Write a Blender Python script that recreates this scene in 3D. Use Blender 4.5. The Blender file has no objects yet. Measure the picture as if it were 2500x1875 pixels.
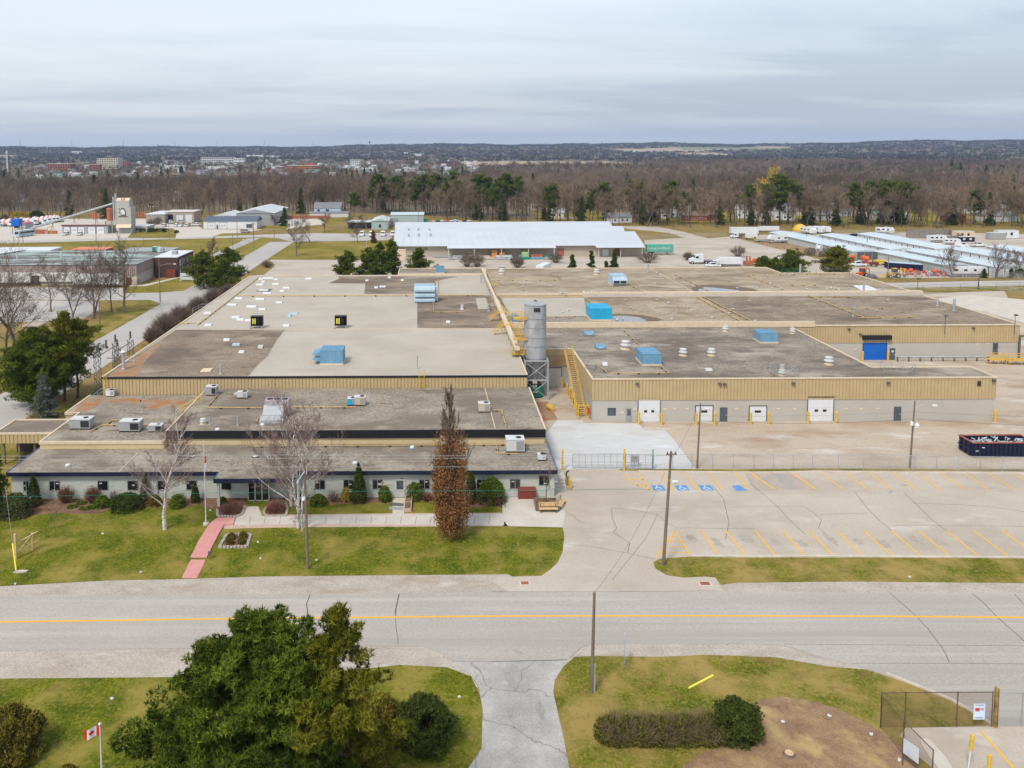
import bpy,math,random
import numpy as np
from mathutils import Vector,Matrix
R=math.radians
# ---------------------------------------------------------------- camera, sky, sun, exposure
scene=bpy.context.scene
FPX,PITCH,ROLL,HX,HY,CAMH=2000.0,R(4.5),R(0.25),1065.0,362.0,40.5
CX,CY=HX,HY+FPX*math.tan(PITCH)
FWD=Vector((0,math.cos(PITCH),-math.sin(PITCH)))
_u=Vector((0,math.sin(PITCH),math.cos(PITCH)));_r=Vector((1,0,0))
RGT=_r*math.cos(ROLL)-_u*math.sin(ROLL)
UPV=_u*math.cos(ROLL)+_r*math.sin(ROLL)
cam_d=bpy.data.cameras.new('camera');cam=bpy.data.objects.new('camera',cam_d)
scene.collection.objects.link(cam);scene.camera=cam
cam_d.sensor_fit='HORIZONTAL';cam_d.sensor_width=36;cam_d.lens=36*FPX/2500
cam_d.shift_x=(1250-CX)/2500;cam_d.shift_y=(CY-937.5)/2500
cam_d.clip_start=0.5;cam_d.clip_end=30000
cam.matrix_world=Matrix(((RGT.x,UPV.x,-FWD.x,0),(RGT.y,UPV.y,-FWD.y,0),(RGT.z,UPV.z,-FWD.z,CAMH),(0,0,0,1)))
scene.view_settings.view_transform='Standard';scene.view_settings.look='None'
scene.view_settings.gamma=1;scene.view_settings.exposure=0.20
scene.cycles.volume_bounces=0;scene.cycles.max_bounces=6;scene.cycles.transparent_max_bounces=24
SUN_EL,SUN_AZ=52,212 # azimuth clockwise from +Y: behind and a little left of the viewer
sd=bpy.data.lights.new('sun','SUN');sd.energy=2.3;sd.angle=R(11);sd.color=(1,.95,.87)
so=bpy.data.objects.new('sun',sd);scene.collection.objects.link(so)
_sv=Vector((math.sin(R(SUN_AZ))*math.cos(R(SUN_EL)),math.cos(R(SUN_AZ))*math.cos(R(SUN_EL)),math.sin(R(SUN_EL))))
so.rotation_euler=_sv.to_track_quat('Z','Y').to_euler();so.location=(0,0,200)
W=bpy.data.worlds.new('World');scene.world=W;W.use_nodes=True
def world():
 nt=W.node_tree;nt.nodes.clear();N=nt.nodes.new;L=nt.links.new
 def math_(op,a,b=None,c=None):
  n=N('ShaderNodeMath');n.operation=op
  for i,v in enumerate((a,b,c)):
   if v is None:continue
   if isinstance(v,(int,float)):n.inputs[i].default_value=v
   else:L(v,n.inputs[i])
  return n.outputs[0]
 sky=N('ShaderNodeTexSky');sky.sky_type='NISHITA';sky.sun_disc=False
 sky.sun_elevation=R(SUN_EL);sky.sun_rotation=R(SUN_AZ);sky.air_density=1.5;sky.dust_density=3
 b1=N('ShaderNodeBackground');b1.inputs[1].default_value=.05;L(sky.outputs[0],b1.inputs[0])
 tc=N('ShaderNodeTexCoord');sx=N('ShaderNodeSeparateXYZ');L(tc.outputs['Generated'],sx.inputs[0])
 z=math_('MAXIMUM',sx.outputs[2],0.0);zd=math_('ADD',z,0.07)
 u=math_('DIVIDE',sx.outputs[0],zd);v=math_('DIVIDE',sx.outputs[1],zd)
 cb=N('ShaderNodeCombineXYZ');L(math_('MULTIPLY',u,.5),cb.inputs[0]);L(math_('ADD',math_('MULTIPLY',v,.95),math_('MULTIPLY',u,-.1)),cb.inputs[1])
 n1=N('ShaderNodeTexNoise');n1.inputs['Scale'].default_value=.5;n1.inputs['Detail'].default_value=10;n1.inputs['Roughness'].default_value=.60;n1.inputs['Distortion'].default_value=.35
 L(cb.outputs[0],n1.inputs['Vector'])
 n2=N('ShaderNodeTexNoise');n2.inputs['Scale'].default_value=.16;n2.inputs['Detail'].default_value=3;L(cb.outputs[0],n2.inputs['Vector'])
 # light band high up on the left, darker bluish belt in the middle, paler towards the horizon
 left=math_('MULTIPLY',sx.outputs[0],-.32)
 hi=N('ShaderNodeMapRange');hi.inputs[1].default_value=.07;hi.inputs[2].default_value=.17;hi.inputs[3].default_value=-.03;hi.inputs[4].default_value=.24;hi.clamp=True
 L(sx.outputs[2],hi.inputs[0])
 s=math_('ADD',math_('ADD',math_('MULTIPLY',n1.outputs[0],1.0),math_('MULTIPLY',n2.outputs[0],.55)),math_('ADD',left,hi.outputs[0]))
 cr=N('ShaderNodeValToRGB');e=cr.color_ramp.elements
 e[0].position=.62;e[0].color=(.375,.45,.59,1);e[1].position=.98;e[1].color=(.68,.725,.81,1)
 m=cr.color_ramp.elements.new(.72);m.color=(.49,.56,.68,1)
 L(s,cr.inputs[0])
 hz=N('ShaderNodeMapRange');hz.inputs[1].default_value=0;hz.inputs[2].default_value=.05;hz.inputs[3].default_value=.8;hz.inputs[4].default_value=0
 L(sx.outputs[2],hz.inputs[0])
 mx=N('ShaderNodeMix');mx.data_type='RGBA';L(hz.outputs[0],mx.inputs[0]);L(cr.outputs[0],mx.inputs[6]);mx.inputs[7].default_value=(.66,.71,.79,1)
 st=N('ShaderNodeMapRange');st.inputs[1].default_value=.2;st.inputs[2].default_value=.9;st.inputs[3].default_value=.83;st.inputs[4].default_value=.60
 L(sx.outputs[2],st.inputs[0])
 b2=N('ShaderNodeBackground');L(mx.outputs[2],b2.inputs[0]);L(st.outputs[0],b2.inputs[1])
 ad=N('ShaderNodeAddShader');L(b1.outputs[0],ad.inputs[0]);L(b2.outputs[0],ad.inputs[1])
 o=N('ShaderNodeOutputWorld');L(ad.outputs[0],o.inputs[0])
world()

# ---------------------------------------------------------------- where a point of the photograph lies on the ground (or on a level z)
S6,S7=640/2212,700/2212
CR={'a1':(0,320,S6),'a2':(600,320,S6),'a3':(1200,320,S6),'a4':(1800,320,S7),'a5':(0,640,S6),'a6':(600,640,S6),'a7':(1200,640,S6),'a8':(1800,640,S7),
 'b1':(0,1000,S6),'b2':(600,1000,S6),'b3':(1200,1000,S6),'b4':(1800,1000,S7),'b5':(0,1400,S6),'b6':(600,1400,S6),'b7':(1200,1400,S6),'b8':(1800,1400,S7),
 'c1':(1180,700,320/1659),'c2':(0,450,320/2212),'c3':(0,560,480/2212),'c4':(2000,540,500/2212),'c6':(1550,540,500/2212),'c7':(0,340,1250/2212),'c8':(1250,340,1250/2212),
 'd1':(1820,560,320/2212),'d2':(2180,560,320/2212),'d3':(960,550,320/2212),'d4':(230,480,320/2212),'d5':(200,780,200/1659),'d7':(2150,1680,350/2212),'o':(0,0,1)}
def ray(k,x,y):
 o=CR[k];X=o[0]+x*o[2];Y=o[1]+y*o[2]
 return FWD*FPX+RGT*(X-CX)-UPV*(Y-CY)
def at(k,x,y,z=0.0):
 d=ray(k,x,y);t=(z-CAMH)/d.z
 return Vector((d.x*t,d.y*t,z))
def high(k,x,y,Y):
 d=ray(k,x,y);return CAMH+d.z*Y/d.y
def tall(k,b,t):
 p=at(k,*b);return p,high(k,t[0],t[1],p.y)
def pts(k,L,z=0.0):return[at(k,x,y,z)for x,y in L]

# ---------------------------------------------------------------- helpers
C=scene.collection
def tag(o,label,cat=None,group=None,kind=None):
 if label:o['label']=label
 if cat:o['category']=cat
 if group:o['group']=group
 if kind:o['kind']=kind
 return o
def thing(name,label,cat,loc=(0,0,0),rz=0.0,group=None):
 o=bpy.data.objects.new(name,None);C.objects.link(o);o.empty_display_size=.5
 o.location=loc;o.rotation_euler=(0,0,rz);return tag(o,label,cat,group)
def rooted(o):
 while o.parent:o=o.parent
 return o
class MB:
 def __init__(s):s.v=[];s.f=[];s.m=[]
 def box(s,x0,y0,z0,x1,y1,z1,mi=0):
  b=len(s.v);s.v+=[(x0,y0,z0),(x1,y0,z0),(x1,y1,z0),(x0,y1,z0),(x0,y0,z1),(x1,y0,z1),(x1,y1,z1),(x0,y1,z1)]
  for q in((0,3,2,1),(4,5,6,7),(0,1,5,4),(1,2,6,5),(2,3,7,6),(3,0,4,7)):s.f.append([b+i for i in q]);s.m.append(mi)
  return s
 def cbox(s,c,d,mi=0):return s.box(c[0]-d[0]/2,c[1]-d[1]/2,c[2],c[0]+d[0]/2,c[1]+d[1]/2,c[2]+d[2],mi)
 def face(s,P,mi=0):
  b=len(s.v);s.v+=[tuple(p)for p in P];s.f.append(list(range(b,b+len(P))));s.m.append(mi);return s
 def prism(s,P,z0,z1,mi=0): # P: flat outline counter-clockwise
  b=len(s.v);n=len(P);s.v+=[(p[0],p[1],z0)for p in P]+[(p[0],p[1],z1)for p in P]
  s.f.append([b+n+i for i in range(n)]);s.m.append(mi);s.f.append([b+n-1-i for i in range(n)]);s.m.append(mi)
  for i in range(n):j=(i+1)%n;s.f.append([b+i,b+j,b+n+j,b+n+i]);s.m.append(mi)
  return s
 def xprism(s,P,x0,x1,mi=0): # outline in (y,z), extruded along x
  b=len(s.v);n=len(P);s.v+=[(x0,p[0],p[1])for p in P]+[(x1,p[0],p[1])for p in P]
  s.f.append([b+n-1-i for i in range(n)]);s.m.append(mi);s.f.append([b+n+i for i in range(n)]);s.m.append(mi)
  for i in range(n):j=(i+1)%n;s.f.append([b+i,b+j,b+n+j,b+n+i]);s.m.append(mi)
  return s
 def tube(s,p,q,r0,r1=None,n=6,cap=True,mi=0):
  r1=r0 if r1 is None else r1;p=Vector(p);q=Vector(q);d=(q-p)
  if d.length<1e-6:return s
  d.normalize();a=d.orthogonal().normalized();c=d.cross(a);b=len(s.v)
  for o,r in((p,r0),(q,r1)):
   for i in range(n):
    t=2*math.pi*i/n;s.v.append(tuple(o+a*(r*math.cos(t))+c*(r*math.sin(t))))
  for i in range(n):j=(i+1)%n;s.f.append([b+i,b+j,b+n+j,b+n+i]);s.m.append(mi)
  if cap:s.f.append([b+n-1-i for i in range(n)]);s.m.append(mi);s.f.append([b+n+i for i in range(n)]);s.m.append(mi)
  return s
 def path(s,P,r,n=6,mi=0):
  for a,b in zip(P,P[1:]):s.tube(a,b,r,r,n,True,mi)
  return s
 def lathe(s,prof,c=(0,0,0),n=16,mi=0,axis='z'):
  b=len(s.v)
  for r,z in prof:
   for i in range(n):
    t=2*math.pi*i/n;x,y=r*math.cos(t),r*math.sin(t)
    s.v.append((c[0]+x,c[1]+y,c[2]+z)if axis=='z' else((c[0]+z,c[1]+x,c[2]+y)if axis=='x' else(c[0]+y,c[1]+z,c[2]+x)))
  for k in range(len(prof)-1):
   for i in range(n):
    j=(i+1)%n;s.f.append([b+k*n+i,b+k*n+j,b+(k+1)*n+j,b+(k+1)*n+i]);s.m.append(mi)
  s.f.append([b+n-1-i for i in range(n)]);s.m.append(mi)
  k=(len(prof)-1)*n;s.f.append([b+k+i for i in range(n)]);s.m.append(mi);return s
 def build(s,name,mats,parent=None,world=False,smooth=False,label=None,cat=None,group=None,kind=None):
  me=bpy.data.meshes.new(name);v=s.v
  if world and parent:
   l=rooted(parent).location;v=[(a-l.x,b_-l.y,c-l.z)for a,b_,c in v]
  me.from_pydata(v,[],s.f)
  for m in(mats if isinstance(mats,(list,tuple))else[mats]):me.materials.append(m)
  if any(s.m):me.polygons.foreach_set('material_index',s.m)
  if smooth:me.polygons.foreach_set('use_smooth',[True]*len(me.polygons))
  o=bpy.data.objects.new(name,me);C.objects.link(o)
  if parent:o.parent=parent
  return tag(o,label,cat,group,kind)
def copy_tree(o,parent=None):
 c=o.copy();C.objects.link(c);c.parent=parent
 for ch in list(o.children):copy_tree(ch,c)
 return c
def dup(o,loc,rz=0.0,label=None,group=None,sc=None):
 c=copy_tree(o);c.location=loc;c.rotation_euler=(0,0,rz)
 if label:c['label']=label
 if group:c['group']=group
 if sc:c.scale=(sc,sc,sc)if isinstance(sc,(int,float))else sc
 return c
class Reuse: # first placement moves the thing itself, later ones copy it
 def __init__(s,o):s.o=o;s.used=False
 def put(s,loc,rz=0.0,label=None,group=None,sc=None):
  if s.used:return dup(s.o,loc,rz,label,group,sc)
  s.used=True;s.o.location=loc;s.o.rotation_euler=(0,0,rz)
  if label:s.o['label']=label
  if group:s.o['group']=group
  if sc:s.o.scale=(sc,sc,sc)if isinstance(sc,(int,float))else sc
  return s.o
def tri_mesh(name,V,tint,mat,parent=None,per=3):
 n=len(V);me=bpy.data.meshes.new(name);me.vertices.add(n);me.vertices.foreach_set('co',np.asarray(V,dtype=np.float32).ravel())
 nf=n//per;me.loops.add(n);me.loops.foreach_set('vertex_index',np.arange(n,dtype=np.int32))
 me.polygons.add(nf);me.polygons.foreach_set('loop_start',np.arange(0,n,per,dtype=np.int32));me.polygons.foreach_set('loop_total',np.full(nf,per,dtype=np.int32))
 if tint is not None:
  a=me.attributes.new('tint','FLOAT','POINT');a.data.foreach_set('value',np.asarray(tint,dtype=np.float32))
 me.materials.append(mat);me.update(calc_edges=True)
 o=bpy.data.objects.new(name,me);C.objects.link(o)
 if parent:o.parent=parent
 return o

# ---------------------------------------------------------------- materials
def M(name,col,rough=.85,amt=.12,scale=.6,col2=None,metal=0.0,detail=5,bump=0.0,bscale=8.0,stretch=None,fac=(.35,.65),fine=0.0,fscale=12,trans=0.0,spec=.3,obj=False):
 m=bpy.data.materials.new(name);m.use_nodes=True;nt=m.node_tree;N=nt.nodes.new;L=nt.links.new
 p=nt.nodes['Principled BSDF'];p.inputs['Roughness'].default_value=rough;p.inputs['Metallic'].default_value=metal
 p.inputs['Specular IOR Level'].default_value=spec
 if obj:vec=N('ShaderNodeTexCoord').outputs['Object']
 else:vec=N('ShaderNodeNewGeometry').outputs['Position']
 if stretch:
  mp=N('ShaderNodeMapping');mp.inputs['Scale'].default_value=stretch;L(vec,mp.inputs[0]);vec=mp.outputs[0]
 n=N('ShaderNodeTexNoise');n.inputs['Scale'].default_value=scale;n.inputs['Detail'].default_value=detail;n.inputs['Roughness'].default_value=.6;L(vec,n.inputs['Vector'])
 r=N('ShaderNodeMapRange');r.inputs[1].default_value=fac[0];r.inputs[2].default_value=fac[1];L(n.outputs[0],r.inputs[0])
 if col2 is None:a=tuple(c*(1-amt)for c in col);b=tuple(min(1,c*(1+amt))for c in col)
 else:a,b=col,col2
 mx=N('ShaderNodeMix');mx.data_type='RGBA';L(r.outputs[0],mx.inputs[0]);mx.inputs[6].default_value=(*a,1);mx.inputs[7].default_value=(*b,1)
 out=mx.outputs[2]
 if fine:
  f=N('ShaderNodeTexNoise');f.inputs['Scale'].default_value=fscale;f.inputs['Detail'].default_value=3;L(vec,f.inputs['Vector'])
  fr=N('ShaderNodeMapRange');fr.inputs[1].default_value=.3;fr.inputs[2].default_value=.7;fr.inputs[3].default_value=1-fine;fr.inputs[4].default_value=1+fine;L(f.outputs[0],fr.inputs[0])
  vm=N('ShaderNodeVectorMath');vm.operation='SCALE';L(out,vm.inputs[0]);L(fr.outputs[0],vm.inputs['Scale']);out=vm.outputs[0]
 L(out,p.inputs['Base Color'])
 if bump:
  bn=N('ShaderNodeTexNoise');bn.inputs['Scale'].default_value=bscale;bn.inputs['Detail'].default_value=4;L(vec,bn.inputs['Vector'])
  bu=N('ShaderNodeBump');bu.inputs['Strength'].default_value=bump;bu.inputs['Distance'].default_value=.1;L(bn.outputs[0],bu.inputs['Height']);L(bu.outputs[0],p.inputs['Normal'])
 if trans:
  t=N('ShaderNodeBsdfTransparent');ms=N('ShaderNodeMixShader');ms.inputs[0].default_value=trans
  o=nt.nodes['Material Output'];L(p.outputs[0],ms.inputs[1]);L(t.outputs[0],ms.inputs[2]);L(ms.outputs[0],o.inputs[0])
 m.diffuse_color=(*col,1);return m
def layer(m,col,scale,lo,hi,stretch=None,seed=0.0,detail=5):
 """another patchy colour over a material: worn, stained or damp areas with a shape of their own"""
 nt=m.node_tree;N=nt.nodes.new;L=nt.links.new;p=nt.nodes['Principled BSDF'];src=p.inputs['Base Color'].links[0].from_socket
 g=N('ShaderNodeNewGeometry');mp=N('ShaderNodeMapping');mp.inputs['Location'].default_value=(seed,seed*.7,0);mp.inputs['Scale'].default_value=stretch or(1,1,1);L(g.outputs['Position'],mp.inputs[0])
 n=N('ShaderNodeTexNoise');n.inputs['Scale'].default_value=scale;n.inputs['Detail'].default_value=detail;n.inputs['Roughness'].default_value=.62;L(mp.outputs[0],n.inputs['Vector'])
 r=N('ShaderNodeMapRange');r.inputs[1].default_value=lo;r.inputs[2].default_value=hi;L(n.outputs[0],r.inputs[0])
 mx=N('ShaderNodeMix');mx.data_type='RGBA';L(r.outputs[0],mx.inputs[0]);L(src,mx.inputs[6]);mx.inputs[7].default_value=(*col,1);L(mx.outputs[2],p.inputs['Base Color'])
 return m
def cracks(m,col,scale,width,seed=0.0,amt=.7,stretch=(1,1,1)):
 nt=m.node_tree;N=nt.nodes.new;L=nt.links.new;p=nt.nodes['Principled BSDF'];src=p.inputs['Base Color'].links[0].from_socket
 g=N('ShaderNodeNewGeometry');mp=N('ShaderNodeMapping');mp.inputs['Location'].default_value=(seed,seed,0);mp.inputs['Scale'].default_value=stretch;L(g.outputs['Position'],mp.inputs[0])
 n=N('ShaderNodeTexNoise');n.inputs['Scale'].default_value=.25;n.inputs['Detail'].default_value=5;L(mp.outputs[0],n.inputs['Vector'])
 ad=N('ShaderNodeVectorMath');ad.operation='MULTIPLY_ADD';L(n.outputs[1],ad.inputs[0]);ad.inputs[1].default_value=(5,5,5);L(mp.outputs[0],ad.inputs[2])
 v=N('ShaderNodeTexVoronoi');v.feature='DISTANCE_TO_EDGE';v.inputs['Scale'].default_value=scale;L(ad.outputs[0],v.inputs['Vector'])
 r=N('ShaderNodeMapRange');r.inputs[1].default_value=0;r.inputs[2].default_value=width;r.inputs[3].default_value=amt;r.inputs[4].default_value=0;L(v.outputs['Distance'],r.inputs[0])
 mx=N('ShaderNodeMix');mx.data_type='RGBA';L(r.outputs[0],mx.inputs[0]);L(src,mx.inputs[6]);mx.inputs[7].default_value=(*col,1);L(mx.outputs[2],p.inputs['Base Color'])
 return m
def leafmat(name,dark,light,rough=.9,rand=0.0,rcol=None,spec=.1):
 m=bpy.data.materials.new(name);m.use_nodes=True;nt=m.node_tree;N=nt.nodes.new;L=nt.links.new
 p=nt.nodes['Principled BSDF'];p.inputs['Roughness'].default_value=rough;p.inputs['Specular IOR Level'].default_value=spec
 a=N('ShaderNodeAttribute');a.attribute_name='tint';mx=N('ShaderNodeMix');mx.data_type='RGBA';L(a.outputs['Fac'],mx.inputs[0])
 mx.inputs[6].default_value=(*dark,1);mx.inputs[7].default_value=(*light,1);out=mx.outputs[2]
 if rand:
  oi=N('ShaderNodeObjectInfo');m2=N('ShaderNodeMix');m2.data_type='RGBA';mr=N('ShaderNodeMath');mr.operation='MULTIPLY';mr.inputs[1].default_value=rand
  L(oi.outputs['Random'],mr.inputs[0]);L(mr.outputs[0],m2.inputs[0]);L(out,m2.inputs[6]);m2.inputs[7].default_value=(*rcol,1);out=m2.outputs[2]
 L(out,p.inputs['Base Color']);m.diffuse_color=(*light,1);return m
m_asph=cracks(layer(layer(M('worn_asphalt',(.43,.37,.30),.93,scale=.08,col2=(.50,.435,.36),detail=10,fine=.09,fscale=6),(.37,.315,.25),.06,.48,.66,(1,1.6,1),3,10),(.56,.53,.48),.12,.58,.75,(1,2,1),11),(.30,.25,.205),.035,.003,2,.22)
m_yard=layer(layer(layer(M('stained_yard_asphalt',(.43,.35,.265),.93,scale=.1,col2=(.49,.415,.33),detail=10,fine=.13,fscale=4),(.33,.235,.155),.07,.50,.68,(1,2.2,1),5,8),(.60,.58,.54),.09,.57,.72,(1,2.6,1),21,9),(.30,.235,.18),.25,.62,.75,(1,3,1),8,7)
m_road=layer(layer(M('road_asphalt',(.375,.34,.30),.92,scale=.06,col2=(.435,.395,.35),detail=9,fine=.12,fscale=5),(.345,.315,.28),.16,.46,.7,(.04,2.4,1),4,4),(.50,.46,.41),.3,.55,.8,(.05,2.0,1),9,4)
m_dark_drive=cracks(layer(layer(M('old_grey_asphalt',(.30,.285,.26),.93,scale=.25,col2=(.46,.435,.40),detail=10,fine=.14,fscale=7),(.17,.16,.15),.3,.56,.74,(1.5,.5,1),6,9),(.5,.48,.44),.5,.6,.8,(1,1,1),16,9),(.13,.12,.11),.16,.012,4,.7)
m_backroad=M('back_street_asphalt',(.38,.36,.335),.92,scale=.04,col2=(.46,.43,.395),detail=7,fine=.05,fscale=2)
m_conc=layer(layer(M('new_concrete',(.50,.50,.49),.85,scale=.15,col2=(.57,.575,.57),detail=8,stretch=(1,1.8,1)),(.44,.42,.38),.12,.55,.8,(1,2.5,1),9,8),(.62,.64,.66),.2,.56,.7,(1,3,1),2,9)
m_concl=M('pale_concrete',(.50,.45,.385),.9,scale=.5,col2=(.58,.53,.46),detail=6,fine=.05)
m_kerb=M('kerb_concrete',(.50,.435,.35),.9,scale=.7,col2=(.62,.56,.48),fine=.1)
m_shoulder=layer(layer(M('gravel_shoulder',(.375,.325,.27),.95,scale=.5,col2=(.465,.41,.35),detail=11,stretch=(.6,1.1,1),fine=.22,fscale=9,bump=.5),(.34,.25,.17),.22,.55,.75,(.5,1.3,1),3,10),(.56,.51,.45),.5,.58,.75,(.5,1.2,1),13,10)
def grass(name,g1,g2,tan,brown,s=1.0,tlo=.46,thi=.66,blo=.58):
 m=M(name,g1,.95,scale=.35*s,col2=g2,detail=8,fine=.42,fscale=5.5*s,bump=.6,bscale=6,spec=.1)
 layer(m,tan,.22*s,tlo,thi,None,5,10);layer(m,brown,.6*s,blo,.75,None,15,9)
 layer(m,tuple(c*1.1 for c in tan),3.4*s,.52,.75,(1,.8,1),31,9);layer(m,tuple(c*.8 for c in g1),1.3*s,.56,.8,(1,1,1),41,9)
 return m
m_lawn=grass('front_lawn_grass',(.060,.088,.004),(.14,.15,.008),(.27,.215,.05),(.20,.14,.035))
m_lawn2=grass('dry_verge_grass',(.085,.105,.008),(.17,.16,.018),(.31,.225,.07),(.20,.13,.045),tlo=.42,thi=.60,blo=.54)
m_field=grass('field_grass',(.135,.125,.015),(.21,.175,.025),(.29,.215,.055),(.23,.155,.05),s=.25,tlo=.42)
m_brownfield=grass('dormant_brown_grass',(.20,.145,.045),(.24,.18,.05),(.29,.20,.08),(.18,.10,.04),s=.2,tlo=.42)
m_ground=layer(layer(M('distant_land',(.135,.105,.065),.95,scale=.01,col2=(.19,.15,.085),detail=9,fine=.15,fscale=.3),(.10,.078,.06),.004,.45,.6,None,3,9),(.30,.25,.17),.0016,.62,.68,(1,.5,1),8,4)
m_dirt=layer(M('bare_dirt',(.20,.12,.068),.95,scale=.5,col2=(.33,.215,.12),detail=10,fine=.2,fscale=9,bump=.6),(.42,.30,.13),.35,.50,.66,None,4,11)
m_mulch=M('leaf_mulch',(.13,.065,.038),.95,scale=1.2,col2=(.26,.155,.095),detail=9,fine=.28,fscale=12,bump=.8)
m_pinkgravel=M('pinkish_gravel',(.46,.33,.25),.95,scale=2,col2=(.55,.42,.33),detail=8,fine=.15,fscale=10)
m_red=layer(M('painted_red_path',(.56,.25,.225),.85,scale=.9,col2=(.64,.31,.275),detail=7,fine=.06),(.50,.36,.32),.8,.62,.75,None,3,8)
m_yellow=layer(M('yellow_paint',(.80,.42,.03),.8,scale=3,col2=(.74,.40,.05),detail=6),(.5,.38,.24),1.6,.66,.80,None,2,8)
m_yelsteel=M('yellow_painted_steel',(.64,.41,.06),.55,scale=3,amt=.12)
m_yelpl=M('bright_yellow_plastic',(.86,.78,.10),.5,amt=.05)
m_blue=layer(M('blue_paint',(.07,.23,.52),.8,scale=4,col2=(.11,.30,.58)),(.4,.38,.36),1.8,.6,.7,None,2,8)
m_whitep=M('white_paint',(.66,.65,.60),.7,amt=.06,scale=2)
m_tar=M('tar_line',(.10,.095,.09),.8,amt=.2,scale=3)
def roofm(name,a,b,st,st2,pale,s=1.0,seed=0.0):
 m=M(name,a,.95,scale=.14*s,col2=b,detail=12,fine=.34,fscale=3.2,bump=.3,bscale=5,fac=(.38,.62))
 layer(m,st,.07*s,.48,.60,(1,1.7,1),seed+3,10);layer(m,st2,.3*s,.57,.68,(1,2.4,1),seed+9,11);layer(m,pale,.11*s,.54,.66,(1,1.7,1),seed+17,11);return m
m_roof_grey=roofm('grey_gravel_roof',(.245,.205,.16),(.315,.27,.21),(.185,.15,.115),(.155,.125,.095),(.36,.315,.245))
m_roof_w1=roofm('weathered_gravel_roof',(.215,.18,.145),(.285,.24,.19),(.15,.125,.10),(.125,.105,.088),(.37,.32,.26),seed=31)
m_roof_tan=roofm('tan_gravel_roof',(.31,.245,.165),(.38,.31,.215),(.235,.18,.115),(.205,.155,.10),(.43,.365,.27),seed=13)
m_roof_dk=roofm('brown_gravel_roof',(.215,.165,.115),(.28,.22,.16),(.15,.115,.085),(.13,.10,.078),(.35,.29,.215),seed=57)
m_roof_lt=layer(M('pale_membrane_roof',(.405,.36,.295),.9,scale=.12,col2=(.465,.415,.345),detail=12,fine=.10,fscale=3.5),(.385,.33,.26),.1,.52,.72,(1,2,1),3,9)
m_rust=layer(M('rusty_gravel',(.27,.185,.115),.95,scale=.8,col2=(.34,.25,.17),detail=9,fine=.15),(.36,.15,.05),.5,.46,.62,None,3,8)
m_pond=M('puddle',(.22,.21,.22),.12,amt=.1,spec=.6);m_damp=M('damp_gravel',(.16,.115,.075),.8,amt=.15,scale=2)
m_tan=M('tan_siding',(.47,.36,.20),.55,amt=.05,scale=.5);m_tandk=M('tan_siding_groove_shade',(.385,.285,.145),.6,amt=.05)  # groove tan is darkened: the shade inside the ribs put into the colour
m_tan2=M('beige_metal_siding',(.57,.46,.27),.5,amt=.04,scale=.5)
m_coping=M('cream_metal_coping',(.64,.52,.37),.6,amt=.08,scale=2)
m_greywall=layer(M('painted_grey_block',(.43,.405,.365),.85,scale=.3,col2=(.46,.435,.39),bump=.1,bscale=3),(.36,.31,.25),.25,.62,.8,(1,1,2.5),3,7)
m_officewall=M('painted_office_block',(.44,.46,.42),.85,scale=.4,col2=(.50,.52,.47),detail=5)
m_black=M('black_metal',(.010,.011,.015),.45,amt=.1,spec=.4);m_navy=M('navy_metal',(.012,.016,.045),.45,amt=.15)
m_trimblue=M('blue_edge_trim',(.03,.12,.28),.5,amt=.15,scale=3)
m_glass=M('window_glass',(.015,.02,.02),.08,amt=.4,scale=1.5,spec=.6);m_glassb=M('bluish_glass',(.06,.08,.10),.1,amt=.4,scale=1,spec=.6)
m_frame=M('grey_window_frame',(.30,.32,.32),.6);m_alum=M('aluminium_frame',(.55,.56,.56),.4,metal=.3)
m_doorwhite=M('white_overhead_door',(.66,.68,.70),.5,amt=.03,scale=1);m_doorgrey=M('dark_grey_door',(.085,.10,.12),.5);m_doorblue=M('bright_blue_door',(.008,.12,.52),.45,amt=.06)
m_galv=layer(M('galvanised_steel',(.34,.355,.37),.55,scale=1.0,col2=(.46,.48,.50),metal=.2,stretch=(1,1,.35),detail=7),(.27,.22,.18),.9,.55,.72,(1,1,.25),4,9)
m_hvac=M('grey_unit_metal',(.34,.345,.35),.5,amt=.08,scale=2);m_hvacw=M('pale_unit_metal',(.58,.585,.57),.5,amt=.06,scale=2);m_dark=M('dark_grille',(.03,.03,.032),.6);m_hvacb=M('beige_unit_metal',(.50,.42,.34),.6,amt=.08)
m_blueu=layer(M('blue_painted_unit',(.13,.28,.42),.5,scale=1.5,col2=(.17,.34,.48),stretch=(1,1,.3)),(.30,.38,.44),1.4,.60,.74,(1,1,.25),2,7)
m_blueb=M('bright_blue_unit',(.02,.36,.60),.45,amt=.08,scale=1);m_bluep=M('pale_blue_unit',(.40,.52,.60),.5,amt=.08,scale=1)
m_white=M('white_enamel',(.66,.68,.70),.4,amt=.04);m_pipe=M('painted_yellow_pipe',(.52,.36,.13),.7,amt=.2,scale=2);m_block=M('black_pipe_support',(.03,.028,.025),.8)
m_wood=layer(M('weathered_pole_wood',(.15,.115,.085),.9,scale=1.5,col2=(.23,.185,.14),stretch=(4,4,.3),detail=7),(.10,.08,.06),1.2,.55,.75,(3,3,.4),2);m_wood2=M('fresh_timber',(.62,.43,.22),.8,scale=2,amt=.12)
m_grey=M('mid_grey_metal',(.30,.31,.32),.5,amt=.08);m_greyd=M('dark_grey_metal',(.10,.105,.11),.5,amt=.1);m_rubber=M('black_rubber',(.02,.02,.022),.85)
m_mesh=M('chain_link_mesh',(.40,.41,.40),.6,trans=.80);m_meshbr=M('rusty_chain_link_mesh',(.16,.10,.06),.8,trans=.72);m_meshgr=M('green_chain_link_mesh',(.14,.24,.19),.7,trans=.55)
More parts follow.
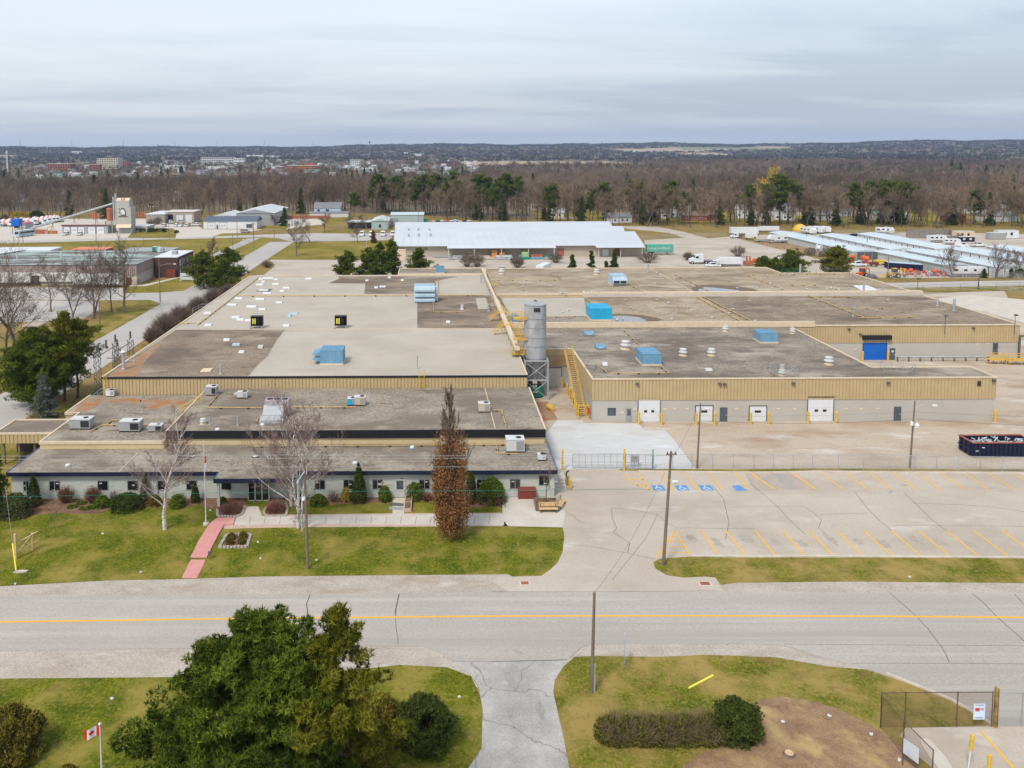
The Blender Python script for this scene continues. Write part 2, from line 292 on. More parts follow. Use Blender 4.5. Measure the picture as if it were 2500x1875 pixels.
m_greenp=M('green_enamel',(.015,.22,.16),.5,amt=.12);m_maroon=M('maroon_box',(.18,.045,.03),.6);m_orange=M('orange_paint',(.62,.12,.03),.55,amt=.15,scale=2)
m_redp=M('red_paint',(.55,.03,.02),.5);m_reddk=layer(M('rusty_red_metal',(.30,.09,.05),.8,scale=1,col2=(.42,.15,.085)),(.5,.40,.34),.6,.58,.75,(1,1,.3),3)
m_brick=M('red_brick',(.30,.115,.07),.9,amt=.15,scale=1);m_brickd=M('dark_brown_brick',(.085,.05,.045),.9,amt=.12)
m_stone=M('edging_stone',(.40,.37,.32),.9,amt=.2,scale=4)
m_bark=M('grey_brown_bark',(.155,.125,.10),.9,amt=.25,scale=3);m_birch=layer(M('birch_bark',(.66,.62,.60),.8,amt=.15,scale=3),(.09,.07,.06),3.0,.56,.66,(.6,.6,2.5),3)
m_barkp=M('pine_bark',(.13,.085,.06),.9,amt=.3,scale=3)
m_twig=leafmat('twigs',(.105,.078,.066),(.20,.16,.135),rand=.5,rcol=(.23,.17,.125))
m_twigbirch=leafmat('birch_twigs',(.13,.08,.075),(.36,.27,.25));m_twigoak=leafmat('oak_twigs',(.10,.07,.05),(.22,.15,.11))
m_oakleaf=leafmat('dry_oak_leaves',(.10,.045,.018),(.37,.185,.075));m_pine=leafmat('pine_needles',(.016,.034,.004),(.20,.25,.026));m_pineyel=leafmat('yellowish_pine_needles',(.035,.042,.005),(.27,.265,.024))
m_spruce=leafmat('spruce_needles',(.020,.038,.012),(.11,.145,.028),rand=.35,rcol=(.10,.11,.03));m_bspruce=leafmat('blue_spruce_needles',(.05,.062,.045),(.27,.30,.235));m_cedar=leafmat('cedar_foliage',(.025,.042,.008),(.10,.125,.022))
m_cedaryel=leafmat('bronzed_cedar_foliage',(.055,.05,.008),(.25,.20,.03));m_bush=leafmat('clipped_bush_leaves',(.05,.085,.010),(.16,.21,.028));m_redtwig=leafmat('red_brown_twigs',(.13,.055,.04),(.26,.13,.095));m_goldtwig=leafmat('golden_twigs',(.30,.19,.03),(.52,.36,.07))
m_junip=leafmat('juniper_foliage',(.05,.065,.022),(.15,.165,.06))
m_wpine=leafmat('white_pine_needles',(.035,.06,.010),(.17,.22,.035),rand=.35,rcol=(.10,.13,.035))

# ---------------------------------------------------------------- plants
def unit(rng,n):
 d=rng.normal(size=(n,3));return d/np.linalg.norm(d,axis=1,keepdims=True)
def tufts(cent,rng,per,ln,wd,up=.3,tint=None,jit=0.0):
 n=len(cent);c=np.repeat(cent,per,axis=0);d=unit(rng,n*per);d[:,2]+=up;d/=np.linalg.norm(d,axis=1,keepdims=True)
 s=np.cross(d,unit(rng,n*per));s/=np.linalg.norm(s,axis=1,keepdims=True)+1e-9
 l=ln*(.6+.8*rng.random((n*per,1)));w=wd*(.6+.8*rng.random((n*per,1)))
 V=np.empty((n*per,3,3));V[:,0]=c-s*w;V[:,1]=c+s*w;V[:,2]=c+d*l
 t=np.repeat(tint if tint is not None else rng.random(n),per)+rng.normal(0,.08+jit,n*per)
 return V.reshape(-1,3),np.repeat(np.clip(t,0,1),3)
def clumps(C_,rad,rng,k,flat=.6,tint=None):
 n=len(C_);c=np.repeat(C_,k,axis=0);r=np.repeat(rad,k)[:,None]
 d=unit(rng,n*k)*(.55+.45*rng.random((n*k,1)));d[:,2]*=flat
 t=np.repeat(tint if tint is not None else np.clip(rng.normal(.42,.17,n),0,1),k)+rng.normal(0,.16,n*k)
 return c+d*r,np.clip(t,0,1)
def conifer(name,seed,h,r,loc,label=None,cat='tree',group=None,base=.15,shape='pine',limbs=60,cr=.7,k=14,per=5,ln=.3,wd=.05,mat=None,trunks=1,trunk_r=.22,irr=.35,ptop=.62):
 rng=np.random.default_rng(seed);t=thing(name,label,cat,loc,0,group);mb=MB();lm=MB();CC=[];RR=[]
 for q in range(trunks):
  off=Vector((rng.normal(0,.5)*(trunks>1),rng.normal(0,.5)*(trunks>1),0));hh=h*(1 if q==0 else.85+.1*rng.random())
  lean=Vector((rng.normal(0,.02),rng.normal(0,.02),1));P=[off+lean*(hh*f)+Vector((rng.normal(0,.08),rng.normal(0,.08),0))for f in np.linspace(0,1,7)]
  for i in range(6):mb.tube(P[i],P[i+1],trunk_r*(1-i/6.2),trunk_r*(1-(i+1)/6.2),7,False)
  nl=limbs//trunks
  for i in range(nl):
   f=base+(1-base)*((i+rng.random())/nl)**.9
   if shape=='pine':rr=r*(min(1,(1-f)/(1-base)*1.9)**ptop)*(.35+.65*min(1,(f-base+.12)/.3))
   elif shape=='spruce':rr=r*((1-f)/(1-base))**.85
   else:rr=r*math.sqrt(max(0,1-((f-base)/(1-base)*2-1)**2))
   rr*=1+rng.normal(0,irr);rr=max(.15*r*(1-f)+.15,rr);az=rng.random()*2*math.pi+q
   o=off+lean*(hh*f);tilt=(.22 if shape=='pine' else-.22)+rng.normal(0,.12);tip=o+Vector((math.cos(az)*rr,math.sin(az)*rr,rr*tilt))
   lm.tube(o,o+(tip-o)*.9,max(.012,trunk_r*.28*(1-f)+.012),.008,4,False)
   m=max(2,int(rr/(cr*.75))+1)
   for j in range(m):
    g=.3+.72*(j+rng.random()*.6)/m;p=o+(tip-o)*g+Vector(rng.normal(0,cr*.3,3));CC.append(p);RR.append(cr*(.65+.5*rng.random())*(1.12-.4*f))
  CC.append(off+lean*(hh*1.0));RR.append(cr*.4);CC.append(off+lean*(hh*.95));RR.append(cr*.55)
 c,tt=clumps(np.array(CC),np.array(RR),rng,k,.62 if shape=='pine' else.5)
 V,T=tufts(c,rng,per,ln,wd,.45 if shape=='pine' else.0,tt)
 mb.build('trunk',m_barkp,t);lm.build('limb',m_barkp,t);tri_mesh('crown',V,T,mat or m_pine,t);return t
def bare_tree(name,seed,h,loc,label=None,group=None,spread=.5,trunk_r=.22,fork=.25,n1=11,n2=6,n3=6,n4=5,tw=.012,mat=None,bark=None,up=.35,stems=1,curve=.25,col=False,cat='tree',leaves=None,twl=.9):
 rng=np.random.default_rng(seed);t=thing(name,label,cat,loc,0,group);tr=MB();S=[];D=[[],[],[]]
 def seg(p,d,L_,r,lv,n=4):
  P=[p];step=L_/n
  for i in range(n):
   d=(d+Vector(rng.normal(0,curve*.35,3))+Vector((0,0,.06 if lv else 0))).normalized();p=p+d*step;P.append(p)
  for i in range(n):
   a,b=r*(1-.8*i/n),r*(1-.8*(i+1)/n)
   if lv<=1:tr.tube(P[i],P[i+1],max(a,.014),max(b,.01),6 if lv==0 else 4,False)
   else:S.append((P[i],P[i+1],max(a,tw),max(b,tw*.5),lv))
  return P
 def kids(P,L_,r,lv,cnt,ang,f0=.15):
  out=[]
  for i in range(cnt):
   f=f0+(1-f0)*(i+rng.random())/cnt;q=f*(len(P)-1);j=min(int(q),len(P)-2);o=P[j].lerp(P[j+1],q-j);ax=(P[j+1]-P[j]).normalized()
   s=Vector(rng.normal(0,1,3)).cross(ax).normalized();a=ang*(.75+.5*rng.random())
   d=(ax*math.cos(a)+s*math.sin(a)+Vector((0,0,up*.5))).normalized();out.append((o,d,L_*(.55+.6*rng.random())*(1.12-.45*f),r*(1-.6*f)))
  return out
 for q in range(stems):
  off=Vector((rng.normal(0,.25),rng.normal(0,.25),0))*(stems>1);lean=Vector((rng.normal(0,.05)+(.22*math.cos(q*2.3)if stems>1 else 0),rng.normal(0,.05)+(.22*math.sin(q*2.3)if stems>1 else 0),1)).normalized()
  P0=seg(off,lean,h*(.95 if not col else 1)*(1-.08*q),trunk_r*(1-.12*q),0,7)
  for(o,d,L1,r1)in kids(P0,h*spread,trunk_r*.55,1,n1,.95 if not col else.52,fork):
   if col:L1*=1.15-.75*o.z/h
   P1=seg(o,d,L1,r1*.62,1,4)
   for(o2,d2,L2,r2)in kids(P1,L1*.5,r1*.35,2,n2,.75 if not col else.3):
    P2=seg(o2,d2,L2,r2*.5,2,3)
    for(o3,d3,L3,r3)in kids(P2,L2*.55,.02,3,n3,.7 if not col else.35):
     P3=seg(o3,d3,L3,tw*1.3,3,2)
     if n4:
      for(o4,d4,L4,r4)in kids(P3,L3*.6*twl,.01,4,n4,.6):S.append((o4,o4+d4*L4,tw*.9,tw*.3,4))
 A=np.array([s[0]for s in S]);B=np.array([s[1]for s in S]);ra=np.array([s[2]for s in S])[:,None];rb=np.array([s[3]for s in S])[:,None];lv=np.array([s[4]for s in S])
 d=B-A;d/=np.linalg.norm(d,axis=1,keepdims=True)+1e-9;s_=np.cross(d,unit(rng,len(S)));s_/=np.linalg.norm(s_,axis=1,keepdims=True)+1e-9
 V=np.empty((len(S),4,3));V[:,0]=A-s_*ra;V[:,1]=A+s_*ra;V[:,2]=B+s_*rb;V[:,3]=B-s_*rb
 T=np.clip(rng.normal(.45,.2,len(S))+(4-lv)*.08,0,1)
 tr.build('trunk',bark or m_bark,t);tri_mesh('crown',V.reshape(-1,3),np.repeat(T,4),mat or m_twig,t,per=4)
 if leaves:
  m=(A[lv>=3]+B[lv>=3])/2;m=m[m[:,2]<h*leaves[0]];m=m[rng.random(len(m))<leaves[1]];m=m+rng.normal(0,.12,m.shape)
  V,T=tufts(m,rng,leaves[2],.13,.065,-.6,None,.1);tri_mesh('dry_leaves',V,T,m_oakleaf,t)
 return t
def shrub(name,seed,rx,ry,h,loc,label=None,cat='shrub',group=None,shape='dome',mat=None,k=900,per=4,ln=.16,wd=.05,stem=True,irr=.08,up=.5):
 rng=np.random.default_rng(seed);t=thing(name,label,cat,loc,0,group);n=k
 u=rng.random(n)*2*math.pi;z=rng.random(n)**.8
 if shape=='cone':rr=(1-z)**.75*(.75+.25*np.minimum(1,z*6))
 elif shape=='column':rr=np.sqrt(np.clip(1-(z*1.0)**4,0,1))*(.8+.2*np.minimum(1,z*5))
 elif shape=='box':rr=np.where(z>.86,1,1)
 else:rr=np.sqrt(np.clip(1-z**2.3,0,1))
 q=.72+.28*rng.random(n)**.4;top=rng.random(n)<(.35 if shape in('box','dome')else.05);q=np.where(top,rng.random(n)**.5,q)
 lump=1+irr*(np.sin(u*3+z*7+seed)+np.sin(u*5-z*11+seed*2)+rng.normal(0,.5,n))
 zz=np.where(top&(shape=='box'),.97,z);
 if shape=='dome':zz=np.where(top,np.sqrt(np.clip(1-(q*.9)**2.3,0,1)),z);rr=np.where(top,.9,rr)
 if shape=='box':
  e=np.maximum(np.abs(np.cos(u)),np.abs(np.sin(u)));X=np.cos(u)/e*rx*q*lump;Y=np.sin(u)/e*ry*q*lump
 else:X=np.cos(u)*rr*rx*q*lump;Y=np.sin(u)*rr*ry*q*lump
 Cn=np.stack([X,Y,zz*h*(1+.04*rng.normal(0,1,n))+.03],1)
 tc=.45+.22*np.sin(u*4+seed)*np.sin(z*9+seed)+rng.normal(0,.16,n)
 keep=(np.sin(Cn[:,0]*5/rx+seed)+np.sin(Cn[:,1]*5/ry+seed*2)+np.cos(Cn[:,2]*7/h+seed))>-1.7;Cn,tc=Cn[keep],tc[keep];Cn=Cn+rng.normal(0,.03*rx,Cn.shape);V,T=tufts(Cn,rng,per,ln,wd,up,np.clip(tc,0,1));st=MB()
 for i in range(4):a=i*1.6+seed;st.tube((0,0,0),(math.cos(a)*rx*.4,math.sin(a)*ry*.4,h*.75),.03,.012,4)
 st.build('stem',m_bark,t);tri_mesh('foliage',V,T,mat or m_cedar,t);return t
def twig_bush(name,seed,r,h,loc,label=None,group=None,mat=None,n=260,tw=.012,cat='shrub',branch=2):
 rng=np.random.default_rng(seed);t=thing(name,label,cat,loc,0,group);A=[];B=[];st=MB()
 for i in range(n):
  az=rng.random()*6.283;f=rng.random()**.5;tip=np.array([math.cos(az)*r*f,math.sin(az)*r*f,h*math.sqrt(max(.05,1-.75*f*f))*(.8+.25*rng.random())]);o=np.array([math.cos(az)*.15*r,math.sin(az)*.15*r,0]);mid=o*.4+tip*.5+rng.normal(0,.06*r,3)
  A+=[o,mid];B+=[mid,tip]
  for _ in range(branch):p=mid+(tip-mid)*rng.random();A.append(p);B.append(p+(tip-mid)*.45+rng.normal(0,.13*r,3))
 for i in range(5):a=i*1.3;st.tube((0,0,0),(math.cos(a)*r*.35,math.sin(a)*r*.35,h*.5),.03,.012,4)
 A=np.array(A);B=np.array(B);d=B-A;s_=np.cross(d,unit(rng,len(A)));s_/=np.linalg.norm(s_,axis=1,keepdims=True)+1e-9
 V=np.empty((len(A),4,3));V[:,0]=A-s_*tw;V[:,1]=A+s_*tw;V[:,2]=B+s_*tw*.4;V[:,3]=B-s_*tw*.4
 st.build('stem',m_bark,t);tri_mesh('twigs',V.reshape(-1,3),np.repeat(np.clip(rng.normal(.5,.22,len(A)),0,1),4),mat or m_redtwig,t,per=4);return t

# ---------------------------------------------------------------- ground, roads, lawns
def sheet(name,P,z,mat,kind='structure',label=None,cat=None):
 P=[Vector((p[0],p[1]))for p in P];mb=MB();mb.face([(p.x,p.y,z)for p in P]);o=mb.build(name,mat);tag(o,label,cat,None,kind);return o
def terrain_z(x,y):
 x=np.asarray(x,float);y=np.asarray(y,float)
 r=np.hypot(x,y);a=np.arctan2(x,y)
 s=np.clip((r-2800)/3600,0,1);s=s*s*(3-2*s)
 w=13*np.sin(a*9+1)+8*np.sin(a*23+2)+5*np.sin(a*51)+3.5*np.sin(a*117+1)+2.0*np.sin(a*251)
 w2=np.clip((a-.12)/.5,0,1)*18
 return s*(56+w*.55+w2*.8)+np.clip((r-650)/1500,0,1)*2.5*np.sin(x/310)*np.cos(y/270)-np.clip((r-7600)/1200,0,1)*60
def onland(k,x,y,r0=300.0):
 d=ray(k,x,y);d=d/math.hypot(d.x,d.y);r=r0
 while r<7600 and CAMH+d.z*r>float(terrain_z(d.x*r,d.y*r)):r*=1.004
 return Vector((d.x*r,d.y*r,float(terrain_z(d.x*r,d.y*r))))
def make_ground():
 rs=np.concatenate([[0.5],np.linspace(60,600,10),np.geomspace(700,9000,90)]);th=np.radians(np.concatenate([np.linspace(-55,60,460),np.linspace(64,301,60)]))
 n,m=len(rs),len(th);RR,TT=np.meshgrid(rs,th,indexing='ij');X=RR*np.sin(TT);Y=RR*np.cos(TT);Z=terrain_z(X,Y)
 V=np.stack([X,Y,Z],-1).reshape(-1,3);F=[]
 for i in range(n-1):
  for j in range(m):k=(j+1)%m;F.append((i*m+j,i*m+k,(i+1)*m+k,(i+1)*m+j))
 F.append(tuple(range(m))[::-1]);me=bpy.data.meshes.new('ground');me.from_pydata(V.tolist(),[],F);me.materials.append(m_ground);me.polygons.foreach_set('use_smooth',[True]*len(F))
 o=bpy.data.objects.new('ground',me);C.objects.link(o);o['kind']='structure'
make_ground()
Z1,Z2,Z3,Z4,Z5=.02,.03,.04,.05,.06
# wide grass under everything near, then the paved yards
sheet('grass_ground',[(-520,20),(380,20),(380,470),(180,432),(60,462),(-60,520),(-420,560)],.01,m_brownfield)
sheet('factory_yard',[(13,60),(13,100),(-20,130),(-20,236),(120,232),(175,190),(175,45),(13,45)],Z1,m_yard)
sheet('parking_lot',[at('o',1200,1420),at('b3',600,995),at('b3',95,985),at('b3',90,740),(13.7,92.6),(13.7,99.5),at('b3',640,508),at('b4',0,484),(170,97.2),(170,69.8),at('b4',2212,1145),at('b3',1680,1240),at('b3',1385,1262),at('b3',1395,1330),at('b3',1470,1395),at('b7',1890,30),at('b7',1930,110),at('b7',1960,172),at('b7',170,172)],Z2,m_asph)
sheet('concrete_apron',pts('b3',[(555,90),(765,92),(780,115),(1235,118),(1290,175),(1460,175),(1530,245),(1720,500),(640,506),(560,500),(452,210)][::-1]),Z2+.004,m_conc)
sheet('main_road',[at('o',-900,1474),at('o',-300,1465)]+pts('o',[(0,1459),(640,1451),(1240,1446),(1489,1445.5),(1800,1446),(2500,1449)])+[at('o',3400,1453)]+[at('o',3400,1875),at('o',2620,1875),at('b8',2212,1180),at('b8',1960,1180)]+pts('b8',[(1830,1090),(1640,985),(1330,850),(1000,740),(600,635),(420,575),(300,552)])+pts('o',[(1800,1573),(1446,1573)])+pts('b7',[(760,628),(640,730),(0,748)])+pts('b6',[(1740,745),(1640,670),(1500,622),(1000,613)])+pts('o',[(434,1584),(0,1589.5),(-300,1594),(-900,1602)]),Z3,m_road)
sheet('centre_line',pts('o',[(-600,1531),(0,1521.5),(640,1512.5),(1240,1507),(1700,1506),(2100,1507.5),(2500,1510.3),(3100,1515)][::-1])+pts('o',[(-600,1526),(0,1517.5),(640,1508.8),(1240,1503.3),(1700,1502.4),(2100,1503.6),(2500,1506.3),(3100,1511)]),Z3+.006,m_yellow)
def crack(k,L_,w=.05,z=Z3+.004,mat=None,name='tar_seam'):
 mb=MB();P=pts(k,L_)
 for a,b in zip(P,P[1:]):
  d=(b-a);
  if d.length<.01:continue
  s=Vector((-d.y,d.x,0)).normalized()*w/2;mb.face([(p.x,p.y,z)for p in(a-s,b-s,b+s,a+s)])
 return mb.build(name,mat or m_tar,kind='structure')
crack('b6',[(545,178),(525,230),(512,262),(522,320),(510,390),(490,470)],.09);crack('b6',[(1293,178),(1278,250),(1265,310),(1264,360)],.1);crack('b6',[(1264,380),(1270,480),(1283,540),(1286,605)],.045)
crack('b8',[(1170,145),(1270,235),(1390,342),(1470,430),(1575,570),(1610,630),(1635,690)],.06);crack('b8',[(1815,160),(1900,230),(2010,345),(2120,440),(2212,525)],.07);crack('b8',[(2140,162),(2212,245)],.05)
crack('b8',[(350,548),(800,552),(1300,556),(2212,562)],.035);crack('b8',[(880,697),(1300,697),(1700,697),(2212,702)],.04);crack('b7',[(0,748),(300,740),(600,735)],.05,Z3+.005);crack('b7',[(0,158),(1000,157),(1900,150)],.03)
crack('b3',[(1015,835),(1018,920),(1055,1000),(1030,1040),(1090,1080),(1165,1130),(1150,1210)],.05,Z2+.006);crack('b3',[(1860,640),(1960,760),(1985,880),(2005,960),(1980,1060),(1975,1100)],.05,Z2+.006)
crack('b3',[(1400,890),(1300,1090),(1180,1240),(1090,1350),(1020,1440)],.035,Z2+.006);crack('b3',[(1000,830),(1200,850),(1400,888),(1480,960),(1560,1000),(1900,1005),(2212,1010)],.04,Z2+.006)
crack('b3',[(640,870),(690,900),(740,950),(800,960)],.04,Z2+.006);crack('b3',[(700,680),(1000,670),(1300,662)],.03,Z2+.006);crack('b3',[(640,1140),(860,1160),(1130,1210),(1380,1265)],.04,Z2+.006)
crack('b4',[(100,570),(230,680),(330,770),(400,850),(470,915),(520,960)],.05,Z2+.006);crack('b4',[(520,750),(590,800),(650,855),(625,915),(700,970)],.04,Z2+.006);crack('b4',[(640,812),(840,805),(1010,800)],.035,Z2+.006)
crack('b4',[(910,640),(1000,760),(1100,860),(1190,935)],.05,Z2+.006);crack('b4',[(1290,650),(1390,740),(1500,850),(1620,940)],.05,Z2+.006);crack('b4',[(1340,722),(1700,735),(1960,752),(2212,790)],.04,Z2+.006);crack('b4',[(0,745),(520,752)],.035,Z2+.006);crack('b4',[(1200,895),(1700,895),(2212,905)],.03,Z2+.006)
# gravel shoulders
sheet('gravel_shoulder',pts('o',[(-900,1442),(-300,1437),(0,1432),(260,1418),(443,1414),(640,1408),(1240,1402),(1252,1424),(1262,1447),(1240,1448),(640,1453),(0,1461),(-300,1467),(-900,1476)][::-1]),Z1+.004,m_shoulder)
sheet('gravel_shoulder',pts('o',[(1745,1420),(1900,1421),(2500,1423),(3400,1427),(3400,1457),(2500,1451),(1780,1448)][::-1]),Z2+.004,m_shoulder)
sheet('gravel_shoulder',pts('o',[(-900,1600),(0,1587.5),(434,1582),(889,1576),(1034,1578)])+pts('b6',[(1500,618),(1640,668),(1742,743),(1830,800),(1900,870),(1960,960),(1900,1010),(1300,900)])+pts('o',[(889,1650),(405,1670),(0,1675),(-900,1680)]),Z2-.004,m_shoulder)
sheet('gravel_shoulder',pts('b7',[(760,630),(850,596),(1000,594),(2212,594)])+pts('b8',[(300,550),(600,632),(1000,740),(1330,850),(1640,985),(1300,900),(700,760),(0,660)])+pts('b7',[(1700,760),(900,740),(690,720),(590,800),(530,900),(515,1000),(560,1200),(500,1200),(470,1000),(500,880),(640,730)]),Z2-.004,m_shoulder)
# lawns
sheet('front_lawn',[at('o',-700,1444),at('o',-300,1436)]+pts('b5',[(0,108),(900,62),(1530,50),(2200,28)])+pts('b6',[(1100,18),(2212,10)])+pts('b3',[(180,1412),(420,1405),(500,1350),(560,1290),(600,1200),(615,1080),(602,996),(95,985)])+[(13,93),(-60,93),(-95,90),(-95,70)],Z2+.002,m_lawn)
sheet('verge_grass',pts('b3',[(1365,1290),(1385,1345),(1480,1400),(1620,1420),(1800,1412)])+pts('b7',[(1890,38),(1935,100)])+pts('b8',[(0,75),(900,65),(2212,78)])+[at('o',3400,1424),at('o',3400,1366)]+pts('b4',[(2212,1152),(1200,1144),(0,1143)])+pts('b3',[(1680,1244),(1420,1262)]),Z2+.008,m_lawn2)
sheet('near_lawn',pts('o',[(-900,1662),(0,1657.5),(405,1654),(700,1648),(889,1634),(976,1624),(1092,1630),(1150,1652)])+pts('b6',[(1940,950),(1975,1040),(1995,1150),(1990,1250),(1985,1480),(1880,1642)])+[at('o',1100,2100),at('o',900,2700),at('o',-1500,2700)],Z2,m_lawn)
sheet('near_lawn',pts('b7',[(700,706),(900,698),(1100,702),(1400,706),(1800,690),(2212,700)])+pts('b8',[(0,640),(300,650),(700,720),(1000,745),(1330,855),(1640,985),(1830,1090),(1950,1175),(1300,1195),(1250,1250),(1380,1400),(1500,1501)])+[at('o',2500,2300),at('o',1500,2500)]+pts('b7',[(690,1780),(655,1642),(610,1400),(565,1200),(520,1000),(535,900),(600,800)]),Z2+.003,m_lawn2)
sheet('entrance_drive',pts('b6',[(1742,746),(1830,800),(1905,870),(1965,960),(2000,1150),(1995,1300),(1990,1480),(1880,1642)])+[at('o',1100,2100),at('o',1500,2500)]+pts('b7',[(690,1780),(655,1642),(610,1400),(565,1200),(520,1000),(535,900),(600,800),(640,735),(0,748)]),Z2-.002,m_dark_drive)
sheet('dirt_mound_patch',pts('b8',[(60,1060),(180,980),(350,952),(560,985),(760,1040),(900,1110),(1080,1200),(1250,1330),(1420,1501),(900,1800),(0,1800),(-500,1560),(-300,1400),(-50,1300)]),Z2+.007,m_dirt)
# lower right lot with its island
sheet('gated_lot',pts('b8',[(1300,1195),(1960,1188),(2212,1185),(2700,1180)])+[at('o',3300,2300),at('o',2330,2050)]+pts('b8',[(1600,1600),(1270,1240)]),Z2+.012,m_asph)
isl=MB();isl.prism(pts('d7',[(600,830),(680,800),(770,830),(860,930),(1000,1090),(1090,1232),(1150,1330),(1000,1400),(760,1100),(650,930)][::-1]),.03,.14);isl.build('concrete_island',m_concl,kind='structure')
crack('d7',[(1530,660),(2050,1240),(2200,1420)],.17,Z2+.02,m_yellow,'parking_line')
# footpaths and beds in front of the office
sheet('footpath',pts('b1',[(1985,925),(2005,905),(2080,820),(2180,820),(2212,900)])+pts('b2',[(150,900),(2165,880),(2182,978),(540,968),(0,975)])+pts('b1',[(1965,975)]),Z3-.002,m_concl)
sheet('gravel_strip',pts('b2',[(0,972),(540,962),(2182,948),(2212,985),(540,995),(0,1003)])+pts('b1',[(1890,1010),(1885,980)]),Z3-.004,m_pinkgravel)
sheet('gravel_strip',pts('b2',[(330,905),(330,888),(1200,878),(2160,872),(2165,884),(540,900)][::-1]),Z3-.004,m_pinkgravel)
for x in(35,160,290,415,545,675,800,930,1058,1185,1310,1435,1560,1685,1805,1930,2055):crack('b2',[(x+6,905),(x-6,968)],.04,Z3+.002)
sheet('patio',pts('b3',[(95,985),(90,740),(540,740),(620,860),(602,996)][::-1]),Z2+.006,m_concl)
rp=MB()
P_=pts('b1',[(1835,922),(1985,922),(1968,978),(1890,978),(1845,1060),(1745,1255),(1608,1255),(1680,1110),(1770,970)]);rp.prism([(p.x,p.y)for p in P_][::-1],.03,.16)
P_=pts('b1',[(1610,1270),(1735,1270),(1690,1370),(1660,1425),(1532,1425),(1570,1350)]);rp.prism([(p.x,p.y)for p in P_][::-1],.02,.06);rp.build('red_path',m_red,kind='structure')
sheet('planting_bed',pts('b1',[(0,900),(0,760),(600,760),(1300,755),(1680,745),(1700,800),(1560,830),(1250,825),(960,830),(820,880),(700,885),(450,872),(240,900)]),Z2+.01,m_mulch)
sheet('planting_bed',pts('b1',[(1700,745),(2070,745),(2070,830),(2040,880),(1990,905),(1850,900),(1840,850),(1700,820)]),Z2+.009,m_mulch)
sheet('planting_bed',pts('b2',[(180,800),(200,745),(1220,735),(1200,775),(1020,790),(850,800),(560,808),(345,810),(350,870),(330,895),(180,900),(160,880)][::-1]),Z2+.009,m_mulch)
sheet('planting_bed',pts('b2',[(1380,770),(1400,735),(2160,725),(2165,810),(2100,815),(1890,830),(1700,790)][::-1]),Z2+.009,m_mulch)
sheet('entrance_walk',pts('b2',[(1240,748),(1345,748),(1335,895),(1238,895)][::-1]),Z3,m_concl);sheet('door_mat',pts('b2',[(1215,785),(1335,795),(1330,820),(1210,812)][::-1]),Z3+.006,m_greyd);sheet('door_mat',pts('b2',[(1212,820),(1330,826),(1325,852),(1208,845)][::-1]),Z3+.006,m_frame)
kb=MB()
for P in(pts('b1',[(1835,850),(1835,905),(1990,912),(2045,885),(2070,820)]),pts('b2',[(175,830),(150,880),(175,905),(340,902),(352,850),(340,800)])):
 for a,b in zip(P,P[1:]):
  m=int((b-a).length/.35)+1
  for i in range(m):c=a.lerp(b,(i+.5)/m);kb.cbox((c.x,c.y,.03),(.27,.2,.17))
kb.build('bed_edging',m_stone,kind='structure')
# parking kerbs and lines
k2=MB()
def kerb(mb,P,w=.2,h=.15):
 for a,b in zip(P,P[1:]):
  d=b-a;s=Vector((-d.y,d.x,0)).normalized()*w/2;mb.prism([(p.x,p.y)for p in(a-s,b-s,b+s,a+s)],.01,h)
kerb(k2,pts('b3',[(1240,525),(2212,535)])+pts('b4',[(600,484),(2212,498)])+[at('o',3200,1166)],.22);kerb(k2,pts('b3',[(1680,1240),(2212,1247)])+pts('b4',[(600,1136),(2212,1146)])+[at('o',3300,1366)],.25)
kerb(k2,pts('b8',[(1150,778),(1330,850),(1640,975),(1830,1082),(1960,1168)]),.22)
k2.build('kerb',m_kerb,kind='structure')
sheet('grass_strip',pts('b3',[(1080,515),(1240,518),(2212,528)])+pts('b4',[(600,470),(2212,478),(2212,462),(600,455)])+pts('b3',[(2212,505),(1080,505)]),Z2+.010,m_lawn2)
for x0,x1 in((140,295),(350,520),(555,742),(765,968),(975,1195),(1185,1418),(1395,1640),(1610,1862),(1825,2090),(2040,2320),(2255,2560),(-90,68)):crack('b4',[(x0,937),(x1,1133)],.17,Z2+.012,m_yellow,'parking_line')
crack('b3',[(1775,1028),(1905,1220)],.17,Z2+.012,m_yellow,'parking_line')
for x0,x1 in((650,815),(845,1000),(1020,1190),(1205,1375),(1385,1570),(1565,1755),(1750,1945),(1930,2140),(2115,2340),(420,610),(105,290)):crack('b4',[(x0,492),(x1,618)],.17 if x0>500 else.24,Z2+.012,m_yellow,'parking_line')
for x0,x1 in((1440,1530),(1635,1740),(1830,1945),(2060,2170),(1240,1330)):crack('b3',[(x0,540),(x1,680)],.17,Z2+.012,m_yellow,'parking_line')
crack('b3',[(1130,545),(1165,590),(1220,635),(1330,680)],.17,Z2+.012,m_yellow,'parking_line');crack('b3',[(1175,590),(1285,594)],.17,Z2+.012,m_yellow,'parking_line');crack('b3',[(1225,640),(1310,645)],.17,Z2+.012,m_yellow,'parking_line')
crack('b3',[(1548,1025),(1390,1258)],.14,Z2+.012,m_yellow,'parking_line');crack('b3',[(1550,1025),(1680,1238)],.14,Z2+.012,m_yellow,'parking_line')
for a,b,y in((1505,1575,1072),(1475,1600,1115),(1450,1630,1160),(1425,1660,1208)):crack('b3',[(a,y),(b,y)],.12,Z2+.014,m_yellow,'parking_line')
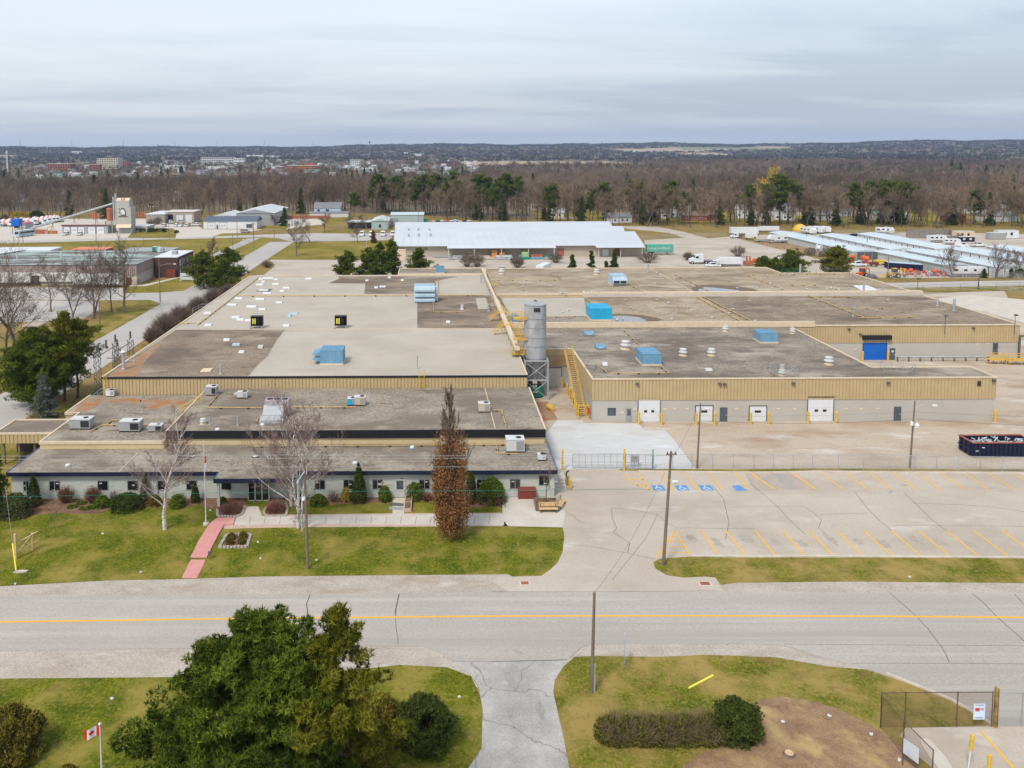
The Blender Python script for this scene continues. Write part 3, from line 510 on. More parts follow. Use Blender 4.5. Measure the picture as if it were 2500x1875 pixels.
def wheelchair(x0,x1,y0=642,y1=684):
 a=at('b3',x0,y1);w=(at('b3',x1,y1)-a).length;h=(at('b3',(x0+x1)/2-4,y0)-at('b3',(x0+x1)/2,y1)).length;z=Z2+.012
 mb=MB();mb.face([(a.x,a.y,z),(a.x+w,a.y,z),(a.x+w,a.y+h,z),(a.x,a.y+h,z)],0)
 def q(u,v):return(a.x+u*w,a.y+v*h,z+.006)
 def st(L_,t=.05):
  for p,r in zip(L_,L_[1:]):
   d=Vector((r[0]-p[0],r[1]-p[1]));s=Vector((-d.y,d.x)).normalized()*t;mb.face([q(p[0]-s.x,p[1]-s.y),q(r[0]-s.x,r[1]-s.y),q(r[0]+s.x,r[1]+s.y),q(p[0]+s.x,p[1]+s.y)],1)
 st([(.45,.80),(.45,.48)],.05);st([(.45,.5),(.68,.48),(.76,.2),(.85,.2)],.045);st([(.45,.64),(.62,.64)],.035)
 st([(.36,.56),(.26,.42),(.27,.26),(.40,.14),(.55,.15),(.64,.27)],.045);mb.face([q(.45+.07*math.cos(t),.88+.07*math.sin(t))for t in np.linspace(0,6.28,9)[:-1]],1)
 return mb.build('accessible_parking_mark',[m_blue,m_whitep],kind='structure')
for x0,x1 in((1372,1470),(1572,1674),(1778,1882)):wheelchair(x0,x1)
sheet('faded_blue_paint',pts('b3',[(2030,645),(2090,640),(2160,685),(2060,688)][::-1]),Z2+.010,m_blue)
m_fade=layer(M('faded_paint',(.36,.32,.28),.9,scale=.6,col2=(.47,.37,.27),detail=10,stretch=(1,.4,1)),(.30,.30,.32),.5,.5,.7,(1,.5,1),3);sheet('worn_stall_paint',pts('b4',[(60,495),(440,495),(600,618),(130,625)][::-1]),Z2+.006,m_fade)
def basin(k,x0,y0,x1,y1,lab):
 a=at(k,x0,y1);b=at(k,x1,y0);mb=MB();mb.box(a.x,a.y,.03,b.x,b.y,.05)
 t=thing('catch_basin',lab,'drain',(a.x,a.y,0));fr=MB().box(-.12,-.12,.03,b.x-a.x+.12,b.y-a.y+.12,.046);fr.build('frame',m_concl,t);g=MB()
 for i in range(6):y=(b.y-a.y)*(i+.2)/6;g.box(.02,y,.046,b.x-a.x-.02,y+(b.y-a.y)*.09,.07)
 g.build('grate',m_reddk,t)
basin('b7',250,72,312,98,'rusty street drain at the left side of the driveway mouth');basin('b7',1768,75,1835,103,'rusty street drain at the right side of the driveway mouth')
# street on the left and the back streets
sheet('side_street',[(-72.5,20),(-62.3,20),(-62.3,356),(-72.5,356)],Z2+.018,m_backroad)
sheet('cross_street',pts('c3',[(-700,660),(0,690),(1130,724),(1500,718),(1800,714),(2140,688),(2240,640),(2300,760),(1860,850),(1690,797),(1500,797),(1120,800),(0,790),(-700,760)]),Z2+.026,m_backroad)
sheet('mill_lot',pts('c3',[(-700,790),(0,795),(1110,806),(1130,900),(950,1000),(480,1040),(0,1050),(-700,1000)]),Z2,m_backroad)
sheet('mill_apron',pts('c3',[(-700,640),(0,655),(700,650),(1380,660),(1385,718),(1130,722),(0,688),(-700,658)]),Z2,m_backroad)
sheet('back_street',pts('a1',[(-1200,985),(0,948),(1000,924),(2212,896)])+pts('a2',[(270,905),(400,938),(560,933),(1230,922),(1240,860),(900,868),(600,862),(340,868),(0,879)])+pts('a1',[(1800,890),(1480,906),(1075,902),(0,925),(-1200,960)]),Z2+.034,m_backroad)
sheet('driveway_left',pts('c3',[(1120,1010),(1150,985),(1500,800),(1700,800),(1840,835),(1780,900),(1400,1120)]),Z2+.01,m_field)
sheet('street_verge',pts('c3',[(1000,1180),(1130,1010),(1250,930),(1400,850),(1520,800),(1690,798),(1800,820),(1843,845),(1700,930),(1450,1060),(1210,1195),(1050,1270),(700,1400),(0,1380),(0,1290),(400,1180),(700,1100)]),Z2+.014,m_lawn2)
sheet('side_verge',pts('a5',[(-300,700),(150,690),(600,900),(0,1090),(-300,1200)]),Z2,m_lawn2)
sheet('tree_lawn',pts('a5',[(0,940),(60,990),(0,1080),(-400,1300),(-500,800)]),Z2+.02,m_lawn)
sheet('side_lawn',[(-49.7,119),(-49.7,214),(-54,214),(-56.5,160),(-59,130),(-63,105),(-66,84),(-57,84),(-49.7,92)],Z1+.006,m_lawn2)
sheet('mill_lawn',pts('c3',[(1380,720),(1420,640),(1560,635),(1760,600),(2050,530),(2250,520),(2212,680),(1800,715),(1500,718)])+[],Z1+.012,m_field)
sheet('crossing_path',pts('c3',[(1460,640),(1460,628),(1600,628),(2030,530),(2060,535),(1640,640)]),Z1+.02,m_concl)
sheet('big_field',pts('a1',[(-500,960),(0,952),(1000,925),(2212,895)])+pts('a2',[(270,905),(0,1075)])+pts('a1',[(2050,1080),(1650,1100),(1600,1010),(880,1010),(500,1010),(0,1060),(-500,1100)]),Z1+.01,m_field)
sheet('corner_lawn',pts('a2',[(210,1078),(350,960),(400,940),(560,938),(1230,922),(1290,1080),(780,1082)]),Z1+.02,m_field)
sheet('small_verge',pts('a2',[(30,1190),(90,1140),(250,1122),(220,1160),(150,1215),(30,1215)]),Z1+.03,m_brownfield)
sheet('north_yard',[(-48,227),(-58,262),at('a2',210,1086),at('a2',780,1088),at('a2',1290,1086),(-15,306),(95,306),(160,262),(170,245),(150,212),(110,212),(110,227)],Z1-.004,m_asph)
sheet('truck_yard',pts('a3',[(1290,920),(1640,900),(1500,850),(1040,810),(1040,800),(1400,808),(1620,850),(1830,905),(2010,890)])+pts('c6',[(1200,210),(1500,290),(1640,320),(2212,470)])+[(176,258),(140,246),(80,296)]+pts('a3',[(1300,1060)]),Z1+.004,m_asph)
sheet('north_drive',pts('a3',[(1040,812),(1300,812),(1500,842),(1640,880),(1640,905),(1500,860),(1200,830),(1130,822)]),Z1+.016,m_asph)
sheet('dirt_lot',pts('c6',[(1230,215),(1760,235),(2100,300),(2050,400),(1850,340),(1640,320),(1500,290)]),Z1+.01,m_dirt)
sheet('storage_yard',[(140,375),(230,385),(330,360),(330,250),(150,240),(148,290)],Z1+.002,m_asph)
sheet('back_road',pts('c4',[(660,672),(2212,640)])+[at('o',3200,676),at('o',3200,694)]+pts('c4',[(2212,695),(840,718)]),Z1+.02,m_backroad)
sheet('back_verge',pts('c4',[(500,640),(600,618),(2212,608),(2600,606),(2600,628),(2212,638),(660,668)]),Z1+.026,m_brownfield)
sheet('back_verge',pts('c4',[(840,722),(2212,698),(2600,694),(2600,740),(1040,775)]),Z1+.026,m_lawn2)
sheet('batch_yard',pts('a1',[(-700,980),(0,945),(1075,900),(1120,862),(1600,800),(1400,780),(1700,740),(500,740),(-700,760)])+[],Z1+.012,m_concl)
sheet('drive_pad',pts('a1',[(1480,905),(1495,845),(1440,812),(1680,805),(1715,830),(2212,830),(2100,850),(1800,890)]),Z1+.02,m_concl)
sheet('island_lawn',pts('a1',[(1080,895),(1110,860),(1200,845),(1495,842),(1478,890),(1200,900)]),Z1+.03,m_field)
sheet('street_verge',pts('a1',[(1800,890),(1870,865),(2212,860)])+pts('a2',[(320,865),(320,875),(0,882)])+pts('a1',[(2212,882)]),Z1+.03,m_field)
sheet('office_lot',pts('a2',[(160,760),(160,830),(340,830),(520,800),(900,765),(860,735),(400,740)]),Z1+.012,m_concl)
sheet('house_lawn',pts('a2',[(600,740),(900,720),(950,770),(700,790)]),Z1+.03,m_field);sheet('verge_lawn',pts('a2',[(130,828),(340,830),(380,800),(150,795)]),Z1+.03,m_field);sheet('verge_lawn',pts('a2',[(640,862),(860,860),(870,832),(660,840)]),Z1+.03,m_field)
sheet('path_through_field',pts('a1',[(1780,1050),(2090,905),(2200,902),(1830,1065)]),Z1+.022,m_dark_drive)

m_oil=layer(M('oil_stained_asphalt',(.36,.31,.255),.85,scale=1.5,col2=(.42,.365,.30),detail=8),(.30,.26,.215),2.0,.5,.7,None,3,8)
ro=random.Random(12)
def stain(p,a,b,rz,mat=m_oil,z=Z2+.007):n=16;sheet('oil_stain',[(p.x+a*math.cos(t)*(c_:=ro.uniform(.65,1.2))*math.cos(rz)-b*math.sin(t)*c_*math.sin(rz),p.y+a*math.cos(t)*c_*math.sin(rz)+b*math.sin(t)*c_*math.cos(rz))for t in[6.2832*i/n for i in range(n)]],z,mat)
for i,x in enumerate((1690,1905,2130)):stain(at('b3',x,1090+30*(i%2)),.5,1.1,.1,z=Z2+.0065+.0003*i)
for i,x in enumerate((90,290,500,720,930,1130,1370,1560,1790)):stain(at('b4',x,1000+18*(i%3)),.45,ro.uniform(.6,1.3),.1,z=Z2+.0065+.0003*(i%3))
for i,(k,x,y)in enumerate((('b4',1280,585),('b4',1960,605),('b4',1180,640),('b4',740,893),('b4',1675,397),('b4',1740,408),('b4',495,340),('b6',780,310),('b7',220,665))):stain(at(k,x,y),.5,.18,.3*i,m_dark_drive,z=Z3+.007)

# ---------------------------------------------------------------- building parts
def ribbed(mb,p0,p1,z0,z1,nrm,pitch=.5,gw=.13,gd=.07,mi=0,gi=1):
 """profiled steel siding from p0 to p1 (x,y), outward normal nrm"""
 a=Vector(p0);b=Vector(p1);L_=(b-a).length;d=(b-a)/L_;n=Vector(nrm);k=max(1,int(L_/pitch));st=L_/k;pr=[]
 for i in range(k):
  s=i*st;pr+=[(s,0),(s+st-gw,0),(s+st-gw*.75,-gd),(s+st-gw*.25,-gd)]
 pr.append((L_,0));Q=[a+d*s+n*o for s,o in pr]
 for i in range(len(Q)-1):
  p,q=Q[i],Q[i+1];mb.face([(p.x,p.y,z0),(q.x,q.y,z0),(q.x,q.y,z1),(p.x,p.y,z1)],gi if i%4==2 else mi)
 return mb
def windowed(parent,x0,x1,z0,z1,y,n=2,fm=None,gm=None,name='window',label=None,ax='x',bars=()):
 """window set in a wall facing -y (or facing +-x with ax)"""
 fm=fm or m_frame;gm=gm or m_glass;t=.07;f=MB();g=MB();X=parent.location if not parent.parent else rooted(parent).location
 def bx(m,a,b,c,d,e,h):
  if ax=='x':m.box(a,c,e,b,d,h)
  elif ax=='+x':m.box(y-(d-y),a,e,y-(c-y),b,h)
  else:m.box(c,a,e,d,b,h)
 for a,b,c,d in((x0,x0+t,z0,z1),(x1-t,x1,z0,z1),(x0+t,x1-t,z0,z0+t),(x0+t,x1-t,z1-t,z1)):bx(f,a,b,y-.05,y+.03,c,d)
 for i in range(1,n):xx=x0+(x1-x0)*i/n;bx(f,xx-.03,xx+.03,y-.045,y+.03,z0+t,z1-t)
 o=f.build(name,fm,parent,True);tag(o,label);bx(g,x0+t,x1-t,y-.018,y-.003,z0+t,z1-t);g.build('pane',gm,o,True);return o
def overhead(parent,x0,x1,z1,y,lights=2,mat=None,label=None,lz=.52,fm=None,ax='x'):
 f=MB();d=MB();g=MB();fr=.12
 def bx(m,a,b,c,dd,e,h):
  if ax=='x':m.box(a,c,e,b,dd,h)
  else:m.box(y-(dd-y),a,e,y-(c-y),b,h)
 bx(f,x0-fr,x0,y-.07,y+.02,0,z1+fr);bx(f,x1,x1+fr,y-.07,y+.02,0,z1+fr);bx(f,x0,x1,y-.07,y+.02,z1,z1+fr)
 n=max(3,int(z1/.6));st=z1/n
 for i in range(n):bx(d,x0,x1,y-.04,y-.012,i*st+.05*(i==0),(i+1)*st-.025)
 bx(d,x0,x1,y-.015,y-.006,.05,z1-.01)
 o=d.build('overhead_door',mat or m_doorwhite,parent,True);tag(o,label);f.build('door_frame',fm or m_greyd,o,True)
 if lights:
  w=(x1-x0)/(lights*2+.0)
  for i in range(lights):c=x0+(x1-x0)*(i+.5)/lights*1.0;c=x0+(x1-x0)*((i+1)/(lights+1)if lights==2 else.5)if lights<3 else c;bx(g,c-w*.28 if lights>1 else c-.45,c+w*.28 if lights>1 else c+.45,y-.06,y-.041,z1*lz,z1*lz+.35);g.build('door_light',m_glass,o,True);g=MB()
 return o
def mandoor(parent,x0,x1,z1,y,mat=None,glass=False,label=None,ax='x',z0=0.0):
 d=MB();h=MB()
 def bx(m,a,b,c,dd,e,q):
  if ax=='x':m.box(a,c,e,b,dd,q)
  else:m.box(y-(dd-y),a,e,y-(c-y),b,q)
 bx(d,x0,x1,y-.06,y+.02,z0+.02,z1);o=d.build('door',mat or m_doorgrey,parent,True);tag(o,label);bx(h,x1-.2,x1-.08,y-.11,y-.061,z0+.95,z0+1.05);h.build('handle',m_alum,o,True)
 if glass:g=MB();bx(g,x0+.2,x1-.2,y-.072,y-.061,z0+1.0,z1-.2);g.build('pane',m_glassb,o,True)
 return o
def coping(mb,P,z0,z1,w=.3,closed=True):
 n=len(P)
 for i in range(n if closed else n-1):
  a,b=Vector(P[i]),Vector(P[(i+1)%n]);d=(b-a).normalized();s=Vector((-d.y,d.x))*w;a=a+d*(w if(i or closed)else 0);mb.prism([tuple(a),tuple(b),tuple(b+s),tuple(a+s)],z0,z1)
def ringP(x0,y0,x1,y1):return[(x0,y0),(x1,y0),(x1,y1),(x0,y1)]

# ---- office wing (front)
AX0,AX1,AY,AZ=-49.5,13.6,92.45,3.35
ofc=thing('office_wing','long low painted block office wing with navy fascia facing the front lawn','building',(-18,AY,0))
wl=MB();wl.prism(ringP(AX0,AY,AX1,100.7),0,AZ-.25);wl.build('wall',m_officewall,ofc,True)
rf=MB();rf.prism([(AX0-.25,AY-.45),(AX1+.2,AY-.45),(AX1+.2,100.75),(AX0-.25,100.75)],AZ-.25,AZ-.02);rf.prism([(-25.2,89.9),(-16.3,89.9),(-16.3,AY-.46),(-25.2,AY-.46)],AZ-.25,AZ-.02)
rf.build('roof',m_roof_grey,ofc,True)
fs=MB();fs.box(AX0-.3,AY-.55,AZ-.42,-25.25,AY-.451,AZ+.03);fs.box(-16.25,AY-.55,AZ-.42,AX1+.25,AY-.451,AZ+.03);fs.box(-25.3,89.8,AZ-.45,-16.2,89.899,AZ+.05);fs.build('fascia',m_navy,ofc,True)
for q in((AX1+.2,AY-.44,AZ-.25,AX1+.3,100.6,AZ+.06),(AX0-.35,AY-.44,AZ-.25,AX0-.25,100.6,AZ+.06),(-25.3,89.9,AZ-.45,-25.2,AY-.56,AZ+.05),(-16.3,89.9,AZ-.45,-16.2,AY-.56,AZ+.05)):MB().box(*q).build('edge_trim',m_trimblue,ofc,True)
bk=MB()
rng=np.random.default_rng(5)
for i in range(150): # projecting header blocks of the decorative masonry
 x=AX0+1+i*.42;
 if-25.5<x<-15.9:continue
 z=(.75,1.55,2.35)[i%3]+.25*((i//3)%2);bk.box(x,AY-.05,z,x+.3,AY-.001,z+.13)
bk.build('projecting_block',m_officewall,ofc,True)['kind']='stuff'
for k,xa,xb in(('b1',200,248),('b1',418,510),('b1',825,915),('b1',1077,1168),('b1',1325,1415),('b1',1573,1664),('b1',1867,1955),('b2',580,670),('b2',824,915),('b2',1068,1158),('b2',1464,1554),('b2',1948,2038),('b3',155,243),('b3',398,487)):
 yb={'b1':690,'b2':660,'b3':650}[k];
 if k=='b3' and xa>300:yb=620
 x0=ray(k,xa,yb);x1=ray(k,xb,yb);X0=x0.x*AY/x0.y;X1=x1.x*AY/x1.y;zt=.0
 zb=.98 if not(k=='b3' and xa>300)else 1.35
 windowed(ofc,X0-.02,X1+.02,zb,zb+1.22,AY,2 if xa%2==0 or k!='b1' else 1)
ent=MB()
ex0=at('b1',2072,818).x;ex1=at('b2',175,818).x
for x in np.linspace(ex0,ex1,4):ent.box(x-.06,91.6,.02,x+.06,91.75,2.5)
ent.box(ex0-.06,91.6,2.5,ex1+.06,91.75,2.68);ent.box(ex0-.06,91.6,.02,ex1+.06,91.75,.12);e_=ent.build('entrance_frame',m_alum,ofc,True)
MB().box(ex0,91.66,.12,ex1,91.69,2.5).build('entrance_glass',m_glass,e_,True)
MB().prism([(ex0,91.76),(ex1,91.76),(ex1,AY),(ex0,AY)],.02,2.9).build('vestibule',m_officewall,ofc,True)
for x in(-25.0,-16.8):MB().box(x,90.1,.02,x+.3,90.4,AZ-.25).build('canopy_post',m_officewall,ofc,True)
dx0=at('b2',1255,742).x;dx1=at('b2',1330,742).x;mandoor(ofc,dx0+.05,dx0+1.25,2.25,AY,m_alum,True,'glazed aluminium door with a pale frame');MB().box(dx1-.35,AY-.03,.05,dx1+.05,AY-.002,2.35).build('sidelight',m_glassb,ofc,True)
sg_=MB();a=at('b2',1175,640);sg_.box(-6.9,AY-.05,1.5,-5.4,AY-.003,1.75);sg_.build('sign_board',m_concl,ofc,True)
for x in(-32.6,):MB().box(x,AY-.14,.1,x+.16,AY-.003,2.6).build('downpipe',m_grey,ofc,True)
jt=MB();a,b=at('b1',1010,522,AZ),at('b1',1165,365,AZ);jt.tube((a.x,a.y,AZ),(b.x,b.y,AZ),.07,.07,4);jt.build('roof_joint',m_coping,ofc,True)
# ---- low tan roofed wing to the left
BZ=4.2
bw=thing('low_wing','low gravel roofed wing with tan parapet behind the left end of the office','building',(-42,99.5,0))
MB().prism([(-49.5,99.5),(-34.05,99.5),(-34.05,118.9),(-51.4,118.9),(-51.4,110.85),(-49.5,110.85)],0,BZ-.01).build('wall',m_tan2,bw,True)
MB().prism([(-49.3,99.7),(-34.06,99.7),(-34.06,118.8),(-51.2,118.8),(-51.2,111.05),(-49.3,111.05)],BZ-.009,BZ+.05).build('roof',m_roof_grey,bw,True)
cp=MB();cp.box(-49.6,99.4,BZ-.25,-34.05,99.65,BZ+.12);cp.box(-49.6,99.66,BZ-.25,-49.35,110.7,BZ+.12);cp.box(-51.5,110.71,BZ-.25,-49.35,110.95,BZ+.12);cp.box(-51.5,110.96,BZ-.25,-51.25,118.9,BZ+.12);cp.build('coping',m_coping,bw,True)
for P in([(705,1170),(860,1130),(900,1150),(760,1250),(600,1290)],[(900,1160),(1200,1150),(1180,1200),(940,1190)],[(1180,1165),(1330,1160),(1560,1165),(1540,1230),(1260,1240),(1190,1200)]):
 sheet('rusty_patch',pts('a5',P,BZ),BZ+.056,m_rust).parent=bw
for o in list(C.objects):
 if o.name.startswith('rusty_patch'):o.location=(42,-99.5,0);del o['kind']
b2=thing('porch_wing','small flat roofed annex with ribbed tan fascia over an open porch','building',(-53,102.8,0))
MB().prism([(-56.8,102.7),(-49.61,102.7),(-49.61,108),(-56.8,108)],3.15,BZ-.02).build('roof',m_roof_grey,b2,True)
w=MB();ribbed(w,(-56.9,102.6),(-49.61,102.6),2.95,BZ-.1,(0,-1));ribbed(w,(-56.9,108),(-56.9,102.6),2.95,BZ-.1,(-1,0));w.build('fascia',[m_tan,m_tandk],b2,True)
cp=MB();coping(cp,[(-56.95,102.55),(-49.61,102.55)],BZ-.1,BZ+.12,.25,False);cp.build('coping',m_coping,b2,True);cp=MB();coping(cp,[(-49.61,108.1),(-56.95,108.1),(-56.95,102.8)],BZ-.1,BZ+.12,.25,False);cp.build('coping',m_coping,b2,True)
for x in(-55.9,-53.9,-51.9,-50.2):MB().box(x-.12,102.9,.01,x+.12,103.14,3.14).build('porch_post',m_wood,b2,True)
MB().prism([(-56.5,107.2),(-49.62,107.2),(-49.62,107.9),(-56.5,107.9)],0,3.1).build('back_wall',m_brickd,b2,True)
# ---- middle office block with the black fascia
CZ=5.1
cb=thing('upper_office_block','raised flat roofed office block with a broad black fascia','building',(-10,100.8,0))
MB().prism([(-34,100.8),(13.55,100.8),(13.55,118.95),(-34,118.95)],0,CZ-.95).build('wall',m_tan2,cb,True)
MB().prism([(-34,100.75),(13.55,100.75),(13.55,118.95),(-34,118.95)],CZ-.95,CZ).build('roof',m_roof_grey,cb,True)
f_=MB();f_.box(-34.1,100.6,CZ-.95,13.65,100.749,CZ+.06);f_.build('fascia',m_black,cb,True)
MB().box(-34.2,100.76,CZ-.3,-34.001,118.9,CZ+.1).build('coping',m_coping,cb,True);MB().box(13.551,100.76,CZ-.5,13.75,118.9,CZ+.1).build('coping',m_coping,cb,True)
a,b=at('a6',2015,1050,CZ),at('a6',2105,1410,CZ);MB().tube((a.x,a.y-.4,CZ+.04),(b.x,b.y,CZ+.04),.07,.07,4).build('roof_joint',m_coping,cb,True)
# ---- large left factory block
DZ=6.85
db=thing('main_factory_block','broad factory block with pale flat roof and ribbed tan siding left of the silo','building',(-18,119,0))
MB().prism([(-49.45,119.15),(13.3,119.15),(13.3,215.8),(-49.45,215.8)],0,DZ-.3).build('wall',m_greywall,db,True)
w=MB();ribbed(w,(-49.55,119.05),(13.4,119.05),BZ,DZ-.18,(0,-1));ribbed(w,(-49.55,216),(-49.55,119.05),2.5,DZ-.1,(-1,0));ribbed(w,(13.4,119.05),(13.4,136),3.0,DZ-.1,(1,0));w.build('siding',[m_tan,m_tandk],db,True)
MB().prism([(-49.4,119.2),(13.25,119.2),(13.25,215.9),(-49.4,215.9)],DZ-.3,DZ).build('roof',m_roof_lt,db,True)
MB().box(-49.65,118.95,DZ-.17,13.5,119.19,DZ+.09).build('front_edge',m_black,db,True)
cp=MB();cp.box(-49.7,119.2,DZ-.2,-49.41,216.1,DZ+.12);cp.box(-49.4,215.91,DZ-.2,13.4,216.15,DZ+.1);cp.box(13.26,119.2,DZ-.1,13.5,152.9,DZ+.1);cp.build('coping',m_coping,db,True)
def rpatch(k,P,z,mat,par,name='roof_patch',dz=.012):o=sheet(name,pts(k,P,z),z+dz,mat,None);o.parent=par;l=par.location;o.location=(-l.x,-l.y,0);return o
rpatch('o',[(252,921),(430,805),(697,805),(690,812),(678,828),(664,850),(655,868),(628,892),(618,905),(606,918)],DZ,m_roof_dk,db)
rpatch('a6',[(1447,555),(1447,285),(2060,280),(2140,430),(2190,555),(2000,560),(1700,558)],DZ,m_roof_dk,db)
rpatch('a6',[(1000,268),(1010,180),(800,178),(780,120),(1800,120),(1600,160),(1615,268)],DZ,m_roof_dk,db)
rpatch('a6',[(700,178),(800,135),(1000,150),(1080,178)],DZ,m_damp,db,'damp_patch',.02)
rpatch('a5',[(900,970),(1060,860),(1200,770),(1320,690),(1360,690),(1210,850),(1180,960)],DZ,m_rust,db,'rusty_patch',.02)
rpatch('a6',[(1940,305),(2040,300),(2060,395),(1960,398)],DZ,m_roof_lt,db,'roof_patch',.022)
jn=MB()
p,q=at('o',428,805,DZ),at('o',1240,802,DZ);jn.tube((p.x,p.y,DZ+.03),(q.x,q.y,DZ+.03),.05,.05,4)
jn.build('roof_joint',m_coping,db,True)
an=thing('rear_annex','slightly higher roofed annex at the back of the main factory block','building',(0,216.3,0))
MB().prism([(-10.2,216.2),(13.4,216.2),(13.4,226),(-10.2,226)],0,DZ).build('wall',m_tan2,an,True);MB().prism([(-10.1,216.3),(13.3,216.3),(13.3,225.9),(-10.1,225.9)],DZ+.0,DZ+.25).build('roof',m_roof_grey,an,True)
cp=MB();coping(cp,ringP(-10.3,216.17,13.4,226.1),DZ+.01,DZ+.42,.25);cp.build('coping',m_coping,an,True)
# ---- near warehouse
WZ=6.5
wh=thing('warehouse','near warehouse with ribbed tan upper siding and white overhead doors behind the yard','building',(52,118.3,0))
WP=[(22.95,118.4),(82.3,118.4),(82.3,124),(67,124),(67,152.8),(13.6,152.8),(13.6,136.6),(22.95,136.6)]
MB().prism(WP,0,WZ-.15).build('wall',m_greywall,wh,True)
w=MB();S0=3.3
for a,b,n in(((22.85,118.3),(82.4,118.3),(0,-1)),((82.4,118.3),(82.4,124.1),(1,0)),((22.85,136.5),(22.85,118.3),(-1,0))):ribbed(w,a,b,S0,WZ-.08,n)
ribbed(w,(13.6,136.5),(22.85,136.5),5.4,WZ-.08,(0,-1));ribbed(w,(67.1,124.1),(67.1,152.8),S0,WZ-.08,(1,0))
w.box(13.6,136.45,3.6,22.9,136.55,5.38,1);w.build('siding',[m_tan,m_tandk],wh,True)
MB().prism([(p[0],p[1])for p in((23.1,118.55),(82.1,118.55),(82.1,123.8),(66.8,123.8),(66.8,152.7),(13.6,152.7),(13.6,136.8),(23.1,136.8))],WZ-.149,WZ-.02).build('roof',m_roof_w1,wh,True)
cp=MB();coping(cp,[(22.8,118.22),(82.48,118.22),(82.48,124.2),(67.15,124.2),(67.15,152.8)],WZ-.08,WZ+.1,.32,False);coping(cp,[(13.6,136.45),(22.8,136.45)],WZ-.08,WZ+.1,.3,False);coping(cp,[(22.8,136.45),(22.8,118.55)],WZ-.08,WZ+.1,.3,False)
cp.build('coping',m_coping,wh,True)
Yw=118.4
def wx(k,x,y=1355):r=ray(k,x,y);return r.x*Yw/r.y
overhead(wh,wx('a7',1238),wx('a7',1418),3.45,Yw,2,lz=.42,label='tall white overhead door with two dark lights beside the grey glazed door');overhead(wh,wx('a7',1722),wx('a7',1862),2.38,Yw,1,lz=.58,label='low white overhead door left of the plain dark door')
overhead(wh,wx('a8',92,1238),wx('a8',220,1238),2.3,Yw,1,lz=.58,label='low white overhead door in the middle of the front');overhead(wh,wx('a8',541,1235),wx('a8',735,1235),3.45,Yw,2,lz=.42,label='tall white overhead door furthest right on the front')
mandoor(wh,wx('a7',1132),wx('a7',1184),2.15,Yw,m_grey,True,'grey door with a glass pane');mandoor(wh,wx('a7',1924),wx('a7',1987),2.15,Yw,None,False,'plain dark door between two low overhead doors');mandoor(wh,wx('a8',1205,1235),wx('a8',1260,1235),2.15,Yw,None,False,'plain dark door near the right end')
windowed(wh,wx('a7',978,1300),wx('a7',1048,1300),1.0,2.15,Yw,1,m_greyd,m_glassb);windowed(wh,wx('a8',1832,1235),wx('a8',1862,1235),5.2,6.0,118.3,1,m_greyd,m_glass,'louvre')
MB().box(wx('a8',541,1235)-.12,Yw-.1,3.6,wx('a8',735,1235)+.12,Yw+.02,3.75).build('lintel',m_greyd,wh,True)
for k,x,y in(('a7',1102,1268),('a7',1206,1240),('a7',1462,1240),('a7',1545,1240),('a7',1650,1238),('a7',1895,1262),('a7',2070,1238),('a8',317,1130),('a8',440,1132),('a8',838,1130),('a8',956,1130),('a8',1082,1130)):
 r=ray(k,x,y);X=r.x*Yw/r.y;Zz=CAMH+r.z*Yw/r.y;MB().box(X-.28,Yw-.04,Zz-.13,X+.28,Yw-.002,Zz+.13).build('wall_plaque',m_coping,wh,True)
def floodlight(par,k,x,y,Y):r=ray(k,x,y);X=r.x*Y/r.y;Z=CAMH+r.z*Y/r.y;MB().box(X-.22,Y-.35,Z-.15,X+.22,Y-.001,Z+.15).build('wall_light',m_greyd,par,True)
for a in(('a7',1230,1026),('a7',1925,1024),('a7',1965,1028),('a8',430,932),('a8',1162,930),('a8',1975,912)):floodlight(wh,*a,118.3)
dx=at('a7',480,1048).x;ow=overhead(wh,17.0,21.1,3.2,136.6,0,m_hvacw,'grey white overhead door at the end of the silo alley')
# ---- block behind with the blue door
FZ=6.7
fb=thing('loading_block','wide brown roofed block with bright blue loading door at the right','building',(80,153,0))
MB().prism([(13.6,153.05),(110.4,153.05),(110.4,183.9),(13.6,183.9)],0,FZ-.1).build('wall',m_greywall,fb,True)
w=MB();ribbed(w,(67.2,152.95),(110.5,152.95),3.35,FZ-.08,(0,-1));ribbed(w,(110.5,152.95),(110.5,184),3.35,FZ-.08,(1,0));ribbed(w,(66.5,152.9),(71.6,152.9),FZ-.07,7.5,(0,-1));w.build('siding',[m_tan,m_tandk],fb,True)
MB().prism([(13.6,153.5),(60,153.5),(60,183.8),(13.6,183.8)],FZ-.099,FZ).build('roof',m_roof_tan,fb,True);MB().prism([(60.02,153.3),(110.2,153.3),(110.2,183.8),(60.02,183.8)],FZ-.099,FZ-.002).build('roof',m_roof_dk,fb,True)
cp=MB();cp.box(13.6,152.82,FZ-.2,71.6,153.3,7.55);cp.box(71.6,152.82,FZ-.08,110.6,153.29,FZ+.1);cp.box(110.21,153.3,FZ-.08,110.6,184,FZ+.1);cp.build('coping',m_coping,fb,True)
rpatch('a7',[(1000,440),(1100,435),(1260,445),(1400,470),(1440,485),(1400,500),(1010,502)],FZ,m_damp,fb,'damp_patch',.015);rpatch('a7',[(1005,455),(1120,452),(1240,465),(1310,490),(1290,502),(1012,502)],FZ,m_pond,fb,'puddle',.025)
rpatch('a7',[(470,465),(780,458),(800,505),(470,505)],FZ,m_roof_w1,fb,'roof_patch',.01);rpatch('a7',[(90,300),(470,305),(780,300),(800,455),(470,458),(120,455)],FZ,m_roof_lt,fb,'roof_patch',.008)
Yf=153.05
def fx(x,y=758):r=ray('a8',x,y);return r.x*Yf/r.y
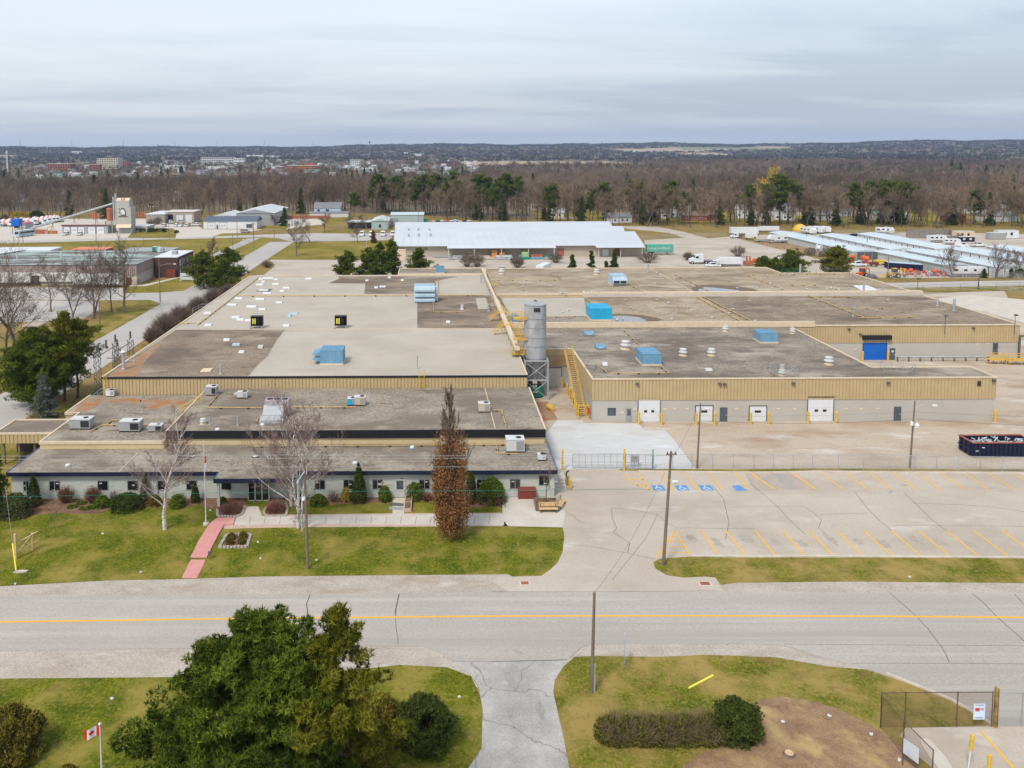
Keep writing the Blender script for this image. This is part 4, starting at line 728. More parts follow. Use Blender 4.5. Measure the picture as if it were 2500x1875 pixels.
overhead(fb,fx(968),fx(1146),3.9,Yf,0,m_doorblue,'bright blue roll up loading door',fm=m_black);MB().box(fx(955),Yf-.7,4.05,fx(1172),Yf-.001,4.85).build('door_hood',m_black,fb,True)
mandoor(fb,fx(1172),fx(1214),2.3,Yf,None,False,'dark door with a paper notice beside the blue door');mandoor(fb,fx(1966),fx(2006),3.2,Yf,m_greyd,True,'dark glazed door above the yellow steps',z0=.9)
MB().box(fx(1186),Yf-.09,1.5,fx(1200),Yf-.061,1.85).build('paper_notice',m_white,fb,True)
for x,y in((860,515),(947,555),(1820,508)):floodlight(fb,'a8',x,y,152.95)
for x,y in((1852,632),(1935,628),(2030,704),(908,674)):r=ray('a8',x,y);X=r.x*Yf/r.y;Zz=CAMH+r.z*Yf/r.y;MB().box(X-.28,Yf-.04,Zz-.16,X+.28,Yf-.002,Zz+.16).build('wall_plaque',m_coping,fb,True)
# ---- rear block
GZ=7.6
gb=thing('rear_factory_block','rear factory block with tan gravel roof scattered with gulls','building',(60,184,0))
MB().prism([(13.6,184.05),(108.2,184.05),(108.2,212.6),(90.3,212.6),(90.3,222.8),(13.6,222.8)],0,GZ-.25).build('wall',m_tan2,gb,True)
MB().prism([(13.7,184.4),(107.9,184.4),(107.9,212.3),(90.0,212.3),(90.0,222.5),(13.7,222.5)],GZ-.249,GZ-.1).build('roof',m_roof_tan,gb,True)
cp=MB();cp.box(13.55,183.95,GZ-.5,33.2,184.35,GZ+.0);cp.box(33.2,183.9,GZ-.2,110.4,184.9,GZ+.12);cp.box(107.91,184.95,GZ-.3,108.25,212.5,GZ+.08);cp.box(90.01,212.31,GZ-.3,108.25,212.65,GZ+.08);cp.box(90.01,212.66,GZ-.3,90.35,222.8,GZ+.08);cp.box(13.6,222.51,GZ-.3,90.0,222.8,GZ+.08);cp.build('coping',m_coping,gb,True)
MB().box(33.2,183.8,FZ,110.45,183.95,GZ-.21).build('parapet_wall',m_concl,gb,True)
rpatch('a7',[(1680,225),(1740,195),(1900,190),(2080,205),(2212,225),(2260,245),(2212,250),(1720,250)],GZ-.1,m_damp,gb,'damp_patch',.015);rpatch('a7',[(1740,235),(1800,210),(1950,222),(2100,240),(2060,250),(1760,250)],GZ-.1,m_pond,gb,'puddle',.025)
rpatch('a8',[(890,180),(1000,178),(1085,212),(1060,218),(960,220)],GZ-.1,m_white,gb,'white_sheet',.03)

# ---------------------------------------------------------------- things on the roofs
def fan_mushroom(r=.75,mat=None):
 t=thing('roof_fan','','roof fan');mat=mat or m_hvacw
 MB().lathe([(r*1.15,0),(r*1.15,.12),(r*.85,.13),(r*.85,.35)],n=18).build('curb',m_coping,t)
 MB().lathe([(r*.75,.35),(r*.8,.6),(r*1.12,.68),(r*1.12,.84),(r*.86,.9),(r*.86,1.25),(r*.95,1.28),(r*.95,1.42),(r*.6,1.5)],n=18).build('hood',mat,t,smooth=False);return t
def box_unit(w,d,h,mat,hood=None,ribs=6,curb=.25):
 t=thing('rooftop_unit','','rooftop unit');MB().box(-w/2-.1,-d/2-.1,0,w/2+.1,d/2+.1,curb).build('curb',m_coping,t)
 b=MB();b.box(-w/2,-d/2,curb,w/2,d/2,curb+h)
 for i in range(ribs+1):y=-d/2+d*i/ribs;b.box(-w/2-.02,y-.03,curb+.02,-w/2-.001,y+.03,curb+h);b.box(w/2+.001,y-.03,curb+.02,w/2+.02,y+.03,curb+h)
 for i in range(4):x=-w/2+w*i/3;b.box(x-.03,-d/2-.02,curb+.02,x+.03,-d/2-.001,curb+h)
 b.build('casing',mat,t);s=MB()
 for i in range(ribs+1):y=-d/2+d*i/ribs;s.box(-w/2,y-.04,curb+h+.001,w/2,y+.04,curb+h+.07)
 s.build('roof_seam',mat,t)
 if hood:hood(t,w,d,h,curb,mat)
 return t
def hood_front(t,w,d,h,c,mat):
 m=MB();m.xprism([(-d/2-.001,c+h*.9),(-d/2-1.0,c+h*.55),(-d/2-1.0,c+h*.15),(-d/2-.85,c+h*.15),(-d/2-.001,c+h*.3)],-w/2+.1,w/2-.1);m.build('intake_hood',mat,t)
 MB().box(-w/2+.3,-d/2-1.03,c+h*.2,-.1,-d/2-1.001,c+h*.5).box(.1,-d/2-1.03,c+h*.2,w/2-.3,-d/2-1.001,c+h*.5).build('louvre',m_dark,t)
def hood_left(t,w,d,h,c,mat):
 m=MB()
 for i in(0,1):z=c+h*(.12+.42*i);P=[(-w/2-.001,z),(-w/2-1.3,z+h*.17),(-w/2-.001,z+h*.38)];b=len(m.v);m.v+=[(x,-d/2+.15,zz)for x,zz in P]+[(x,d/2-.15,zz)for x,zz in P];m.f+=[[b,b+1,b+2],[b+5,b+4,b+3],[b,b+3,b+4,b+1],[b+1,b+4,b+5,b+2],[b+2,b+5,b+3,b]];m.m+=[0]*5
 m.build('intake_hood',mat,t)
def louvred(w,d,h):
 t=thing('rooftop_unit','','rooftop unit');b=MB();b.box(-w/2,-d/2+.5,.15,w/2,d/2,h);b.box(w/2+.001,-d/2+.6,.3,w/2+.6,d/2-.3,h*.93);b.build('casing',m_bluep,t);s=MB()
 for i in range(3):z=.2+i*(h-.2)/3;s.xprism([(-d/2+.499,z+(h-.2)/3),(-d/2-.5,z+(h-.2)/3*.45),(-d/2-.5,z+.05),(-d/2+.499,z+.28)],-w/2,w/2)
 s.build('louvre_hood',m_bluep,t);r=MB()
 for i in range(6):y=-d/2+.6+(d-.7)*i/5;r.box(-w/2,y-.05,h+.001,w/2,y+.05,h+.09)
 r.build('roof_seam',m_bluep,t);return t
def packaged(w=1.9,d=1.3,h=1.0,mat=None,hood=True):
 t=thing('air_conditioner','','air conditioner');mat=mat or m_hvac
 MB().box(-w/2,-d/2,0,-w/2+.12,d/2,.2).box(w/2-.12,-d/2,0,w/2,d/2,.2).build('skid',m_greyd,t);MB().box(-w/2,-d/2,.2,w/2,d/2,.2+h).build('casing',mat,t);MB().box(-w/2-.04,-d/2-.04,.2+h,w/2+.04,d/2+.04,.26+h).build('lid',m_hvacw,t)
 MB().lathe([(.34,0),(.34,.05),(.26,.06)],(w*.2,0,.261+h),14).build('fan_grille',m_dark,t)
 MB().box(.1,-d/2-.03,.35,w/2-.1,-d/2-.001,h+.05).build('coil_grille',m_dark if mat is m_hvac else m_grey,t)
 if hood:m=MB();P=[(-w/2-.001,.2+h*.95),(-w/2-.55,.2+h*.6),(-w/2-.001,.2+h*.4)];b=0;m.v=[(x,-d/2+.1,z)for x,z in P]+[(x,d/2-.1,z)for x,z in P];m.f=[[0,1,2],[5,4,3],[0,3,4,1],[1,4,5,2],[2,5,3,0]];m.m=[0]*5;m.build('intake_hood',mat,t)
 return t
def put(t,k,x,y,z,label,group=None,rz=0.0):
 p=at(k,x,y,z);t.location=(p.x,p.y,z);t.rotation_euler=(0,0,rz);tag(t,label,None,group);return t
GR='ventilation fans on the roofs'
f1=fan_mushroom()
put(f1,'a7',1130,735,WZ,'largest white mushroom fan on the warehouse roof behind the weathered blue unit',GR)
def fan(k,x,y,z,label,s=1.0):p=at(k,x,y,z);return dup(f1,(p.x,p.y,z),0,label,GR,s)
fan('a7',1616,788,WZ,'white mushroom fan right of the weathered blue unit',.8);fan('a7',1855,788,WZ,'white mushroom fan second to the right of the weathered blue unit',.8);fan('a8',706,790,WZ,'white mushroom fan near the right edge of the warehouse roof',.85)
fan('a7',1974,583,WZ,'white mushroom fan below the cream parapet at the back of the warehouse roof',.7);fan('a7',886,105,GZ-.1,'white mushroom fan at the far edge of the rear block by the hooded unit',.95);fan('a7',85,98,GZ-.1,'white mushroom fan on the rear block beside the diagonal duct',.95);fan('a5',1714,1365,CZ,'small white fan at the front left corner of the upper office block',.5)
fan('a8',425,550,WZ,'low white fan at the back right corner of the warehouse roof',.6);fan('a8',345,875,WZ,'galvanised fan with tall stack near the warehouse front edge',.62)
big=put(louvred(2.9*1.55,3.6,3.6),'a6',1510,330,DZ,'tall pale blue louvred air handler standing near the centre back of the main roof')
put(box_unit(3.5,3.2,2.0,m_blueu,hood_left,5),'a6',735,845,DZ,'blue rooftop unit with two pointed intake hoods on the pale roof')
put(box_unit(3.6,4.4,2.1,m_bluep,hood_front,5),'a7',1060,185,GZ-.1,'pale blue rooftop unit with black fronted intake hood on the rear roof')
put(box_unit(4.1,5.4,2.1,m_blueb,None,3),'a7',905,470,FZ,'bright turquoise rooftop unit beside the roof puddle');put(box_unit(2.9,4.2,1.6,m_blueu,None,4),'a7',1325,845,WZ,'weathered blue rooftop unit on the near warehouse roof')
put(box_unit(3.0,3.2,1.5,m_blueu,None,4),'a8',217,610,WZ,'smaller grey blue rooftop unit at the back right of the warehouse roof');put(box_unit(2.2,1.6,1.6,m_blueu,None,3),'a6',1640,92,DZ+.25,'small teal rooftop unit on the rear annex',)
put(box_unit(1.2,1.6,1.4,m_blueu,None,3),'a7',200,510,FZ,'small teal unit beside the yellow catwalk behind the silo')
for x,y,l in((820,620,'low blue roof vent farther from the camera on the warehouse roof'),(917,732,'low blue roof vent nearer the camera on the warehouse roof')):
 t=thing('roof_vent',l,'roof vent',at('a7',x,y,WZ),0,'low blue roof vents');MB().box(-.75,-.55,0,.75,.55,.18).build('curb',m_coping,t);MB().xprism([(-.7,.2),(-.7,.5),(-.4,.8),(.5,.8),(.7,.45),(.7,.2)],-.85,.85).build('hood',m_blueu,t);MB().box(-.4,-.73,.34,.4,-.701,.46).build('slot',m_white,t)
def black_fan(k,x,y,label):
 p=at(k,x,y,DZ);t=thing('exhaust_blower',label,'exhaust blower',(p.x,p.y,DZ),0,'black exhaust blowers on the main roof')
 MB().box(-1.25,-.7,0,-1.1,.8,.12).box(1.1,-.7,0,1.25,.8,.12).box(-1.1,-.1,.12,-.95,.1,.5).box(.95,-.1,.12,1.1,.1,.5).build('stand',m_galv,t)
 MB().box(-1.1,-.12,.5,1.1,1.1,.6).box(-1.1,.9,.6,1.1,1.1,2.2).box(-1.1,0,.6,-1.0,.9,2.2).box(1.0,0,.6,1.1,.9,2.2).box(-1.1,0,2.2,1.1,1.1,2.3).build('casing',m_dark,t)
 MB().lathe([(.7,-.05),(.75,.1),(.3,.3)],(0,.3,1.4),14,axis='y').build('inlet',m_black,t);g=MB()
 for i in range(5):g.box(-.75,-.13,.95+i*.2,-.2,-.1,1.05+i*.2)
 g.box(-.8,-.12,.85,-.72,-.08,1.95).box(-.22,-.12,.85,-.14,-.08,1.95);g.build('motor_guard',m_yelpl,t)
black_fan('a6',92,560,'left black exhaust blower with yellow motor guard on the main roof');black_fan('a6',800,558,'right black exhaust blower with yellow motor guard on the main roof')
GA='packaged air conditioners on the office roofs'
pk=packaged(2.6,1.5,1.15);put(pk,'a5',695,1400,BZ+.05,'grey air conditioner on the low wing roof, leftmost of its row',GA)
p=at('a5',1110,1420,BZ+.05);dup(pk,(p.x,p.y,p.z),0,'grey air conditioner in the middle of the low wing roof row',GA)
p=at('a5',1318,1425,BZ+.05);dup(pk,(p.x,p.y,p.z),0,'smaller grey air conditioner at the right of the low wing roof row',GA,.65)
put(packaged(1.5,1.2,1.1,m_hvac),'a5',1790,1120,CZ,'dark faced air conditioner at the back left corner of the upper office roof',GA);put(packaged(1.4,.9,.7,m_hvacw),'a5',2050,1145,CZ,'small pale air conditioner near the back of the upper office roof',GA)
put(packaged(2.2,1.6,1.4,m_hvacw,False),'b3',197,345,AZ,'large pale grey air conditioner at the right end of the office roof',GA);put(packaged(1.5,1.2,1.0,m_hvacb,False),'a6',2010,1260,CZ,'beige air conditioner by the white roof joint on the upper office roof',GA)
put(packaged(1.5,1.1,1.0,m_hvacb,False),'a6',965,1205,CZ,'beige air conditioner joined to a blue cabinet on the upper office roof',GA);t=packaged(1.1,1.1,.8,m_blueb,False);put(t,'a6',895,1205,CZ,'bright blue cabinet unit next to the beige air conditioner')
put(packaged(1.2,.8,.8,m_white,False),'b2',1685,295,AZ,'small white condenser behind the columnar oak against the black fascia',GA);put(packaged(1.2,.6,.8,m_white,False),'a5',933,1135,BZ,'small white condenser at the foot of the ribbed wall',GA);put(packaged(.9,.8,.5,m_white,False),'b3',422,425,AZ,'small white roof box near the right corner of the office roof')
t=thing('ducted_unit','pink grey air handler with stepped galvanised duct on the upper office roof','air handler',at('a6',240,1340,CZ))
MB().box(-1.6,1.6,.3,1.6,3.2,2.2).build('casing',M('pinkish_unit',(.42,.34,.36),.5),t);MB().box(-1.4,.9,1.0,1.2,1.59,1.9).xprism([(.89,1.8),(-.2,.9),(-.2,.3),(.89,.3)],-1.5,1.2).xprism([(-.21,.8),(-1.2,.5),(-1.2,.05),(-.21,.05)],-1.7,1.4).build('duct',m_galv,t)
for i in range(3):MB().lathe([(.42,0),(.42,.06),(.3,.07)],(-1.0+i*1.0,2.4,2.201),14).build('fan_grille',m_dark,t)
MB().box(-2.3,-.4,.01,-2.15,1.9,.1).box(2.1,0,.01,2.2,1.9,.1).build('pipe',m_pipe,t)
# skylights
def skylight(k,x,y,w,z=DZ,par=None,d=1.0,mat=None,h=.28):
 p=at(k,x,y,z);ww=w*CR[k][2]*p.y/FPX;MB().xprism([(p.y-d/2,z),(p.y-d/2+.1,z+h),(p.y+d/2-.1,z+h),(p.y+d/2,z)],p.x-ww/2,p.x+ww/2).build('skylight',mat or m_white,par or db,True)
for x,y,w in((190,138,88),(255,148,35),(148,168,28),(120,192,62),(252,188,55),(342,220,52),(308,246,38),(180,264,68),(150,240,80),(120,314,76),(282,344,52),(50,378,84),(140,400,58),(342,538,54),(530,142,54),(1155,210,52),(1100,217,30),(1023,158,26),(1320,156,24),(128,145,36),(1212,134,24),(1708,508,34)):skylight('a6',x,y,w)
for x,y,w in((2015,308,68),(1960,362,74),(1755,432,60),(1990,468,66),(2030,488,60),(2095,494,56),(1758,534,58),(1915,660,50),(2040,762,44)):skylight('a5',x,y,w)
skylight('a5',1995,700,62,mat=m_bluep);skylight('a6',405,436,68,mat=m_bluep);skylight('a6',368,458,28,mat=m_bluep,h=.5);skylight('a5',1745,912,84,mat=m_coping,d=1.8,h=.12);skylight('a6',126,722,40,mat=m_hvacw,h=.4)
skylight('a7',1830,912,54,WZ,wh,.9,m_hvacw,.3);skylight('a7',955,868,40,WZ,wh,.8,m_white,.4)
rpatch('a6',[(85,248),(120,226),(228,226),(200,250)],DZ,m_greyd,db,'roof_mat',.03)
# vent pipes
def stack(k,b,tp,z,r,label,mat=None,cap=False,sub=False):
 p=at(k,*b,z);h=high(k,tp[0],tp[1],p.y)-z;t=thing('vent_pipe',label,'vent pipe',(p.x,p.y,z),0,'vent pipes on the roofs');MB().tube((0,0,0),(0,0,h),r,r,10).build('pipe',mat or m_galv,t);MB().lathe([(r*1.5,0),(r*1.5,.12),(r*1.05,.2)],n=10).build('collar',mat or m_galv,t)
 if cap:MB().lathe([(r*1.7,h-.05),(r*1.7,h+.05),(.02,h+.35)],n=14).build('cap',m_white,t)
stack('a5',(1042,905),(1035,760),DZ,.22,'tall galvanised chimney with white cone cap at the left roof corner',cap=True);stack('a5',(1863,945),(1862,860),DZ,.16,'short galvanised vent pipe on the brown roof patch');stack('a6',(1448,898),(1448,792),DZ,.08,'thin grey vent pipe above the yellow ladder')
stack('a8',(1120,248),(1122,172),FZ,.25,'pale vent stack at the right end of the pale parapet');stack('a8',(1672,375),(1674,282),FZ,.25,'pale vent stack nearest the right roof edge');stack('a8',(1543,340),(1545,282),FZ,.2,'shorter pale vent stack with propped legs near the right roof edge');stack('a8',(894,420),(893,375),FZ,.16,'small vent stack on the brown roof')
stack('a8',(485,88),(486,15),GZ,.25,'pale vent stack on the far edge of the rear roof');stack('a8',(975,215),(975,165),GZ,.2,'vent stack beside the white roof sheet');stack('a7',(1320,85),(1320,15),GZ,.15,'vent stack where the pale joint meets the far roof edge');stack('a6',(1985,175),(1985,110),DZ,.2,'vent stack beside the diagonal duct')
stack('a6',(2050,415),(2050,355),DZ,.2,'vent stack on the brown patch near the diagonal duct');stack('a5',(1772,1378),(1772,1305),CZ,.1,'thin vent pipe next to the small white fan');stack('a5',(2005,1380),(2005,1300),CZ,.1,'thin vent pipe standing alone on the upper office roof');stack('a6',(1053,1215),(1056,1075),CZ,.05,'slender mast with white base next to the beige air conditioner');stack('a6',(1825,400),(1825,360),DZ,.3,'short wide vent with arm on the brown patch',m_hvacw)
stack('a8',(345,855),(347,790),WZ+.3,.35,'galvanised stack near the warehouse front edge')
# small roof bits
for i,(k,x,y,z)in enumerate((('b1',572,478,AZ),('b1',1620,405,AZ),('b1',2158,402,AZ),('b2',84,402,AZ),('b2',920,458,AZ),('b2',1405,325,AZ),('b1',1835,175,CZ),('b2',140,135,CZ))):
 t=thing('roof_drain_cap','','vent cap',at(k,x,y,z),0,'small white vent caps on the office roofs');MB().lathe([(.22,0),(.22,.1),(.3,.12),(.26,.24),(.05,.3)],n=10).build('cap',m_white,t);MB().lathe([(.4,0),(.4,.03)],n=12).build('flange',m_galv,t);t['label']='small white vent cap on the gravel roof of the offices'
def gas_pipe(k,L_,z,label,r=.07,mat=None,sup=4.0,loc=None,lift=.18):
 P=pts(k,L_,z+lift);t=thing('gas_pipe',label,'pipe',(P[0].x,P[0].y,z),0,'pipes laid across the roofs');MB().path([tuple(p)for p in P],r,6).build('pipe',mat or m_pipe,t,True);b=MB()
 for p,q in zip(P,P[1:]):
  n=int((q-p).length/sup)
  for i in range(n+1):c=p.lerp(q,(i+.5)/(n+1));b.box(c.x-.16,c.y-.12,z+.001,c.x+.16,c.y+.12,z+lift-.04)
 b.build('pipe_support',m_block,t,True)
gas_pipe('o',[(580,722),(1180,720)],DZ,'long yellow gas pipe crossing the main roof from side to side',.10,sup=8,lift=.3);gas_pipe('a5',[(1665,530),(2180,130)],DZ,'yellow pipe running back along the left edge of the main roof',.09);gas_pipe('a5',[(1515,515),(1660,513)],DZ,'short yellow pipe crossing to the left roof edge',.08)
gas_pipe('a6',[(1625,140),(1625,275)],DZ,'yellow pipe between the rear annex and the long gas pipe',.08);gas_pipe('a6',[(1582,340),(1585,420),(1850,420)],DZ,'yellow pipe leading from the louvred air handler to a small unit',.06)
gas_pipe('a5',[(1845,1108),(1748,1225),(2212,1228)],CZ,'yellow pipe bending across the upper office roof from the corner unit');gas_pipe('a6',[(340,1222),(930,1222)],CZ,'yellow pipe between the ducted unit and the blue cabinet');gas_pipe('a6',[(2070,1248),(2160,1250),(2197,1390)],CZ,'yellow pipe by the right end of the upper office roof')
gas_pipe('a5',[(760,1430),(860,1372),(1280,1370)],BZ+.05,'yellow pipe behind the grey air conditioners on the low wing');gas_pipe('a5',[(900,1370),(940,1332),(1130,1332)],BZ+.05,'short upper yellow pipe on the low wing roof');gas_pipe('b2',[(0,308),(1350,300),(2140,293)],AZ,'long yellow pipe along the back of the office roof',.05);gas_pipe('b3',[(0,292),(370,290)],AZ,'yellow pipe behind the large pale air conditioner',.05);gas_pipe('b3',[(40,300),(55,368),(235,372)],AZ,'yellow pipe looping in front of the large pale air conditioner',.05)
gas_pipe('a7',[(920,885),(985,935),(1500,935),(1420,870)],WZ,'yellow pipe around the weathered blue unit',.06);gas_pipe('a7',[(1110,565),(1250,700)],WZ,'yellow pipe from the parapet to the weathered blue unit',.05);gas_pipe('a7',[(470,460),(780,455)],FZ,'thin pipe left of the turquoise unit',.05)
gas_pipe('a8',[(545,255),(985,430)],FZ,'cream pipe slanting across the brown roof',.09);gas_pipe('a8',[(930,430),(1385,422)],FZ,'cream pipe at the front of the brown roof',.08);gas_pipe('a8',[(830,356),(1175,355)],FZ,'short cream pipe in the middle of the brown roof',.06);gas_pipe('a8',[(590,270),(910,267)],FZ,'short cream pipe near the pale parapet',.05)
gas_pipe('a7',[(1725,290),(2100,495)],FZ,'left of the pair of slanting cream pipes',.09);gas_pipe('a7',[(1790,290),(2190,495)],FZ,'right of the pair of slanting cream pipes',.09);gas_pipe('a7',[(790,300),(860,360)],FZ,'cream pipe behind the turquoise unit',.07);gas_pipe('a7',[(1155,180),(1280,255)],GZ-.1,'cream pipe from the pale blue hooded unit',.07);gas_pipe('a7',[(1540,100),(1850,250)],GZ-.1,'cream pipe crossing the rear roof behind the puddle',.06)
gas_pipe('a8',[(70,98),(370,215)],GZ-.1,'cream pipe slanting across the right part of the rear roof',.06);gas_pipe('a8',[(70,97),(800,92)],GZ-.1,'cream pipe along the far right roof edge',.05);gas_pipe('a7',[(0,150),(590,150)],GZ-.1,'thin pipe at the left of the rear roof',.05);gas_pipe('a8',[(380,178),(640,176)],GZ-.1,'thin pipe in the middle of the right rear roof',.04);gas_pipe('a7',[(555,108),(592,150)],GZ-.1,'very short pipe on the rear roof',.05)
gas_pipe('a6',[(2030,285),(2065,400)],DZ,'row of pipe supports left of the diagonal duct',.05,sup=1.2);gas_pipe('a7',[(0,190),(130,400)],DZ,'pipe on supports right of the diagonal duct',.05,sup=1.2)
a,b=at('a7',1335,52,GZ),at('a7',1710,250,GZ);MB().tube((a.x,a.y,GZ-.07),(b.x,b.y,GZ-.07),.09,.09,4).build('roof_joint',m_coping,gb,True)
# gulls
def gull():
 t=thing('gull','white gull standing on the tan rear roof','gull',(0,0,0),0,'gulls resting on the roofs');b=MB();b.lathe([(.02,-.32),(.07,-.2),(.12,0),(.11,.14),(.05,.24),(.06,.28),(.065,.33),(.02,.38)],(0,0,.2),8,axis='y');o=b.build('body',m_white,t,smooth=True);MB().box(-.13,-.3,.22,-.09,.12,.28).box(.09,-.3,.22,.13,.12,.28).build('wing',m_grey,t);MB().tube((-.04,0,0),(-.04,0,.12),.012,.012,4).tube((.04,0,0),(.04,0,.12),.012,.012,4).build('leg',m_pipe,t);return t
gl=Reuse(gull());rg=random.Random(4)
gs=[('a7',x,y,GZ-.1)for x,y in((100,100),(135,140),(280,180),(265,208),(245,255),(300,258),(355,130),(480,190),(490,200),(590,260),(620,262),(790,250),(855,250),(900,255),(1020,180),(1060,250),(1100,210),(1230,248),(1290,250),(1385,180),(1400,90),(1420,105),(1530,140),(1640,100),(1780,100),(1990,60),(2070,220),(1690,200))]
gs+=[('a8',x,y,GZ-.1)for x,y in((150,195),(260,165),(320,185),(405,100),(425,92),(615,185),(720,200),(725,195),(740,160),(770,205),(845,180),(860,200),(910,110),(230,100),(530,205),(560,212),(345,205),(790,215),(1245,210),(690,212))]
gs+=[('a7',x,y,FZ)for x,y in((1000,470),(1055,482),(1065,490),(1110,478),(605,420),(650,408),(1175,385),(1530,482),(1660,380),(1870,468),(2035,395),(2010,430),(1135,320),(1390,320),(1500,345))]+[('a8',x,y,FZ)for x,y in((1155,292),(625,300),(1080,375),(910,358),(145,452),(85,300))]
for i,(k,x,y,z)in enumerate(gs):gl.put(at(k,x,y+6,z),rg.random()*6.28,'white gull resting on the gravel roof',sc=1.15)
# roof edge guard rails
def rail(name,P,label,mat=None,h=1.05,r=.03,grp='guard rails',cat='guard rail',n=2,step=1.8):
 P=[Vector(p)for p in P];t=thing(name,label,cat,P[0],0,grp);a=MB();b=MB()
 for p,q in zip(P,P[1:]):
  for i in range(n):z=Vector((0,0,h*(i+1)/n));a.tube(p+z,q+z,r,r,5)
  m=max(1,round((q-p).length/step))
  for i in range(m+1):c=p.lerp(q,i/m);MB().tube(c,c+Vector((0,0,h)),r,r,5).build('rail_post',mat or m_galv,t,True)
 a.build('rail',mat or m_galv,t,True);return t
rail('guard_rail',pts('a7',[(470,735),(635,735)],WZ),'cream guard rail beside the silo at the roof edge',m_coping)
rail('guard_rail',pts('a7',[(800,870),(790,910),(870,915),(870,870)],WZ),'galvanised guard rail around a hatch at the warehouse left edge');rail('guard_rail',pts('a8',[(245,850),(285,885),(470,885),(420,845)],WZ),'galvanised guard rail by the galvanised stack');rail('guard_rail',pts('a8',[(1130,862),(1330,872),(1370,840),(1100,822)],WZ),'galvanised guard rail at the dark end of the warehouse roof')
rail('guard_rail',pts('a8',[(400,520),(520,560)],WZ),'galvanised guard rail at the back right corner of the warehouse roof');rail('guard_rail',pts('a5',[(1625,435),(1700,395),(1780,395)],DZ),'galvanised guard rail at the left edge of the main roof');rail('guard_rail',pts('a5',[(790,1180),(855,1125),(985,1125)],BZ),'galvanised guard rail at the back left of the low wing');rail('guard_rail',pts('a5',[(1050,855),(1130,855)],DZ),'thin guard rail near the tall chimney',m_hvacw)
rail('guard_rail',pts('a8',[(340,85),(610,85)],GZ),'green guard rail on the far edge of the rear roof',m_greenp,1.1);rail('guard_rail',pts('a8',[(640,80),(800,76),(910,120)],GZ),'grey guard rail at the far right corner of the rear roof',m_greyd,1.1)
# ladders
def ladder(base,top,label,mat=None,w=.55,dr=(0,-1),n=None):
 t=thing('ladder',label,'ladder',base,0,'yellow ladders');b=Vector(base);p=Vector(top);s=Vector((-dr[1],dr[0],0))*w/2;a=MB();r=MB()
 for q in(s,-s):a.tube(b+q,p+q,.04,.04,5)
 n=n or int((p-b).length/.3)
 for i in range(1,n):c=b.lerp(p,i/n);r.tube(c-s,c+s,.025,.025,4)
 a.build('stile',mat or m_yelsteel,t,True);r.build('rung',mat or m_yelsteel,t,True)
p=at('a6',1485,1065,CZ);ladder((p.x,118.6,CZ),(p.x,118.75,DZ+1.1),'yellow wall ladder from the office roof up to the main roof',w=.8);p=at('a5',970,1070,BZ);ladder((p.x,118.6,BZ),(p.x,118.7,DZ+.4),'narrow yellow ladder at the left end of the ribbed wall',w=.35)
t=thing('roof_steps','yellow steps with handrails between the low wing and the upper office roof','steps',at('a5',1530,1285,BZ));a=MB()
for i in range(5):a.box(-.1+i*.45,-.1+i*.35,.2*i,.5+i*.45,.8+i*.35,.2*i+.05)
a.build('tread',m_yelsteel,t);a=MB()
for y in(-.1,.8):a.path([(-.1,y,1.0),(2.3,y+1.9,2.0)],.04);a.path([(-.1,y,.5),(2.3,y+1.9,1.5)],.03);a.tube((-.1,y,0),(-.1,y,1.0),.04);a.tube((2.3,y+1.9,.9),(2.3,y+1.9,2.0),.04)
a.build('handrail',m_yelsteel,t)
# rectangular duct running diagonally over the main roof with two yellow crossovers
t=thing('conveyor_duct','long cream covered duct running back over the roofs beside the silo','duct',(13.2,140,DZ));P0=at('a6',1995,62,DZ+1.2);P1=at('a7',218,745,DZ+1.2);d=(P1-P0).normalized();s=Vector((-d.y,d.x,0))*.32;m=MB()
for a,b,w_ in((0,.52,.8),(.521,1,1.25)):A,B=P0.lerp(P1,a),P0.lerp(P1,b);s_=s*w_;m.v+=[tuple(q+o+Vector((0,0,z)))for q in(A,B)for o,z in((-s_,0),(s_,0),(s_,.5),(-s_,.5))];k_=len(m.v)-8;m.f+=[[k_+i for i in q]for q in((0,1,2,3),(7,6,5,4),(0,4,5,1),(1,5,6,2),(2,6,7,3),(3,7,4,0))];m.m+=[0]*6
m.build('casing',m_coping,t,True);m=MB()
for i in range(24):c=P0.lerp(P1,i/23);m.box(c.x-.3,c.y-.05,DZ+.13,c.x-.22,c.y+.05,DZ+1.2);m.box(c.x+.22,c.y-.05,DZ+.13,c.x+.3,c.y+.05,DZ+1.2)
m.build('support',m_greyd,t,True)
def crossover(k,x,y,label):
 c=at(k,x,y,DZ+2.0);t=thing('crossover_stair',label,'crossover stair',(c.x,c.y,DZ),0,'yellow crossover stairs');a=MB();a.box(-.9,-.5,1.95,.9,.5,2.05)
 for sx in(-1,1):
  for i in range(7):x_=sx*(.9+i*.27);a.box(min(x_,x_+sx*.27),-.45,1.95-i*.27-.27,max(x_,x_+sx*.27),.45,1.95-i*.27-.22)
 a.build('tread',m_yelsteel,t);b=MB()
 for y_ in(-.5,.5):
  b.path([(-2.7,y_,1.0),(-.9,y_,3.0),(.9,y_,3.0),(2.7,y_,1.0)],.03,5);b.path([(-2.7,y_,.5),(-.9,y_,2.5),(.9,y_,2.5),(2.7,y_,.5)],.03,5);b.path([(-2.8,y_,.1),(-.9,y_,2.0)],.04,5);b.path([(2.8,y_,.1),(.9,y_,2.0)],.04,5)
  for x_ in(-2.7,-.9,.9,2.7):b.tube((x_,y_,max(.05,2-max(0,abs(x_)-.9)*1.1)),(x_,y_,3.0-max(0,abs(x_)-.9)*1.11),.04,.04,5)
  for x_ in(-.85,.85):b.tube((x_,y_,0),(x_,y_,1.95),.05,.05,5)
 b.build('handrail',m_yelsteel,t);t.scale=(.85,.85,.85)
